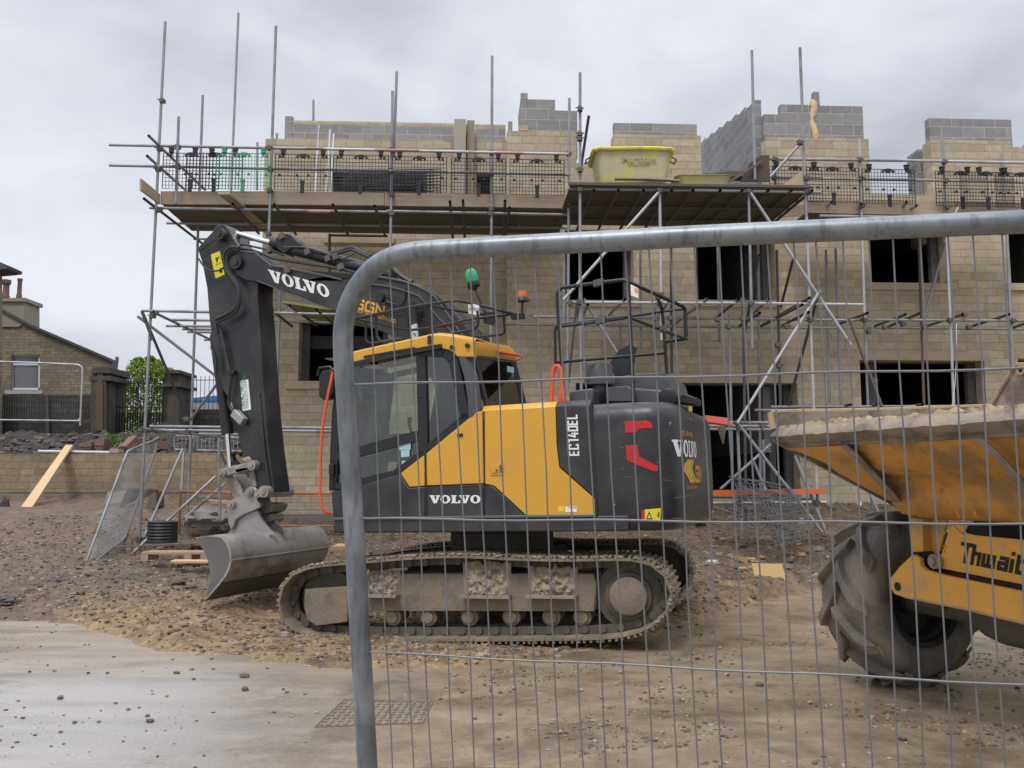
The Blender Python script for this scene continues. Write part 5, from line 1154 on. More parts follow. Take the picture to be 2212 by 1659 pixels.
# beacons
def beacon(px, py, y, m, h, r, base_py, stem, lab, nm='beacon', tilt=(0,0,1)):
    t = Vector(tilt).normalized(); c = HF.loc(px, base_py, y)
    mb = MB(); mb.lathe(c, t, ([(r*.9,0),(r*1.0,h*.12),(r*.98,h*.5),(r*.86,h*.8),(r*.55,h*.97),(0,h)] if h > .1 else [(r,0),(r,h*.85),(r*.95,h),(0,h)]), 20, cap=False); o = part(mb, nm, m, label=lab)
    mb = MB(); mb.lathe(c, -t, [(r*1.0,0),(r*(1.02 if h > .1 else 1.35),.03),(r*(1.0 if h > .1 else 1.4),.045),(r*.6,r*.9),(r*.3,r*1.2)], 20); part(mb, 'beacon_base', BLK, parent=o)
    mb = MB(); P = [c - t*r*.8] + [HF.loc(a, b_, y) for a, b_ in stem]; mb.path(P, .014, 8); part(mb, 'stem', BLK, parent=o)
GL = mat('green_lens', (.02,.34,.15), .25, 0, .05, 5, 0); OL = mat('orange_lens', (.62,.14,.03), .3, 0, .1, 30, 0)
beacon(1022, 600, -.5, GL, .155, .068, 611, [(1030,632),(1040,655),(1049,675)], 'green beacon on a bent stem', tilt=(-.22,0,1))
beacon(1128.5, 640, -.35, OL, .06, .05, 642, [(1128,668),(1128,690)], 'orange rotating beacon')
mb = MB(); mb.prism([HF.loc(a, b_, -.35) for a, b_ in ((1101,679),(1132,676),(1133,688),(1110,691),(1105,690))], (0,.03,0)); mb.prism([HF.loc(a, b_, -.35) for a, b_ in ((1044,676),(1070,672),(1068,698),(1062,702),(1044,698))], (0,.03,0)); part(mb, 'bracket', BLK)
mb = MB(); c = HF.loc(1043,741,-.6); mb.lathe(c, (1,-.6,0), [(0,0),(.035,0),(.05,.05),(.05,.06)], 16); part(mb, 'work_lamp', BLK)
def kd(a, b_): return (a, b_)
rail([(1012,759),(1021,753.5),(1037,753),(1080,760),(1118,767.5),(1127,770),(1122,775),(1113,778)], [-1.1,-1.12,-1.0,-.7,-.35,-.25,-.25,-.3], .015, ORG, 'grab_rail', kd)
# mirror and orange rail at the cab front
mb = MB(); P = [HF.loc(a, b_, -1.3) for a, b_ in ((688,808),(694,799),(714,797),(720,804),(718,846),(712,862),(696,864),(687,856))]; mb.prism(P, (0,.1,0)); mi_ = part(mb, 'mirror', BLK, .02, label='black wing mirror')
mb = MB(); P = [HF.loc(a, b_, -1.3) for a, b_ in ((686,812),(690,795),(712,792),(722,800))]; mb.path(P, .014, 7); part(mb, 'mirror_bracket', BLK)
rail([(719,800),(716,818),(706,866),(696,925),(692,1000),(691.5,1070),(696,1098),(702,1107),(716,1109)], [-1.28,-1.3,-1.3,-1.3,-1.3,-1.3,-1.3,-1.28,-1.22], .0145, ORG, 'front_rail', kd)
mb = MB(); mb.box((hp(712,1000).x, YN-.02, hp(712,1025).z), (hp(722,1000).x, YN+.02, hp(712,1003).z)); part(mb, 'hinge', BLK, .004)
# orange grab handle behind the cab
rail([(1191,873),(1193,830),(1195,800),(1200,791),(1206,790),(1211,797),(1214,830),(1219,872)], -1.12, .02, ORG, 'grab_rail', kd)
mb = MB(); mb.prism([HF.loc(a, b_, -1.1) for a, b_ in ((1205,874),(1226,872),(1222,858),(1212,846),(1206,848))], (0,.03,0)); part(mb, 'handle_base', ORG, .01)
# ---- hood on the engine deck
zt0 = ztop-.02
LITG = mat('sky_lit_charcoal', (.085, .088, .097), .36, .1, .15, 3, .02, dirt=(.15,.135,.11), dirt_amt=.3)  # charcoal hood paint, lightened in colour to carry the sky reflection
def blk(pts, y0, y1, name, m=LITG, bevel=.02): P = [HF.loc(a, b_, y0) for a, b_ in pts]; mb = MB(); mb.prism(P, (0, y1-y0, 0)); return part(mb, name, m, bevel, seg=3)
blk([(1229,845),(1281,838),(1281,875),(1229,878)], -.95, -.2, 'hood_box'); blk([(1308,836),(1360,834),(1368,845),(1368,868),(1308,868)], -.75, .1, 'hood_box')
blk([(1326,815),(1360,810),(1433,804),(1440,808),(1452,845),(1455,870),(1326,870)], -.35, .8, 'engine_hood', LITG, .03)
blk([(1368,838),(1440,843),(1452,850),(1455,868),(1368,868)], -.6, -.3, 'hood_box')
c = HF.loc(1295,868,-.55); mb = MB(); zc = HF.loc(1295,832,-.55).z; z2c = HF.loc(1295,787,-.55).z; rr_ = abs(HF.loc(1326,832,-.55).x-HF.loc(1264,832,-.55).x)/2
mb.lathe((c.x, -.55, c.z), (0,0,1), [(.065,0),(.065,zc-c.z)], 20); part(mb, 'air_intake', LITG)
mb = MB(); mb.lathe((c.x, -.55, zc), (0,0,1), [(.06,.03),(rr_*.95,.02),(rr_,0),(rr_,.03),(rr_*.97,.05),(rr_*.97,(z2c-zc)*.9),(rr_*.9,(z2c-zc)*.98),(rr_*.7,z2c-zc),(0,z2c-zc+.006)], 32); part(mb, 'air_intake_cap', LITG)
blk([(1315,787),(1335,757),(1359,744),(1366,746),(1357,810),(1328,813)], -.2, -.14, 'exhaust_shield', GREY, .005)
mb = MB(); P = [HF.loc(a, b_, -.14) for a, b_ in ((1340,810),(1352,775),(1359,744),(1367,746),(1357,810))]; mb.prism(P, (0,.2,0)); part(mb, 'exhaust_shield', BLK)
c = HF.loc(1443,858,-.62); mb = MB(); mb.lathe(c, (0,-1,0), [(0,.04),(.06,.04),(.085,.03),(.09,0)], 24); part(mb, 'hinge_cover', BLK)
mb = MB(); P = [HF.loc(a, b_, -.5) for a, b_ in ((1459,870),(1462,858),(1474,850),(1482,851),(1507,860),(1508,873),(1500,875))]; mb.prism(P, (0,.22,0)); part(mb, 'rear_camera', BLK, .012)
# black handrail cage on the deck
def hr(pts, ys, r=.019): rail(pts, ys, r, BLK, 'handrail', kd)
hr([(1219,872),(1212,760),(1204,650),(1204,634),(1208,625),(1216,621),(1293,611),(1343,605),(1352,606),(1357,609)], [-1.05]*10)
hr([(1369,862),(1363,740),(1357,609)], -1.05); hr([(1357,609),(1421,637),(1474,661),(1480,668),(1482,725),(1479,732),(1436,738)], [-1.05,-.8,-.4,-.35,-.35,-.35,-.4])
hr([(1441,808),(1436,738),(1430,668),(1419,640)], [-.3,-.3,-.3,-.7], .017); hr([(1200,784),(1199,718),(1202,706),(1210,702),(1293,692),(1346,685),(1360,686),(1424,711),(1484,733)], [-.9,-.9,-.9,-.95,-1.05,-1.05,-1.0,-.7,-.35], .015)
hr([(1200,783),(1330,772),(1433,763)], [-.9,-.6,-.3], .015); hr([(1364,683),(1430,673),(1480,667)], [-.3]*3, .014)
hr([(1204,706),(1295,695),(1350,687)], -1.05, .015)
mb = MB(); mb.prism([HF.loc(a, b_, -1.08) for a, b_ in ((1362,614),(1378,622),(1379,644),(1363,638))], (0,.006,0)); part(mb, 'sign_plate', WHITE); mb = MB(); mb.prism([HF.loc(a, b_, -1.083) for a, b_ in ((1370,620),(1377,624),(1378,634),(1371,631))], (0,.001,0)); part(mb, 'emblem', AMB)
mb = MB()
for a, b_ in ((1427,639),(1432,711)): mb = MB(); c = HF.loc(a, b_, -.7); mb.obox(c, (.03,0,0), (0,.02,0), (0,0,.03)); mb.tube(c+Vector((0,-.02,0)), c+Vector((0,-.04,0)), .015, 8, cap=True); part(mb, 'rail_clamp', DARKT)
for a, b_ in ((1293,611),(1298,692)): mb = MB(); c = HF.loc(a, b_, -1.05); mb.obox(c, (.045,0,.008), (0,.03,0), (0,0,.03)); part(mb, 'rail_clamp', DARKT)
# ---- boom, stick, bucket
BY = -.21
def bm(pts, y0, y1, name, m=GREY, bevel=.012, par=None): P = [HF.loc(a, b_, y0) for a, b_ in pts]; mb = MB(); mb.prism(P, (0, y1-y0, 0)); return part(mb, name, m, bevel, parent=par)
boom = bm([(490,565),(494,548),(503,540),(525,541),(551,543),(586,572),(660,588),(742,604),(800,600),(860,603),(915,621),(950,644),(985,676),(1010,705),(1035,740),(1070,830),(1000,860),(940,830),(880,760),(850,727),(803,708),(761,694),(718,670),(640,637),(553,608),(528,605),(500,590)], BY, -BY, 'boom')
bm([(655,583),(760,590),(850,602),(905,618),(945,645),(935,640),(860,612),(760,604),(680,594)], BY+.1, -BY-.1, 'boom_top_plate')
stick = bm([(459,500),(465,489),(474,484),(487,485),(495,494),(503,512),(520,534),(560,560),(556,640),(561,700),(567,806),(574,900),(583,985),(592,1050),(592,1062),(583,1072),(556,1072),(548,1055),(540,1015),(524,990),(500,870),(480,840),(466,788),(452,690),(447,623),(437,570),(426,536),(445,515)], BY+.05, -BY-.05, 'stick')
# reinforcement ribs on the lower stick and edge lines
bm([(520,992),(532,1000),(545,1050),(553,1052),(546,1000),(536,985)], BY+.02, BY+.06, 'rib', BARE)
bm([(553,850),(560,848),(574,985),(584,1048),(577,1050),(566,985)], BY+.03, BY+.06, 'rib', GREY)
for px, py, r_ in ((472,505,.075),(508,566,.085),(569,1062,.07),(542,1005,.06),(478,1022,.055)):
    mb = MB(); c = HF.loc(px, py, BY-.05); mb.tube(c, c+Vector((0,.52,0)), r_, 20, cap=True); mb.tube(c+Vector((0,-.015,0)), c, r_*.5, 12, cap=True); part(mb, 'pin_boss', GREY if py < 900 else BARE)
bm([(543,600),(565,606),(575,580),(552,560),(531,558)], BY-.01, BY+.001, 'boom_tip_plate') if 0 else None
# arm cylinder
def cyl(p, q, y, r, name, m, caps=True):
    a = HF.loc(*p, y); b_ = HF.loc(*q, y); mb = MB(); mb.tube(a, b_, r, 20, cap=caps); return part(mb, name, m)
cyl((478,496), (600,529), 0, .033, 'cylinder_rod', CHR); cyl((596,528), (852,596), 0, .075, 'hydraulic_cylinder', GREY); cyl((590,526), (612,532), 0, .088, 'cylinder_gland', BLK)
cyl((504,880), (498,1010), 0, .033, 'cylinder_rod', CHR) if 0 else None
cyl((491,925), (498,1018), -.02, .034, 'cylinder_rod', CHR); cyl((466,735), (491,930), -.02, .068, 'hydraulic_cylinder', BLK); cyl((490,915), (492,937), -.02, .078, 'cylinder_gland', BLK)
mb = MB(); c = HF.loc(463,727,-.1); mb.tube(c, c+Vector((0,.2,0)), .07, 16, cap=True); part(mb, 'pin_boss', GREY)
# boom lift cylinders (behind the cab)
cyl((893,690), (900,745), -.35, .05, 'cylinder_rod', CHR); cyl((884,655), (893,700), -.38, .06, 'pin_boss', BLK)
# link work
bm([(470,1018),(478,1013),(542,997),(548,1004),(546,1012),(540,1015),(484,1030),(474,1029)], BY-.02, BY+.03, 'link', BARE); bm([(470,1018),(478,1013),(542,997),(548,1004),(546,1012),(540,1015),(484,1030),(474,1029)], -BY-.05, -BY, 'link', BARE)
bm([(484,1028),(505,1024),(520,1050),(528,1082),(515,1092),(505,1075),(494,1055)], -.12, .12, 'link', BARE)
coup = bm([(490,1082),(500,1080),(517,1072),(526,1065),(533,1055),(540,1050),(551,1052),(555,1062),(554,1080),(561,1086),(562,1096),(545,1104),(525,1112),(508,1124),(503,1140),(498,1146),(492,1128),(489,1108)], BY+.02, BY+.06, 'quick_coupler', BARE)
bm([(490,1082),(500,1080),(517,1072),(526,1065),(533,1055),(540,1050),(551,1052),(555,1062),(554,1080),(561,1086),(562,1096),(545,1104),(525,1112),(508,1124),(503,1140),(498,1146),(492,1128),(489,1108)], -BY-.06, -BY-.02, 'quick_coupler', BARE)
bm([(500,1100),(552,1062),(560,1092),(520,1120)], BY+.08, -BY-.08, 'quick_coupler', BARE)
mb = MB(); P = [HF.loc(a, b_, .0) for a, b_ in ((565,1088),(585,1085),(592,1090),(586,1105),(568,1112),(560,1103))]; mb.prism(P, (0,.3,0)); P = [HF.loc(a, b_, .02) for a, b_ in ((568,1114),(586,1110),(588,1124),(577,1131),(566,1126))]; mb.prism(P, (0,.26,0)); part(mb, 'coupler_block', mat('light_worn_steel', (.25,.235,.21), .6, .3, .2, 5, .1), .015)
for px, py in ((497,1090),(537,1063),(556,1066)):
    mb = MB(); c = HF.loc(px, py, BY-.03); mb.tube(c, c+Vector((0,.45,0)), .05, 16, cap=True); mb.tube(c+Vector((0,-.02,0)), c, .028, 10, cap=True); part(mb, 'pin', BARE)
for yy in (BY+.07, .10):
    mb = MB(); P = [HF.loc(a, b_, BY+.07) for a, b_ in ((470,1166),(488,1155),(505,1140),(510,1122),(540,1108),(556,1103),(562,1118),(575,1136),(592,1155),(560,1160),(520,1165))]; P = [Vector((p.x, yy, p.z)) for p in P]; mb.prism(P, (0,.035,0)); part(mb, 'bucket_ear', BARE)
# bucket
BK = [(423,1161),(447,1157),(473,1157),(487,1166),(496,1184),(500,1206),(495,1230),(486,1247),(473,1264),(458,1281),(445,1296)]
yb0, yb1 = -.93, 1.03
def catm(P, n=4):
    Q = []
    for i in range(len(P)-1):
        p0, p1, p2, p3 = P[max(i-1,0)], P[i], P[i+1], P[min(i+2,len(P)-1)]
        for k in range(n):
            t = k/n; Q.append(.5*((2*p1)+(p2-p0)*t+(2*p0-5*p1+4*p2-p3)*t*t+(3*p1-p0-3*p2+p3)*t**3))
    return Q + [P[-1]]
prof = catm([HF.loc(a, b_, yb0) for a, b_ in BK[:9]], 3)[:-1] + [HF.loc(*BK[8], yb0), HF.loc(*BK[10], yb0)]
Y_ = lambda p, y: Vector((p.x, y, p.z)); ns = 14
mb = MB(); cen = sum(prof, Vector())/len(prof)
inn = [p + (Vector((cen.x-.15, p.y, cen.z))-p).normalized()*.022 for p in prof]
yy = [yb0 + (yb1-yb0)*k/ns for k in range(ns+1)]
mb.grid([[Y_(p, y) for p in prof] for y in yy]); mb.grid([[Y_(p, y) for p in inn] for y in yy])
for y in (yb0, yb1): mb.grid([[Y_(p, y) for p in prof], [Y_(p, y) for p in inn]], smooth=False)
mb.prism([Y_(prof[0], yb0), Y_(inn[0], yb0), Y_(inn[0], yb1), Y_(prof[0], yb1)], Vector((-.012,0,.0)))
bk = part(mb, 'bucket', BARE, label='wide toothless steel grading bucket')
side = [(423,1161),(447,1157),(473,1157),(487,1166),(496,1184),(500,1206),(495,1230),(486,1247),(473,1264),(445,1296),(449,1270),(455,1255),(453,1232),(447,1208),(438,1186),(428,1174)]
BUI = mat('worn_inner_steel', (.17,.165,.165), .5, .45, .3, 3, .1, 30, dirt=(.19,.165,.135), dirt_amt=.4)
for y in (yb0+.004, yb1-.026): mb = MB(); mb.prism([Y_(HF.loc(a, b_, yb0), y) for a, b_ in side], (0,.022,0)); part(mb, 'bucket_side', BUI, parent=bk)
mb = MB(); a = prof[-2]; b_ = prof[-1]; mb.prism([Y_(a, yb0-.01)+Vector((.012,0,0)), Y_(b_, yb0-.01)+Vector((-.01,0,-.012)), Y_(b_, yb1+.01)+Vector((-.01,0,-.012)), Y_(a, yb1+.01)+Vector((.012,0,0))], (.018,0,.01)); part(mb, 'cutting_edge', mat('edge_steel', (.15,.145,.14), .5, .4, .3, 3, .1, dirt=(.2,.17,.13), dirt_amt=.4), parent=bk)
mb = MB(); P = [Y_(HF.loc(a, b_, yb0), 0) for a, b_ in ((498,1208),(502,1210),(500,1214),(496,1213))]; mb.prism([Y_(p, yb0) for p in P], (0, yb1-yb0, 0)); P = [Y_(HF.loc(a, b_, yb0), 0) for a, b_ in ((473,1157),(478,1159),(476,1163),(471,1161))]; mb.prism([Y_(p, yb0+.02) for p in P], (0, yb1-yb0-.04, 0)); part(mb, 'weld_strip', BARE, parent=bk)
# ---- decals on boom and stick
def c8(a, b_): return (384+.2083*a, 460.8+.2712/1.302*b_)
yd = BY-.004
o_ = HF.loc(*c8(985,700), yd); rt = HF.loc(*c8(1515,862), yd); upv = HF.loc(*c8(935,580), yd)
tl_ = HF.loc(*c8(935,580), yd); tr_ = HF.loc(*c8(1555,750), yd); bl_ = HF.loc(*c8(960,705), yd)
ux = (tr_-tl_)/4.68; uz_ = tl_-bl_; mb = MB(); shapes_map(mb, VOLVO(), lambda a, b_: bl_ + ux*a + uz_*b_); part(mb, 'lettering', WHITE)
g0 = HF.loc(*k7(365,405), yd); gx_ = HF.loc(*k7(560,460), yd); gz_ = HF.loc(*k7(375,345), yd); mb = MB(); ux = (gx_-g0)/3.8; uz_ = (gz_-g0)
shapes_map(mb, GGN(), lambda a, b_: g0 + ux*a + uz_*b_); part(mb, 'lettering', AMB)
g0 = HF.loc(*k7(330,425), yd); gx_ = HF.loc(*k7(545,485), yd); ux = (gx_-g0).normalized(); text_map('GROUP NORTHERN LTD', .062, lambda a, b_: g0 + ux*a + Vector((0,0,b_)), AMB, sx=.9)
mb = MB(); mb.prism([HF.loc(*c8(a, b_), BY+.048) for a, b_ in ((343,430),(437,390),(487,635),(393,677))], (0,-.002,0)); part(mb, 'warning_label', LAB)
mb = MB(); A = [(lambda p: (p.x, p.z))(HF.loc(*c8(a, b_), yd)) for a, b_ in ((370,535),(448,493),(397,432))]; cc = (sum(a[0] for a in A)/3, sum(a[1] for a in A)/3); Bq = [(a[0]*.82+cc[0]*.18, a[1]*.82+cc[1]*.18) for a in A]; shapes_map(mb, [('ring', A, Bq)], lambda a, b_: Vector((a, BY+.044, b_)))
for a, b_ in ((398,468),(405,492),(412,470)): c = HF.loc(*c8(a, b_), BY+.044); mb.tube(c, c+Vector((0,-.001,0)), .014, 8, cap=True)
c = HF.loc(*c8(448,590), BY+.044); mb.obox(c, (.02,0,0), (0,.001,0), (0,0,.03)); part(mb, 'lettering', BLKD)
def k4(a, b_): return (.3125*a, 537.6+.3125*b_)
mb = MB(); P = [HF.loc(*k4(a, b_), BY+.048) for a, b_ in ((1658,912),(1716,902),(1736,1110),(1678,1122))]; mb.prism(P, (0,-.002,0)); part(mb, 'label', WHITE)
GRD = mat('green_decal', (.05,.30,.08), .5, 0, 0, 5, 0)
b0 = HF.loc(*k4(1702,1110), BY+.044); b1 = HF.loc(*k4(1684,925), BY+.044); ux = (b1-b0).normalized(); uz_ = Vector((-ux.z, 0, ux.x))
text_map('GENUINE MILLER', .060, lambda a, b_: b0 + ux*a + uz_*b_, GRD, sx=.82); b0b = HF.loc(*k4(1720,1100), BY+.044); text_map('TWINLOCK COUPLER', .050, lambda a, b_: b0b + ux*a + uz_*b_, GRD, sx=.82)
b0c = HF.loc(*k4(1684,1090), BY+.044); text_map('MILLER   PowerLatch', .05, lambda a, b_: b0c + ux*a + uz_*b_, BLKD, sx=.8)
# ---- hoses
def hose(pts, y, r=.016, m=HOSE, conv=c8, name='hose'):
    ys = y if isinstance(y, (list, tuple)) else [y]*len(pts); P = [HF.loc(*conv(*p), yy) for p, yy in zip(pts, ys)]; mb = MB(); mb.path(catm(P, 4), r, 7); part(mb, name, m)
hose([(640,355),(560,350),(500,390),(475,470),(500,580),(570,680),(625,770),(630,900),(590,990),(500,1050),(390,1100)], BY-.06, .02)
hose([(640,375),(570,375),(520,420),(505,500),(530,600),(600,700),(640,790),(640,920),(600,1020),(510,1080),(400,1135)], BY-.05, .02)
hose([(390,1130),(400,1200),(405,1260)], BY-.02, .02, GREY); hose([(430,1160),(480,1350),(540,1659)], BY-.0, .022, GREY); hose([(350,1380),(390,1500),(400,1659)], BY-.02, .02, BLK)
hose([(215,470),(280,560),(350,595),(440,590),(480,560)], BY-.02, .012); hose([(815,700),(880,800),(905,900),(880,1000),(840,1060)], BY+.3, .02)
hose([(240,380),(330,310),(420,260),(470,290)], BY-.01, .012)
hose([(640,365),(760,380),(900,430),(1000,470),(1250,510),(1640,570),(1900,630)], BY+.05, .018); hose([(620,330),(700,325),(780,345),(1000,395),(1100,440)], BY+.1, .014)
hose([(1080,225),(1160,230),(1230,280),(1330,350),(1440,380),(1560,410),(1680,390),(1800,355),(1900,400),(2000,440)], -.05, .018); hose([(1100,250),(1200,300),(1340,370),(1560,425),(1700,405),(1800,380),(1900,420),(1990,460)], -.08, .016)
hose([(1100,350),(1300,350),(1500,400),(1700,470),(1830,410)], -.09, .012, DARKT)
hose([(960,545),(1100,565),(1300,600),(1500,640),(1700,690)], BY-.012, .011, DARKT); hose([(820,700),(1000,770),(1300,890),(1600,1000)], BY-.004, .008, DARKT)
mb = MB()
for a, b_ in ((1080,240),(1350,400),(1560,470),(1640,450),(1140,590),(1690,560),(950,380)):
    c = HF.loc(*c8(a, b_), -.1 if b_ < 500 else BY-.02); mb.obox(c, (.03,0,.01), (0,.03,0), (-.01,0,.035))
part(mb, 'hose_clamp', FITT)
mb = MB(); P = [HF.loc(*c8(a, b_), -.1) for a, b_ in ((1010,260),(1040,235),(1200,245),(1280,330),(1190,350),(1100,420),(1030,370))]; mb.prism(P, (0,.2,0)); part(mb, 'valve_block', BLK, .01)
for k in range(7):
    dx = k*16; hose([(420-k*4,180+k*9),(700,235+k*16),(840+k*10,270+k*20),(960+k*22,350+k*24),(1060+k*14,470+k*18),(1140+k*8,560+k*8),(1190+k*6,640)], [-.2+.055*k]*7, .019, GREY if k % 2 else HOSE, k7)
hose([(470,185),(700,225),(860,290),(940,360),(1080,560),(1130,620)], BY-.012, .013, DARKT, k7); hose([(430,240),(620,265),(780,315),(830,350),(900,430),(1060,600)], BY-.012, .013, DARKT, k7)
hose([(600,105),(640,150),(700,200),(760,230)], -.1, .03, HOSE, k7)
mb = MB(); c = HF.loc(*k7(565,345), BY-.06); mb.lathe(c, (-.4,-1,.1), [(0,0),(.05,.01),(.062,.05),(.062,.07)], 16); part(mb, 'work_lamp', BLK); hose([(570,340),(600,370),(680,385),(710,340),(715,270)], BY-.02, .008, BLK, k7)
mb = MB(); c = HF.loc(*k7(775,440), BY-.05); mb.tube(c, c+Vector((0,.5,0)), .09, 18, cap=True); part(mb, 'pin_boss', GREY)
hose([(1600,870),(1590,960),(1580,1060),(1600,1110),(1640,1150)], BY-.01, .018, BLK, k4)
mb = MB(); c = HF.loc(*k4(1655,1165), BY-.02); mb.obox(c, (.07,0,-.06), (0,.05,0), (.03,0,.04)); part(mb, 'valve_block', BARE, .01); mb = MB(); c = HF.loc(*k4(1605,855), BY); mb.obox(c, (.05,0,0), (0,.03,0), (0,0,.02)); part(mb, 'hose_clamp', BLK)
for k in range(3): hose([(1620+k*18,1490),(1600+k*10,1440),(1625+k*6,1405),(1670,1410+k*12)], .0+.04*k, .016, HOSE, k4)
# ================================================================== DUMPER
o_ = onZ(2008, 1488, 0.0)
DF = Frame((o_.x, o_.y, -.005), R(69.5)); DP = thing('site_dumper', 'mud caked orange yellow site dumper with a wide skip, cut by the right edge', 'dumper', M=DF.M)
def dpart(mb, name, m, bevel=0, label=None, parent=None):
    o = mb.build(name, m, parent or DP, world=False, bevel=bevel, seg=2)
    if label: o['label'] = label
    return o
dpx = lambda px, py, y: DF.loc(px, py, y)      # plane y' = const (front facing)
def dside(px, py, x):                          # plane x' = const
    o = DF.I @ CAM; d = DF.I.to_3x3() @ ray(px, py); t = (x-o.x)/d.x; return o + d*t
DY = mat('dumper_yellow', (.72, .37, .06), .5, 0, .12, 3, .05, 50, dirt=(.40, .28, .16), dirt_amt=.7, dirt_scale=2.8, dirt_p=(.5,.64))
DYD = mat('shaded_stained_yellow', (.62, .30, .06), .55, 0, .2, 3, .08, 50, dirt=(.25, .17, .09), dirt_amt=.75, dirt_scale=3.4, dirt_p=(.47,.6))  # darker copy of the yellow: shade under the skip painted in, plus grime
CEM = mat('cement_caked_steel', (.31, .26, .205), .92, 0, .25, 7, .7, 25, dirt=(.12,.095,.07), dirt_amt=.8, dirt_scale=3.2, dirt_p=(.46,.6))
SANDC = mat('caked_sand', (.36, .28, .165), .97, 0, .4, 15, 1, 30, dirt=(.09,.07,.045), dirt_amt=.9, dirt_scale=12)
TYR = mat('muddy_tyre', (.125, .112, .098), .8, 0, .3, 4, .3, 35, dirt=(.27, .225, .17), dirt_amt=.85, dirt_scale=2.6, dirt_p=(.44,.6))
TYRM = mat('mud_on_tyre', (.20,.165,.125), .97, 0, .35, 12, 1.0, 18)
RR = .64; CZ = RR - .01
def wheel_d(x0, sgn, yc, lab):
    """tyre spans x0-.42 .. x0 (sgn=-1) with the visible sidewall at x0"""
    w = MB(); W_ = .48
    prof = [(.30,0),(.335,.0),(.37,-.012),(.47,-.02),(.525,.0),(.555,.03),(.568,.08),(.574,.14),(.577,W_/2)]; prof = prof + [(r_, W_-h) for r_, h in reversed(prof[:-1])]
    w.lathe((x0, yc, CZ), (-1 if sgn < 0 else 1, 0, 0), prof, 56, cap=False); t = dpart(w, 'tyre', TYR, label=lab)
    dirx = -1 if sgn < 0 else 1
    lg = MB(); n = 11
    for i in range(2*n):
        side = i % 2; th0 = 2*math.pi*(i/2)/n + (0 if side else 0); P = []
        for k in range(7):
            u = k/6; h = (W_/2+.01)*(1-u) if side == 0 else (W_/2-.01) + (W_/2)*u
            if side == 0: h = W_/2+.02 - (W_/2+.03)*u
            th = th0 + .50*u**.85 * 1.0; r_ = .59 + .045*(1-.15*u) if u < .9 else .555
            edge = max(0, abs(h-W_/2)-W_*.36); r_ = .638 - edge*.6 - (.06 if u > .95 else 0)
            P.append((h, th, r_))
        for (h0, t0, r0), (h1, t1, r1) in zip(P, P[1:]):
            vs = []
            for h, th, r_ in ((h0,t0,r0),(h1,t1,r1)):
                for dt, rr2 in ((-.062, r_-.0),(.062, r_-.0),(.095, .56),(-.095, .56)):
                    a = th+dt; vs.append(Vector((x0+dirx*h, yc - math.sin(a)*rr2, CZ + math.cos(a)*rr2)))
            lg.add(vs, [(0,1,5,4),(1,2,6,5),(2,3,7,6),(3,0,4,7)])
        for (h, th, r_), od in ((P[0], (0,1,2,3)), (P[-1], (3,2,1,0))):
            vs = []
            for dt, rr2 in ((-.062, r_),(.062, r_),(.095,.56),(-.095,.56)): a = th+dt; vs.append(Vector((x0+dirx*h, yc - math.sin(a)*rr2, CZ + math.cos(a)*rr2)))
            lg.add(vs, [od])
    dpart(lg, 'tread', TYR, .008, parent=t)
    rm = MB(); rm.lathe((x0, yc, CZ), (dirx,0,0), [(.32,.0),(.335,-.012),(.325,-.02),(.30,.0),(.295,.05),(.27,.07),(.265,.16),(.12,.17),(.12,.10),(.05,.09),(0,.09)], 40, cap=False); dpart(rm, 'rim', mat('dark_rim', (.03,.028,.026), .6, .2, .3, 6, .1, dirt=(.09,.075,.06), dirt_amt=.5), parent=t)
    return t
wheel_d(0.0, -1, 0.0, 'front tyre with deep muddy chevron treads'); wheel_d(1.62, 1, 0.0, None) if 0 else None
wheel_d(1.85, 1, 0.0, 'near front tyre'); 
# skip -------------------------------------------------------------------------
yl = -1.08
Ltop0 = dpx(1668, 927, yl); Lbot0 = dpx(1668, 955, yl); zlt, zlb = Ltop0.z, Lbot0.z; xs0 = Ltop0.x; xs1 = xs0 + 2.12
mb = MB(); n = 46
rows = []
for (dy, z) in ((.12, zlt-.005), (.02, zlt+.004), (-.01, zlt-.03), (-.02, (zlt+zlb)/2-.01), (.015, zlb+.01), (.10, zlb-.02)):
    rows.append([(xs0 + (xs1-xs0)*i/n, yl+dy + .006*mnoise.noise(Vector((i*.5, dy*30, 1))), z + .008*mnoise.noise(Vector((i*.6, z*9, 5)))) for i in range(n+1)])
mb.grid(rows); mb.add([rows[i][0] for i in range(6)], [tuple(range(6))]); dpart(mb, 'skip_lip', CEM)
mb = MB(); rs = random.Random(3)
G = [[(xs0 + (xs1-xs0)*i/90, yl + .02 + .10*j/4, zlt + .0 + (.014 + .045*abs(mnoise.noise(Vector((i*.23, j, 2)))) + (.03 if i > 20 else 0)*abs(mnoise.noise(Vector((i*.1, 7, 2)))))*(1 if 0 < j < 4 else 0.0) + (.010*mnoise.noise(Vector((i*.9, j*2, 0))) - (.02 if j == 0 else 0))) for i in range(91)] for j in range(5)]
mb.grid(G); dpart(mb, 'caked_sand', SANDC)
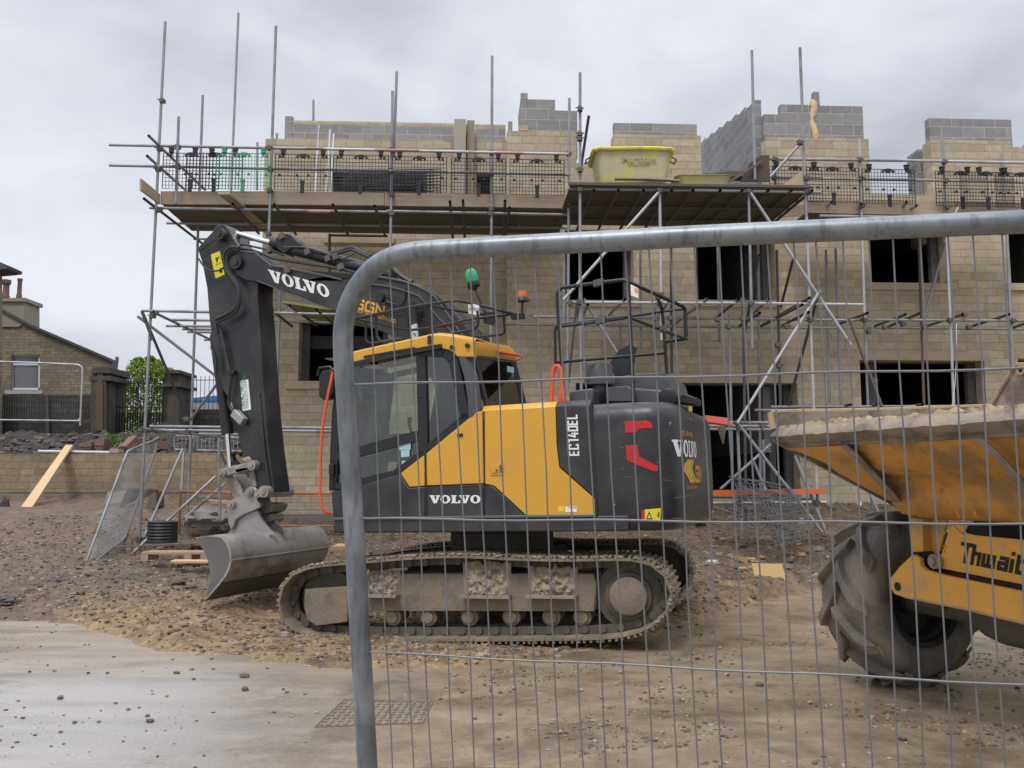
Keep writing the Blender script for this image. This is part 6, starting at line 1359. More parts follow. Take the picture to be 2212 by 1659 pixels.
# front sheet, knee and base
zk = dpx(2000, 1048, -.45).z; zb0 = dpx(1964, 1117, -.30).z; 
A0 = Vector((xs0+.0, yl+.08, zlb-.005)); A1 = Vector((xs1, yl+.08, zlb-.005))
T1 = dpx(1824, 962, yl+.08); B0 = dpx(1964, 1117, -.30); K1 = dpx(1938, 1070, -.42)
silh = [dpx(a, b_, q) for a, b_, q in ((1694,968,yl+.10),(1733,979,-.95),(1780,999,-.85),(1811,1022,-.76),(1864,1051,-.62),(1927,1084,-.45),(1966,1117,-.32))]
T1l = [T1, dpx(1850,985,-.95), dpx(1876,1012,-.84), dpx(1895,1034,-.74), dpx(1918,1058,-.62), dpx(1945,1090,-.46), dpx(1978,1120,-.34)]
xm = xs0 + (xs1-xs0)*.62
T2l = [Vector((T1l[i].x + (1.32 - .0*i), T1l[i].y, T1l[i].z)) for i in range(7)]
mb = MB(); mb.grid([silh, T1l], smooth=False); dpart(mb, 'skip_corner', DYD)
nn = 10
mb = MB(); 
kn = [Vector((0, yl+.10, zlb-.0)), Vector((0, -.80, zlb-.20)), Vector((0, -.58, zk+.06)), Vector((0,-.50, zk-.02)), Vector((0,-.485, zk-.10)), Vector((0,-.50, zb0+.10)), Vector((0,-.44, zb0+.03)), Vector((0, -.32, zb0))]
xl_ = [T1.x, T1l[2].x, T1l[4].x, T1l[5].x-.02, T1l[5].x, T1l[6].x-.05, T1l[6].x-.02, T1l[6].x]
G = [[Vector((xl_[j] + (xs1-.25*min(j,4)/4 - xl_[j])*i/nn, kn[j].y, kn[j].z)) for i in range(nn+1)] for j in range(8)]
mb.grid(G); dpart(mb, 'skip_front', DYD)
# ribs
for P in (T1l, [dpx(a, b_, q) for a, b_, q in ((2114,947,yl+.07),(2150,978,-.96),(2180,1010,-.88),(2200,1035,-.82),(2225,1070,-.72),(2260,1110,-.58))]):
    mb = MB()
    for a, b_ in zip(P, P[1:]): mb.prism([a+Vector((-.03,-.012,0)), a+Vector((.03,-.012,0)), b_+Vector((.03,-.012,0)), b_+Vector((-.03,-.012,0))], (0,.012,0.004))
    dpart(mb, 'skip_rib', CEM)
# far side wall, back and head plate
mb = MB(); W0 = Ltop0 + Vector((0,0,0)); s0_ = dside(1666, 891, xs0); s1_ = dside(1911, 886, xs0); s2_ = dside(2140, 878, xs0)
mb.prism([s0_+Vector((0,0,0)), Vector((xs0, yl, zlb)), Vector((xs0, .3, zlb-.6)), Vector((xs0, s2_.y, zlb-.4)), s2_, s1_], (.03,0,0)); dpart(mb, 'skip_side', CEM)
mb = MB(); mb.path([s0_, s1_, s2_, s2_+Vector((0,.1,0))], .022, 6); mb.path([s0_, Vector((xs0+.01, yl, zlt))], .028, 6); dpart(mb, 'skip_rim', mat('dusty_rim', (.40,.29,.15), .9, 0, .3, 6, .6, 25, dirt=(.25,.2,.15), dirt_amt=.8, dirt_scale=6))
yb_ = s2_.y; mb = MB(); P = [DF.loc(a, b_, yb_-.2) for a, b_ in ((2140,878),(2146,869),(2188,797),(2196,788),(2260,786),(2300,900),(2300,950),(2140,930))]; mb.prism(P, (0,.02,0)); dpart(mb, 'head_plate', CEM)
mb = MB(); mb.path([DF.loc(a, b_, yb_-.21) for a, b_ in ((2144,872),(2188,797),(2197,787),(2260,785))], .014, 6); c = DF.loc(2206, 799, yb_-.22); mb.lathe(c, (0,-1,0), [(.022,0),(.022,.012),(.04,.012),(.04,0)], 16, cap=False); dpart(mb, 'head_plate_edge', MC['dusty_rim'])
mb = MB(); c = DF.loc(2206, 799, yb_-.215); mb.tube(c, c+Vector((0,-.003,0)), .022, 14, cap=True); dpart(mb, 'hole', BLKD)
# skip floor (loaded inside, closes the volume)
mb = MB(); mb.prism([Vector((xs0+.03, yl+.1, zlb-.02)), Vector((xs1, yl+.1, zlb-.02)), Vector((xs1, yb_, zlb-.1)), Vector((xs0+.03, yb_, zlb-.1))], (0,0,-.02)); mb.box((xs1-.03, yl, zlb-.4), (xs1, yb_, zlt+.02)); dpart(mb, 'skip_floor', CEM)
# chassis ---------------------------------------------------------------------
def dpl(pts, y, dep, name, m=DY, bevel=.006, lab=None): mb = MB(); mb.prism([DF.loc(a, b_, y) for a, b_ in pts], (0, dep, 0)); return dpart(mb, name, m, bevel, lab)
dpl([(1964,1116),(1992,1119),(1994,1202),(1980,1210),(1971,1200)], -.30, .10, 'skip_bracket')
dpl([(1992,1119),(2046,1121),(2030,1190),(2020,1205),(1995,1203)], -.22, .02, 'bracket_plate', DY)
dpl([(2056,1133),(2078,1154),(2110,1157),(2212,1166),(2330,1178),(2330,1288),(2212,1263),(2031,1227),(2033,1200),(2045,1160)], -.34, .02, 'front_plate', DY, lab='front plate with cut out lettering')
dpl([(2050,1122),(2092,1130),(2079,1154),(2058,1135)], -.33, .02, 'front_plate')
dpl([(2076,1148),(2110,1120),(2340,1120),(2340,1185),(2212,1166),(2110,1157)], -.10, .02, 'shadow_box', BLK)  # black plate standing in for the shade in the gap
dpl([(2016,1215),(2028,1226),(2212,1262),(2340,1290),(2340,1305),(2212,1276),(2010,1236)], -.30, .05, 'gap_shade_plate', mat('dark_gap_shade', (.05,.03,.012), .7, 0, .3, 5, .1))  # dark plate painted as the shade in the gap above the bumper
dpl([(1971,1198),(1985,1206),(1988,1222),(2000,1232),(2040,1243),(2212,1279),(2340,1308),(2340,1380),(2212,1347),(2080,1315),(1955,1291),(1932,1283),(1921,1266),(1922,1250),(1945,1222)], -.42, .04, 'bumper', DY, .006)
mb = MB(); P = [DF.loc(a, b_, -.425) for a, b_ in ((1955,1290),(2080,1315),(2212,1347),(2340,1380))]; mb.path(P, .008, 5); dpart(mb, 'bumper_edge', MC['dusty_rim'])
mb = MB(); c = DF.loc(1939,1267,-.423); mb.lathe(c, (0,-1,0), [(0,.002),(.030,.002)], 20, cap=False); dpart(mb, 'hole', BLKD)
for px, py, r_ in ((2016,1213,.05),(1975,1203,.035)):
    mb = MB(); c = DF.loc(px, py, -.38); mb.tube(c, c+Vector((0,.2,0)), r_, 16, cap=True); mb.tube(c+Vector((0,-.02,0)), c, r_*.5, 12, cap=True); dpart(mb, 'pivot', CEM if r_ > .04 else BLK)
mb = MB()
for px, py in ((2041,1180),(2039,1190),(2041,1152)): c = DF.loc(px, py, -.345); mb.tube(c, c+Vector((0,-.006,0)), .008, 8, cap=True)
dpart(mb, 'bolts', DYD)
# hooks under the skip
mb = MB()
for px in (2068, 2105, 2200): P = [DF.loc(px, 1104, -.50), DF.loc(px+3, 1112, -.52), DF.loc(px+6, 1118, -.50)]; mb.path(P, .009, 6)
dpart(mb, 'hooks', DY)
# lettering
def ital(k): return .22*k
tl0 = DF.loc(2069, 1214, -.344); tr0 = DF.loc(2212, 1244, -.344); th0 = DF.loc(2082, 1170, -.344)
ux = (tr0-tl0).normalized(); H_ = th0.z-tl0.z; 
def f_(a, b_): return tl0 + ux*(a + .26*b_)*H_ + Vector((0,0,b_*H_))
S = 0.0; mb = MB(); w_ = .19
def st(P): shapes_map(mb, strip2(P, w_), f_)
st([(.0,.92),(.72,.92)]); st([(.38,.83),(.38,0)])                                   # T
x=.68; st([(x+.1,1),(x+.1,0)]); st([(x+.195,.58),(x+.45,.58),(x+.45,0)])              # h
x=1.38; st([(x,.66),(x,.1),(x+.26,.1),(x+.26,.66)]); st([(x+.355,.1),(x+.55,.1),(x+.55,.66)])   # w
x=2.22; st([(x,.60),(x+.4,.60),(x+.4,0)]); st([(x+.305,.1),(x+.02,.1),(x+.02,.36),(x+.305,.36)])  # a
x=2.88; st([(x,.66),(x,0)]); st([(x,.98),(x,.80)])                                  # i
x=3.18; st([(x,.9),(x,.1),(x+.25,.1)]); st([(x+.1,.62),(x+.28,.62)])                  # t
x=3.75; st([(x+.45,.1),(x,.1),(x,.62),(x+.42,.62),(x+.42,.36),(x+.1,.36)])           # e
x=4.45; st([(x+.42,.62),(x,.62),(x,.36),(x+.42,.36),(x+.42,.1),(x,.1)])              # s
dpart(mb, 'lettering', BLKD)
# axle and differential
mb = MB(); mb.tube((-.15,.0,CZ), (1.95,.0,CZ), .10, 18); mb.lathe((.45,.0,CZ), (1,0,0), [(.1,0),(.17,.12),(.2,.25),(.2,.5),(.16,.62),(.1,.75)], 20); mb.box((.02,-.16,CZ-.02),(.3,.1,CZ+.17)); dpart(mb, 'axle', MUDD, .01)
mb = MB(); mb.box((.25,-.12,CZ+.12), (1.6,2.6,CZ+.4)); mb.box((.3,1.9,CZ-.1),(1.5,3.2,CZ+.75)); dpart(mb, 'chassis', BLK, .02)
mb = MB(); mb.prism([Vector((.3,2.0,CZ+.75)), Vector((.3,3.4,CZ+.75)), Vector((.3,3.4,CZ+1.0)), Vector((.3,2.3,CZ+1.05))], (1.2,0,0)); dpart(mb, 'engine_cover', DY, .02)
for x0, sg in ((0.0,-1),(1.85,1)): wheel_d(x0, sg, 2.35, 'rear tyre')
# ================================================================== FOREGROUND FENCE PANEL
FA = Vector((1, -.235, 0)).normalized(); FU = Vector((-.05, -.085, 1)); FN = FA.cross(FU).normalized(); FP0 = Vector((0, 1.536, 1.52))
def fp(px, py): return onpl(px, py, FP0, FN)
FC = thing('fence_panel', 'large galvanised wire mesh fence panel with a rounded top corner standing in the foreground', 'fence panel', (fp(794,1659).x, fp(794,1659).y, 0))
FG = None
m, N, L, b = newmat('zinc_tube'); v = coords(N, L, 'World', (1,1,1)); vz = coords(N, L, 'World', (60, 60, 9))
a1 = noise_node(N, L, v, 9, 6, .6); a2 = noise_node(N, L, vz, 1.2, 4, .6); a3 = noise_node(N, L, coords(N, L, 'World', (9, 60, 60)), 1.0, 3, .5)
c = mixc(N, L, ramp(N, L, a1.outputs[0], .3, .7), (.11, .13, .15), (.30, .32, .34)); c = mixc(N, L, ramp(N, L, a2.outputs[0], .52, .68, (0,)*3, (.7,)*3), c, (.10,.11,.12)); c = mixc(N, L, ramp(N, L, a3.outputs[0], .3, .7, (0,)*3, (.10,)*3), c, (.40,.42,.44))
vo = N.new('ShaderNodeTexVoronoi'); vo.inputs['Scale'].default_value = 55; L.new(v, vo.inputs['Vector']); c = mixc(N, L, ramp(N, L, vo.outputs['Distance'], .05, .10, (.6,)*3, (0,)*3), c, (.13,.14,.15))
L.new(c, b.inputs['Base Color']); b.inputs['Metallic'].default_value = .6; L.new(ramp(N, L, a1.outputs[0], .3, .7, (.30,)*3, (.5,)*3), b.inputs['Roughness']); bump(N, L, b, a1.outputs[0], .15, .003)
ZINC = m
PX = [(794,1659),(786.5,1520),(779,1390),(771,1250),(763.5,1120),(756,990),(749,880),(743,790),(741,735),(744,695),(756,652),(778,612),(808,578),(848,555),(895,544),(960,539),(1106,531),(1351,519),(1444,513),(1800,497),(2212,479)]
P = [fp(a, b_) for a, b_ in PX]; d = (P[0]-P[1]).normalized(); P.insert(0, P[0] + d*((P[0].z-.06)/-d.z))
e = (P[-1]-P[-2]).normalized(); hd = Vector((e.x, e.y, 0)).normalized()
P[9:15] = catm(P[9:16], 4)[:-1] if 0 else P[9:15]
Pc = P[:8] + catm(P[8:17], 5) + P[17:]
Pend = P[-1] + FA*1.9
mb = MB(); mb.path(Pc + [P[-1]+FA*.7, P[-1]+FA*1.7, P[-1]+FA*1.85+FU*-.04, P[-1]+FA*1.9-FU*.2, P[-1]+FA*1.9-FU*(P[-1].z-.06)], .0182, 24); mb.build('frame_tube', ZINC, FC)
for v_ in (P[0], P[-1]+FA*1.9-FU*(P[-1].z-.06)): pass
bl_ = P[0]+Vector((0,0,.12)); br_ = P[-1]+FA*1.9-FU*(P[-1].z-.18); mb = MB(); mb.tube(bl_, br_, .0182, 14); mb.build('bottom_tube', ZINC, FC)
WIR = mat('galvanised_wire', (.19, .20, .215), .45, .4, .25, 12, 0, coord='World')
mb = MB(); lines = []
def fs(p): return (p-FP0).dot(FA)      # coordinate along panel
H1 = [((762,831),(2212,795)), ((773,1120),(2212,1131)), ((790,1408),(2212,1478))]
for (a, b_) in H1:
    p = fp(*a); q = fp(*b_); q2 = q + (q-p).normalized()*1.9; n_ = 40; mb.path([p.lerp(q2, i/n_) + FU*(.0015*math.sin(i*1.3)) + FN*.002 for i in range(n_+1)], .0019, 6, cap=False)
p = fp(790,1408)-FU*.235; q = fp(2212,1478)-FU*.245; mb.path([p, q, q+FA*1.9], .0024, 6); p2 = p-FU*.235; q2 = q-FU*.24; mb.path([p2, q2, q2+FA*1.9], .0024, 6); p3 = fp(790,1408)-FU*.7; mb.path([p3, p3+FA*3.0], .0024, 6)
p = fp(807, 831); s0 = fs(p); pitch_ = .0385; base = p; rs = random.Random(9)
top_line = lambda s: None
def top_of(s):      # height (FU units from base plane z) of the frame above
    best = None; PQ = Pc + [P[-1]+FA*1.9]
    for a, b_ in zip(PQ, PQ[1:]):
        sa, sb = fs(a), fs(b_)
        if min(sa, sb) <= s <= max(sa, sb) and abs(sb-sa) > 1e-5:
            t = (s-sa)/(sb-sa); z = a.z + (b_.z-a.z)*t
            if best is None or z > best: best = z
    return best
for i in range(80):
    wob = .0022*math.sin(i*2.1) + .002*(rs.random()-.5)
    s = s0 + i*pitch_ + wob; lo = base + FA*(i*pitch_+wob); nlo = (base.z-.20)
    p_top = None; k = 0
    # walk upward until the frame is met
    zt_ = None
    for z in np.arange(lo.z, 2.2, .004):
        q = lo + FU*(z-lo.z); tz = top_of(fs(q))
        if tz is not None and z >= tz-.012: zt_ = z; break
    if zt_ is None: zt_ = P[-1].z
    n_ = 9; pts = []
    for k in range(n_+1):
        z = .19 + (zt_-.19)*k/n_; w2 = .0022*math.sin(k*1.7+i) * (1 if 0 < k < n_ else 0)
        q = lo + FU*(z-lo.z) + FA*w2 - FN*.002; pts.append(q)
    if i == 27: pts[4] = pts[4] + FA*.006; pts[3] = pts[3] - FA*.004
    mb.path(pts, .00135, 6, cap=False)
mb.build('wire_mesh', WIR, FC)
mb = MB()
for p in (P[0], P[-1]+FA*1.9-FU*(P[-1].z-.06)): mb.box((p.x-.11, p.y-.35, 0.0), (p.x+.11, p.y+.35, .13))
mb.build('foot_block', mat('fence_foot_rubber', (.05,.05,.05), .9, 0, .3, 9, .3), FC, bevel=.02)
# ================================================================== LEFT BACKGROUND
OLD = brickmat('old_sooty_stone', (.36, .30, .21), (.23, .195, .14), (.19, .165, .125), .36, .105, .010, .35, .01, stain=(.12,.105,.085), stain_amt=.55, rock=.5, squash=.7, sqf=3)
OLDD = brickmat('black_sooted_wall', (.085, .08, .065), (.05, .047, .042), (.04, .038, .034), .45, .16, .010, .35, .01, stain=(.03,.03,.026), stain_amt=.6)
SOOT = mat('sooted_stone', (.065, .06, .05), .95, 0, .4, 2.5, .4, 12, dirt=(.13,.095,.055), dirt_amt=.5, coord='World')
SLATE = mat('slate', (.07,.07,.08), .7, 0, .2, 5, .2, coord='World')
YH = 30.0
def pY(px, py, Y): return onY(px, py, Y, 0)
def prY(mb, pts, Y, dep, mi=0): mb.prism([pY(a, b_, Y) for a, b_ in pts], (0, dep, 0), mi)
c0 = pY(100, 930, YH); HS = thing('stone_house', 'old sooty stone house gable with a white window and chimney pots, far left', 'house', (c0.x, c0.y, c0.z))
# gable with window hole split in pieces
mb = MB(); xw = [pY(a, 800, YH).x for a in (24, 86)]; 
def gp(*pts): prY(mb, pts, YH, .35)
gp((-160,960),(24,960),(24,682),(0,669),(-160,600)); gp((86,960),(241,960),(241,781),(86,714)); gp((24,960),(86,960),(86,842),(24,842)); gp((24,767),(86,767),(86,714),(66,705),(24,682))
mb.build('gable_wall', OLD, HS)
HD = Vector((-4.2, 6.0, 0)); mb = MB(); mb.prism([pY(a, b_, YH+.01) for a, b_ in ((239,783),(239,960),(241,960),(241,783))], HD); mb.build('side_wall', OLD, HS)
mb = MB(); mb.prism([pY(a, b_, YH-.12) for a, b_ in ((-170,590),(0,664),(66,700),(246,777),(246,783),(66,706),(0,671),(-170,598))], HD); mb.build('roof', SLATE, HS)
mb = MB(); prY(mb, ((-28,650),(52,645),(52,697),(40,706),(-28,706)), YH-.05, 1.0); prY(mb, ((-31,644),(54,643),(54,651),(-31,651)), YH-.13, 1.16); chm = mb.build('chimney', mat('weathered_render', (.27,.245,.20), .95, 0, .2, 3, .2, coord='World'), HS)
def pot(px, yt, yb, w, crown=False, par=chm):
    a = pY(px, yb, YH+.3); h = pY(px, yt, YH+.3).z - a.z; r = w/2*YH/FOC; mb = MB(); mb.lathe(a, (0,0,1), [(r*1.15,0),(r*1.15,h*.12),(r*.95,h*.2),(r*.85,h*.85),(r*1.05,h*.9),(r*1.05,h),(r*.7,h)], 14, cap=False)
    if crown:
        for k in range(6): an = k*1.047; mb.obox(a+Vector((r*.9*math.cos(an), r*.9*math.sin(an), h+.05)), (.04,0,0), (0,.04,0), (0,0,.07))
    mb.build('chimney_pot', mat('terracotta_pot', (.16,.10,.075), .9, 0, .4, 5, .1, coord='World'), par)
pot(12, 612, 644, 15, True); pot(41, 602, 643, 10.5); pot(-12, 615, 644, 13); pot(57.5, 676, 702, 9)
mb = MB(); 
for a, b_, c_, d_ in ((24,767,27,842),(83,767,86,842),(24,767,86,770),(24,838,86,842),(24,785,86,789)): prY(mb, ((a,d_),(c_,d_),(c_,b_),(a,b_)), YH+.08, .07)
wn = mb.build('window_frame', mat('white_upvc', (.75,.76,.78), .4, 0, .03, 5, 0), HS)
mb = MB(); prY(mb, ((27,838),(83,838),(83,770),(27,770)), YH+.12, .01); 
GP = mat('curtained_glass', (.16,.165,.185), .12, 0, .2, 1.2, 0, spec=.7, coord='World'); mb.build('window_glass', GP, HS)
mb = MB(); prY(mb, ((11,851),(91,851),(91,843),(11,843)), YH-.06, .3); mb.build('window_sill', mat('pale_stone_sill', (.42,.42,.40), .8, 0, .1, 5, 0), HS)
mb = MB(); prY(mb, ((243,778),(249,778),(249,772),(253,770),(254,776),(251,800),(247,815),(246,900),(243,900)), YH-.15, .1); mb.build('drainpipe', DARKT, HS)
# neighbouring eave, upper left
c0 = pY(-20, 640, 26); NH = thing('neighbour_house', 'dark roof eave of a neighbouring house poking in at the left edge', 'house', (c0.x, c0.y, 1.0))
mb = MB(); prY(mb, ((-200,480),(0,566),(17,574),(15,580),(0,582),(-200,600)), 26, .8); mb.build('eave', SLATE, NH); mb = MB(); prY(mb, ((-200,600),(-5,582),(-5,960),(-200,960)), 26.2, .5); 
mb.v = [(v[0]-.15, v[1], v[2]) for v in mb.v]; mb.build('wall', OLD, NH)
# boundary wall, piers, gate
mb = MB(); prY(mb, ((-160,960),(200,960),(200,853),(-160,853)), 27, .5); one('boundary_wall', mb, OLDD, 'black sooted stone boundary wall below the old house window', 'wall')
mb = MB(); prY(mb, ((98,960),(106,960),(104,853),(99,853)), 26.9, .1); one('buttress', mb, SOOT, 'narrow pale stained strip running down the black boundary wall', 'buttress')
def pier(pts, cap, Y, lab, dep=1.1):
    c = pY(sum(p[0] for p in pts)/len(pts), 945, Y); t = thing('gate_pier', lab, 'pier', (c.x, c.y, c.z), 'gate piers')
    mb = MB(); prY(mb, pts, Y, dep); mb.build('shaft', SOOT, t)
    for i, q in enumerate(cap): mb = MB(); prY(mb, q, Y-.14, dep+.28); mb.build(('cap','moulding','plinth')[i], SOOT, t)
    return t
t = pier(((196,950),(233,950),(235,905),(236,806),(198,806),(195,870)), (((197,806),(237,806),(237,793),(199,793)),((194,822),(240,822),(240,812),(194,812)),((192,950),(236,950),(236,942),(192,942))), 25.5, 'left black stone gate pier with a pointed gothic panel')
mb = MB(); prY(mb, ((200,935),(229,935),(229,828),(226,818),(216,797),(206,818),(200,828)), 25.38, .1); mb.build('panel', SOOT, t); mb = MB(); prY(mb, ((207,930),(222,930),(222,830),(219,822),(215,815),(210,822),(207,830)), 25.34, .05); mb.build('panel', mat('stained_stone', (.11,.08,.05), .95, 0, .4, 2, .3, 12, coord='World'), t)
pier(((352,925),(386,925),(387,806),(355,806)), (((352,806),(388,806),(388,799),(356,799)),((350,835),(390,835),(390,828),(352,828)),((350,925),(389,925),(389,912),(350,912))), 26, 'right black stone gate pier beside the tree')
IRON = mat('black_iron', (.012,.013,.015), .6, .2, .2, 9, 0)
g0 = pY(292, 935, 26); GT = thing('iron_gate', 'tall black wrought iron double gate between the two stone piers', 'gate', (g0.x, g0.y, g0.z))
def vb(mb, px, y0, y1, Y, r=.018): mb.tube(pY(px, y1, Y), pY(px+(y1-y0)*.028, y0, Y), r, 6, cap=True)
for k, (xa, xb) in enumerate(((240,292),(296,349))):
    mb = MB(); n_ = 9
    for i in range(n_+1): 
        x = xa+(xb-xa)*i/n_; vb(mb, x, 826 if i % 2 == 0 else 832, 934, 26, .022 if i in (0, n_) else .013)
    for i in range(2*n_): vb(mb, xa+(xb-xa)*(i+.5)/(2*n_), 893, 934, 26, .010)
    for y in (828, 838, 880, 893, 932): mb.tube(pY(xa, y, 26), pY(xb, y, 26), .016, 6)
    for i in range(n_+1): x = xa+(xb-xa)*i/n_+2.6; mb.lathe(pY(x, 824, 26), (0,0,1), [(.0,-.03),(.03,.0),(.0,.09)], 6)
    mb.build('gate_leaf', IRON, GT)
mb = MB(); vb(mb, 243, 815, 936, 25.9, .035); mb.path([pY(246+5*math.cos(a*.6), 813-5*math.sin(a*.6), 25.9) for a in range(9)], .014, 6); vb(mb, 351, 815, 930, 25.9, .03); mb.build('gate_post', IRON, GT)
mb = MB(); prY(mb, ((384,940),(620,940),(620,884),(384,884)), 27, .5); one('stone_wall', mb, OLDD, 'low black sooted wall under the spiked railings', 'wall')
mb = MB(); mbc = 0
RL = thing('spiked_railings', 'thin black spiked railings above the low wall beside the right gate pier', 'railings', tuple(pY(430,884,26.6)))
for i in range(22): vb(mb, 386+i*9.2, 812, 884, 26.6, .010)
mb.tube(pY(384,821,26.6), pY(600,821,26.6), .012, 6); mb.tube(pY(384,866,26.6), pY(600,868,26.6), .012, 6); mb.build('bars', IRON, RL)
mb = MB(); prY(mb, ((385,884),(392,862),(470,854),(620,842),(620,884)), 48, 8); one('shed_roof', mb, mat('blue_sheet', (.05,.16,.34), .4, 0, .1, 3, 0, coord='World'), 'low blue sheet roof beyond the railings', 'roof')
mb = MB(); prY(mb, ((385,900),(620,900),(620,868),(388,872)), 45, 2); one('shed_wall', mb, mat('pale_cladding', (.30,.31,.32), .7, 0, .1, 3, 0, coord='World'), 'pale cladding wall below the blue roof', 'wall')
mb = MB(); a = pY(401.5,884,40); b_ = pY(402,843,40); mb.tube(a, b_, .05, 8); mb.path([b_, pY(399,839,40), pY(388,838,40)], .04, 6); mb.tube(pY(392,838,40), pY(386,838.5,40), .07, 6, cap=True); one('street_lamp', mb, DARKT, 'small grey street lamp seen through the railings', 'street lamp')
# tree
TRC = pY(318, 935, 38); TR_ = thing('leafy_tree', 'bright lime green leafy tree behind the iron gate', 'tree', (TRC.x, TRC.y, 2.2))
mb = MB(); mb.path([(TRC.x, TRC.y, 2.0), (TRC.x+.05, TRC.y, 3.2), (TRC.x-.05, TRC.y, 4.2)], [.14,.11,.07], 8)
for k in range(7): an = k*.9; mb.path([(TRC.x, TRC.y, 2.9+.15*k), (TRC.x+.5*math.cos(an), TRC.y+.5*math.sin(an), 3.4+.2*k), (TRC.x+.9*math.cos(an), TRC.y+.8*math.sin(an), 3.9+.25*k)], [.05,.035,.015], 6)
mb.build('trunk', mat('bark', (.07,.055,.04), .95, 0, .3, 9, .5, coord='World'), TR_)
def leaves(name, blobs, n, sz, cols, parent, seed=1):
    rs_ = np.random.RandomState(seed); V = []; F = []; MI = []
    for i in range(n):
        c, r, sc2 = blobs[rs_.randint(len(blobs))]; d = rs_.normal(size=3); d /= np.linalg.norm(d); rad = r*(.45+.6*rs_.rand()**.6); p = np.array(c)+d*rad*np.array(sc2)
        u = rs_.normal(size=3); u /= np.linalg.norm(u); w_ = np.cross(u, rs_.normal(size=3)); w_ /= np.linalg.norm(w_); s = sz*(.6+.8*rs_.rand())
        b0 = len(V); V += [tuple(p-u*s), tuple(p+w_*s*.55), tuple(p+u*s), tuple(p-w_*s*.55)]; F.append([b0, b0+1, b0+2, b0+3]); MI.append(rs_.randint(len(cols)))
    mb = MB(); mb.v = V; mb.f = F; mb.m = MI; mb.sm = [False]*len(F); return mb.build(name, cols, parent)
def leafm(name, col):
    m, N, L, b = newmat(name); b.inputs['Base Color'].default_value = (*col, 1); b.inputs['Roughness'].default_value = .6
    t = N.new('ShaderNodeBsdfTranslucent'); t.inputs[0].default_value = (col[0]*1.3, col[1]*1.3, col[2], 1); x = N.new('ShaderNodeMixShader'); x.inputs[0].default_value = .35
    o = N['Material Output']; L.new(b.outputs[0], x.inputs[1]); L.new(t.outputs[0], x.inputs[2]); L.new(x.outputs[0], o.inputs[0]); return m
LM = [leafm('leaf_lime', (.34,.44,.06)), leafm('leaf_green', (.13,.22,.03)), leafm('leaf_dark', (.07,.13,.02))]
rs = random.Random(8); bls = []
for px, py, r in ((315,805,.75),(290,825,.65),(345,822,.6),(300,795,.5),(335,800,.45),(272,850,.5),(320,845,.9),(355,850,.5),(300,875,.9),(340,880,.8),(270,890,.6),(320,912,.9),(285,915,.7),(350,915,.6)):
    p = pY(px, py, 38+rs.uniform(-.6,.6)); bls.append((tuple(p), r, (1,1,.85)))
leaves('crown', bls + [(tuple(pY(a, b_, 38)), r, (1,1,.9)) for a, b_, r in ((268,812,.22),(366,806,.25),(300,783,.25),(340,786,.2),(262,838,.25),(325,778,.22))], 13000, .055, LM, TR_)
# bank plants
p = pY(300, 960, 22); 
for i, (px, py, Y, r, n_) in enumerate(((243,956,22.5,.26,260),(262,966,22,.14,120),(300,940,24,.3,100))):
    p = pY(px, py, Y); t = thing('weed_clump', f'{["tallest green","small green","hidden green"][i]} weed clump growing on the dark bank by the broken kerbs', 'weeds', tuple(p-Vector((0,0,r*.6))))
    leaves('leaves', [(tuple(p), r, (1.1,1,.8))], n_, .05, LM[1:], t, 5+i); mb = MB()
    for k in range(6): mb.tube(p-Vector((.05*k-.12,0,r)), p+Vector((.12*k-.3,.02*k,r*.3)), .008, 5)
    mb.build('stems', LM[2], t)
# retaining wall
mb = MB(); prY(mb, ((-160,1064),(640,1064),(640,977),(330,979),(15,981),(-160,984)), 20, .45); RW_ = thing('retaining_wall', 'low buff coursed stone retaining wall across the left of the site', 'wall', tuple(pY(200,1085,20))); mb.build('stonework', brickmat('weathered_coursed_stone', (.40, .32, .205), (.28, .22, .145), (.26, .215, .15), .42, .152, .006, .3, .014, squash=.72, sqf=3, off=.43, stain=(.17, .135, .09), stain_amt=.5, rock=.7), RW_)
mb = MB(); prY(mb, ((-160,1100),(640,1100),(640,1064.5),(-160,1064.5)), 20.02, .4); mb.build('block_course', BLOCK, RW_)
BANKM = mat('dark_topsoil', (.035, .03, .026), .97, 0, .5, 3, 1, 8, dirt=(.10,.085,.06), dirt_amt=.6, dirt_scale=3, coord='World')
nx_, ny_ = 260, 70; G = []
for j in range(ny_+1):
    yy_ = 20.35 + 6.5*j/ny_; row = []
    for i in range(nx_+1):
        x = -17 + 13.3*i/nx_; z = 2.02 + .62*float(sm(20.5, 24.5, yy_)) + .16*mnoise.noise(Vector((x*1.3, yy_*1.3, 0))) + (.16*mnoise.noise(Vector((x*3, yy_*3, 2))) + .10*mnoise.noise(Vector((x*9, yy_*9, 4))))*(j > 1)
        row.append((x, yy_, z))
    G.append(row)
mb = MB(); mb.grid(G); o = mb.build('soil_bank', BANKM); tag(o, 'dark topsoil bank behind the retaining wall', kind='structure')
rg = np.random.RandomState(9); n_ = 1700; x = rg.uniform(-14, -4, n_); y = rg.uniform(20.5, 26, n_); z = 2.02 + .62*sm(20.5, 24.5, y) + .05; r = .02 + .09*rg.rand(n_)**4; mi = (rg.rand(n_) > .25).astype(int)
o = scatter('bank_rubble', list(zip(x, y, z, r, mi)), [STM2, STM3], None); tag(o, 'dark clods and stones over the soil bank', 'rubble', kind='stuff')
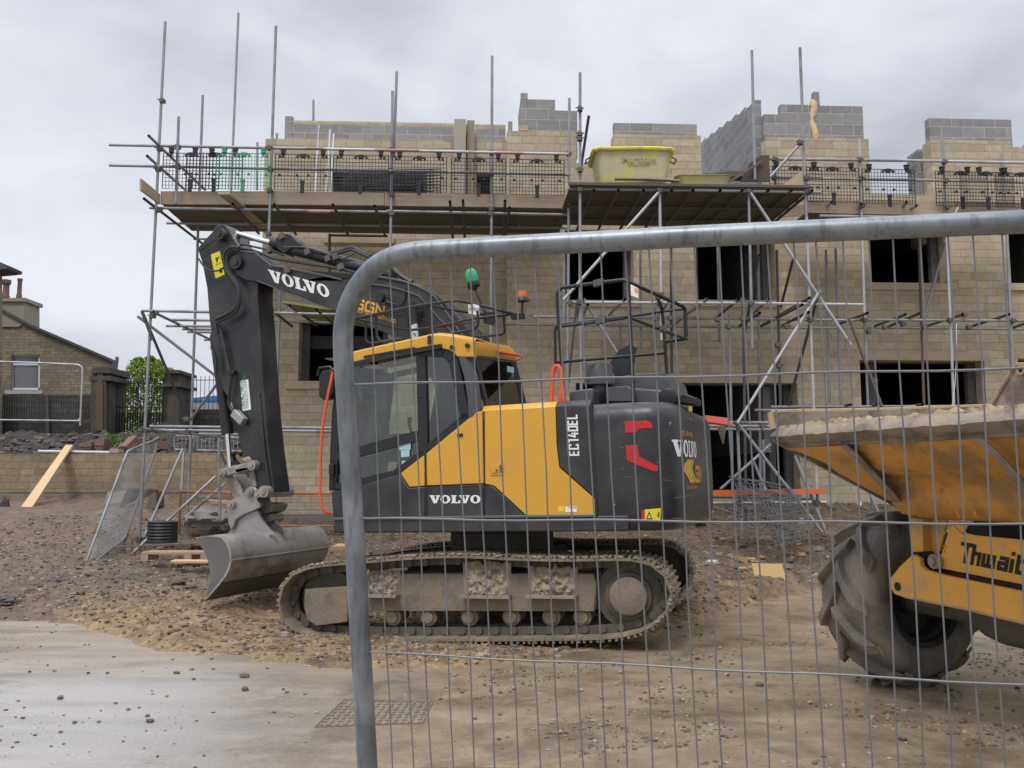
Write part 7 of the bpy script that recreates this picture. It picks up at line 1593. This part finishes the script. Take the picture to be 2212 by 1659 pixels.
# concrete/brick kerb blocks on the bank
PB = mat('pinkish_concrete', (.20,.125,.10), .9, 0, .25, 6, .2, 30, coord='World')
for i, (px, py, w_, h_, rot, tilt, lab) in enumerate(((189,972,26,19,.1,0,'leftmost reddish concrete block, lying flat on the bank'),(218,972,28,26,-.1,.05,'upright reddish concrete block with a sloped top on the bank'),(268,975,30,22,.5,.5,'tilted reddish block left of the fallen fence panel'),(285,972,30,26,.9,-.5,'larger tilted reddish block leaning behind another'),(313,955,22,14,.2,.2,'small reddish block partly behind the scaffold pole'),(345,975,27,20,-.3,-.3,'reddish block right of the scaffold pole on the wall'))):
    p = pY(px, py, 20.9+.1*(i % 3)); sx2 = w_/2*20.9/FOC; sz2 = h_/2*20.9/FOC; mb = MB(); M = Matrix.Rotation(rot, 3, 'Z') @ Matrix.Rotation(tilt, 3, 'Y')
    mb.v = []; q = [(-sx2,-.16,0),(sx2,-.16,0),(sx2,.16,0),(-sx2,.16,0),(-sx2,-.16,sz2*1.3),(sx2,-.16,sz2*2),(sx2,.16,sz2*2),(-sx2,.16,sz2*1.3)]
    mb.add([p + M @ Vector(v) for v in q], [(3,2,1,0),(4,5,6,7),(0,1,5,4),(1,2,6,5),(2,3,7,6),(3,0,4,7)]); mb.obox(p+M@Vector((0,-.17,sz2*.75)), M@Vector((sx2*.98,0,0)), M@Vector((0,.012,0)), M@Vector((0,0,.012))); one('concrete_block', mb, PB, lab, 'block', 'reddish concrete blocks on the bank', bevel=.012)
mb = MB(); prY(mb, ((237,978),(256,978),(256,969),(237,969)), 20.2, .3); one('kerb_stone', mb, mat('pale_kerb',(.33,.31,.27),.9,0,.2,5,.2), 'pale kerb stone on the wall end of the white pipe', 'kerb')
mb = MB(); mb.tube(pY(83,974.5,20.15), pY(237,977,20.15), .028, 8, cap=True); one('plastic_pipe', mb, mat('white_pipe',(.62,.62,.62),.5,0,.1,5,0), 'long white plastic pipe lying along the top of the retaining wall', 'pipe')
mb = MB(); a, b_, c_, d_ = pY(144,963,20.2), pY(159,963,20.2), pY(72,1097,18.2), pY(48,1097,18.2); mb.prism([a, b_, c_, d_], (0,-.05,.02)); one('timber_plank', mb, WOODN, 'new pale timber plank leaning against the retaining wall', 'plank')
# far heras panel
t = thing('fence_panel', 'distant wire mesh fence panel on the bank below the old house window', 'fence panel', tuple(pY(170,919,24)))
mb = MB(); mb.path([pY(a, b_, 24) for a, b_ in ((-80,778),(60,783),(160,787),(170,788),(176,792),(178,800),(173,919))], .022, 8); mb.build('frame_tube', GALVL, t)
mb = MB(); mb.tube(pY(-80,906,24), pY(173,909,24), .02, 8); prY(mb, ((166,909),(173,900),(173,909)), 24, .01); mb.build('bottom_tube', GALVL, t)
mb = MB()
for i in range(45): x = -60+i*5.3; mb.tube(pY(x, 783+.02*x, 24), pY(x-2, 907, 24), .0015, 4)
mb.build('wire_mesh', GALV, t)
# pedestrian barrier
t = thing('crowd_barrier', 'low grey pedestrian barrier on the bank behind the scaffold foot', 'barrier', tuple(pY(430,975,20.8)))
mb = MB(); mb.path([pY(a, b_, 20.8) for a, b_ in ((377,971),(377,944),(381,941),(520,945),(522,975),(377,971))], .02, 8); mb.path([pY(a, b_, 20.8) for a, b_ in ((412,973),(414,950),(420,942))], .02, 8); mb.build('frame', GALV, t)
mb = MB()
for i in range(16): mb.tube(pY(385+i*8.6, 943, 20.8), pY(384+i*8.6, 972, 20.8), .011, 6)
mb.build('bars', GALV, t)
# fallen fence panel
def g3(px, py, Y): return pY(px, py, Y)
t = thing('fence_panel', 'bent wire mesh fence panel leaning over against the left end of the scaffold', 'fence panel', tuple(g3(178,1247,13.2)))
A_, B_, C_, D_, E_ = g3(276,975,14.3), g3(342,946,15.2), g3(273,1157,15.2), g3(176,1247,13.2), g3(245,1182,13.9)
mb = MB(); mb.path([D_, g3(186,1215,13.25), g3(266,1000,14.1), A_, g3(290,968,14.4), g3(330,953,15.0), B_, g3(341,958,15.2), C_], .021, 10); mb.path([g3(184,1229,13.3), E_, g3(262,1170,14.5), C_], .019, 8); mb.build('frame_tube', GALV, t)
m = bpy.data.materials.new('mesh_infill'); m.use_nodes = True
mb = MB()
def q4(u, v): 
    Lp = D_.lerp(A_, v); Rp = C_.lerp(B_, v); return Lp.lerp(Rp, u) + Vector((.12*math.sin(v*3)*u, 0, 0))
for i in range(1, 32): mb.path([q4(i/32, v/6) for v in range(7)], .0026, 4, cap=False)
for j in range(1, 46): mb.path([q4(u/4, j/46) for u in range(5)], .0024, 4, cap=False)
mb.build('wire_mesh', GALV, t)
# orange barrier panels behind the stick
OR2 = mat('faded_orange', (.42,.17,.05), .7, 0, .3, 6, .1, 30, dirt=(.2,.14,.09), dirt_amt=.5, coord='World')
for i, (xa, xb, yt, yb) in enumerate(((390,498,1062,1166),(597,735,1065,1140))):
    Y = 15.3; t = thing('mesh_barrier', ['orange framed mesh barrier left of the digger bucket', 'orange framed mesh barrier between the bucket and the digger cab'][i], 'barrier', tuple(pY(xa, yb, Y)), 'orange mesh barriers')
    mb = MB(); mb.path([pY(xa-4, yb+8, Y), pY(xa, yt, Y), pY(xb, yt+2, Y), pY(xb-2, yb, Y)], .028, 6); mb.tube(pY(xa-2, yb-4, Y), pY(xb, yb-4, Y), .015, 6); mb.build('frame', OR2, t)
    mb = MB(); n_ = int((xb-xa)/4)
    for k in range(n_): mb.tube(pY(xa+4*k, yt, Y), pY(xa+4*k-1, yb, Y), .003, 4)
    for k in range(int((yb-yt)/7)): mb.tube(pY(xa, yt+7*k, Y), pY(xb, yt+7*k+1, Y), .003, 4)
    mb.build('wire_mesh', RUSTT, t)
# debris around the left scaffold foot
mb = MB(); c = pY(350, 1172, 14.2); mb.lathe(c, (0,0,1), [(.235,.0)] + [(.225 + .012*(k % 2), .025*k) for k in range(1, 14)] + [(.21,.34)], 28, cap=True); one('ribbed_pipe', mb, BLKPL, 'short black ribbed plastic pipe standing inside the left scaffold foot', 'pipe')
def plk(px0, py0, px1, py1, Y, h, m, lab, name='timber_plank', dep=.2, cat='plank'):
    mb = MB(); a = pY(px0, py0, Y); b_ = pY(px1, py1, Y); hz = h*Y/FOC; mb.prism([a, b_, b_+Vector((0,0,-hz)), a+Vector((0,0,-hz))], (0,dep,0)); return one(name, mb, m, lab, cat, bevel=.004)
mb = MB(); a = pY(305,1193,12.8); 
for k in range(3): mb.box((a.x, a.y+.14*k, a.z-.03), (a.x+.98, a.y+.14*k+.1, a.z))
for k in (0,.62,.85): mb.box((a.x+k, a.y, a.z-.12), (a.x+k+.1, a.y+.4, a.z-.032))
one('pallet', mb, mat('pallet_wood', (.42,.29,.19), .85, 0, .25, 5, .2, coord='World'), 'broken timber pallet lying on the ground behind the bucket', 'pallet')
plk(368,1211,450,1212,12.3,5,WOODN,'thin plank on the ground in front of the pallet'); plk(245,1180,430,1172,13.6,4,RUSTT,'rusty brown board running from the fallen fence to the bucket', dep=.08)
plk(1010,1176,1080,1176,12.6,6,WOODN,'pale board on the ground behind the digger tracks', dep=.4); plk(715,1180,770,1180,12.8,9,WOODN,'sandy board just right of the bucket', dep=.5)
mb = MB(); prY(mb, ((226,1087),(262,1085),(273,1060),(232,1062)), 18.5, .08); one('stone_slab', mb, mat('pale_slab',(.36,.33,.28),.9,0,.2,5,.2), 'pale stone slab leaning at the foot of the retaining wall', 'slab')
mb = MB(); prY(mb, ((258,1095),(300,1075),(335,1070),(338,1058),(275,1055)), 18, .1); one('stone_slab', mb, SOOT, 'dark slab fallen beside the pale one at the wall foot', 'slab')
mb = MB(); prY(mb, ((313,1108),(322,1070),(337,1062),(338,1095)), 17.5, .4); one('stone_block', mb, mat('brown_block',(.17,.13,.10),.9,0,.3,5,.3), 'brown rough stone block behind the fallen fence panel', 'block')
for i, (px, py, w_, h_, Y, c3, lab) in enumerate(((12,1308,40,24,10.3,STM3,'dark grey boulder at the left edge of the site'),(10,1098,16,30,18,DARKT,'dark round object at the left edge by the retaining wall'),(435,1130,52,20,14.5,STM2,'low clay pipe piece behind the bucket'),(130,1237,20,10,11.6,STM3,'flat black lump in the mud left of the fallen fence'),(384,1222,30,14,11.5,STM2,'brown broken stone in front of the scaffold foot'),(413,1228,22,9,11.4,STM3,'dark flat stone left of the bucket'),(132,1313,12,10,10.2,STM2,'small reddish brick lump in the sand'))):
    p = pY(px, py, Y); p.z = float(ground_z(p.x, p.y)); vs, fs_ = rock_mesh(40+i, 3); sx2 = w_/2*Y/FOC; sz2 = h_*.8*Y/FOC; mb = MB(); mb.add([(p.x+v[0]*sx2*1.1, p.y+v[1]*sx2, p.z+v[2]*sz2+sz2*.25) for v in vs], fs_, 0, False)
    one('boulder' if w_ > 30 else 'stone_lump', mb, c3, lab, 'stone')
mb = MB(); a = pY(470,1095,15.6); mb.obox(a, (.5,0,.02), (0,.25,0), (0,0,.02)); mb.obox(a+Vector((.15,.1,.08)), (.4,0,-.02), (0,.2,0), (0,0,.02)); one('board_pile', mb, WOODN, 'pale boards behind the orange mesh barrier', 'board pile')
mb = MB(); vs, fs_ = rock_mesh(77, 3); a = pY(452,1118,15.2); mb.add([(a.x+v[0]*.35, a.y+v[1]*.3, a.z+v[2]*.3) for v in vs], fs_); one('rubble_sack', mb, mat('grey_sack',(.26,.245,.23),.9,0,.3,4,.6,10), 'grey full sack behind the orange mesh barrier', 'sack')
# ================================================================== RIGHT MID-GROUND DEBRIS
mb = MB(); Y = 13.6; prY(mb, ((1528,1071),(1782,1067),(1782,1056),(1528,1059)), Y, .12); one('orange_beam', mb, mat('bright_orange',(.72,.13,.03),.5,0,.12,6,0,dirt=(.4,.25,.15),dirt_amt=.4,coord='World'), 'long bright orange plastic beam resting on the low scaffold tubes', 'beam')
mb = MB(); a = pY(1520,905,13.2); mb.obox(a+Vector((.17,0,0)), (.17,0,-.02), (0,.12,0), (0,0,.028)); mb.obox(a+Vector((.2,0,-.055)), (.2,0,-.03), (0,.14,0), (0,0,.022)); one('orange_block', mb, mat('salmon_plastic',(.70,.14,.09),.5,0,.1,5,0), 'stacked salmon orange plastic blocks on the scaffold behind the counterweight', 'block')
mb = MB(); a = pY(1559,922,13.5); mb.lathe(a, (.05,0,-1), [(.07,0),(.06,.05),(.01,.26)], 14); one('traffic_cone', mb, mat('dirty_cone',(.22,.19,.15),.8,0,.2,20,.1), 'dirty cone hanging upside down under the orange blocks', 'cone')
RB = mat('rusted_rebar', (.12,.12,.13), .7, .2, .3, 8, 0, coord='World')
def rebar(cx_, cy_, Y, wx, wz, rx, ry, n, lab, cellx=.1):
    mb = MB(); c = pY(cx_, cy_, Y); M = Matrix.Rotation(ry, 3, 'Y') @ Matrix.Rotation(rx, 3, 'X')
    for i in range(n):
        t_ = -1+2*i/(n-1); mb.path([c + M @ Vector((wx*t_, -wz*1, .03*math.sin(i))), c + M @ Vector((wx*t_+.02, 0, .05*math.sin(i*.7))), c + M @ Vector((wx*t_, wz, .02))], .006, 5)
        mb.path([c + M @ Vector((-wx, wz*t_, .02)), c + M @ Vector((0, wz*t_+.01, .05*math.sin(i*1.1))), c + M @ Vector((wx, wz*t_, .0))], .006, 5)
    one('mesh_sheet', mb, RB, lab, 'mesh sheet')
rebar(1650, 1056, 13.4, .45, .4, .30, .12, 10, 'grey diamond mesh sheet heaped on the low scaffold tubes', .1); rebar(1665, 1082, 13.3, .45, .35, .35, .1, 9, 'second mesh sheet sagging under the orange beam')
rebar(1650, 1118, 13.0, .42, .38, .95, .18, 11, 'mesh sheet hanging down to the ground below the low tubes')
rebar(1700, 1125, 12.9, .28, .35, 1.05, -.2, 12, 'small mesh sheet leaning at the foot of the right brace')
for px0,py0,px1,py1,Y in ((1537,1095,1720,1150,13.2),(1600,1092,1700,1140,13.1)): mb = MB(); mb.tube(pY(px0,py0,Y), pY(px1,py1,Y-.2), .014, 8); one('loose_bar', mb, RB, 'thin dark bar '+('longer' if px0 < 1550 else 'shorter')+' of the two sloping below the orange beam', 'bar')
OC = mat('ochre_board', (.43,.29,.12), .9, 0, .12, 5, .1, coord='World')
mb = MB(); p = onZ(1664,1172,.28); 
a = pY(1630,1172,12.0); b_ = pY(1698,1172,12.0); a.z = b_.z = float(ground_z(a.x, 12.0))-.03; mb.prism([a, b_, b_+Vector((-.0,.22,.19)), a+Vector((.01,.22,.2))], (0,.04,0)); one('insulation_board', mb, OC, 'ochre board lying propped in the mud right of the digger', 'board')
mb = MB(); a = pY(1735,1145,13.4); a.z = float(ground_z(a.x, a.y)); mb.obox(a+Vector((.4,0,.02)), (.5,.1,0), (0,.35,0), (0,0,.03)); one('insulation_board', mb, OC, 'ochre board lying flat behind the dumper tyre', 'board') if 0 else None
a = pY(1880,1140,12.5); a.z = float(ground_z(a.x, a.y)); mb = MB(); mb.obox(a+Vector((0,0,.12)), (.24,.02,0), (0,.05,.14), (0,.02,.005)); one('insulation_board', mb, OC, 'ochre board poking up behind the dumper tyre', 'board')
mb = MB(); p = onZ(1512,1222,.02); p.z = float(ground_z(p.x, p.y))+.03; mb.prism([p+Vector((-.08,-.12,0)), p+Vector((.10,-.14,.01)), p+Vector((.14,.2,.03)), p+Vector((-.06,.2,.03))], (0,0,.01)); one('plastic_sheet', mb, WHITE, 'white flat offcut in the mud behind the digger tracks', 'offcut')
rs = random.Random(21); LT = mat('pale_litter', (.5,.48,.44), .8, 0, .2, 9, 0, coord='World')
for i in range(70):
    px = rs.uniform(1500, 1960); py = rs.uniform(1088, 1180); Y = 16.0 - (py-1088)/92*4.2; p = pY(px, py, Y); gz_ = float(ground_z(p.x, p.y)); s = rs.uniform(.02, .075); mb = MB()
    M = Matrix.Rotation(rs.random()*3, 3, 'Z') @ Matrix.Rotation(rs.random()*.6-.3, 3, 'X'); c = Vector((p.x, p.y, gz_+s*.3)); mm = rs.choice([(LT,'pale'),(STM2,'brown'),(OC,'ochre'),(STM1,'stone coloured')])
    mb.obox(c, M @ Vector((s*rs.uniform(.7,1.6),0,0)), M @ Vector((0,s*rs.uniform(.5,1.1),0)), M @ Vector((0,0,s*rs.uniform(.1,.5)))); one('rubble_piece', mb, mm[0], f'{mm[1]} broken piece in the rubble between digger and building', 'rubble', f'{mm[1]} rubble pieces by the building')
mb = MB(); a = pY(1856,1088,15.0); mb.lathe(a, (.1,-1,.3), [(0,0),(.035,0),(.042,.01),(.042,.02)], 20); one('tin_lid', mb, mat('pale_tin',(.5,.52,.54),.4,.3,.1,5,0), 'round pale lid lying in the rubble at the wall foot', 'lid')
mb = MB(); mb.path([pY(a, b_, YA) for a, b_ in ((2066,700),(2066,760),(2063,830),(2058,870),(2055,885))], .006, 6); one('rope', mb, WHITE, 'thin pale cord hanging from the scaffold in front of the right window', 'cord')
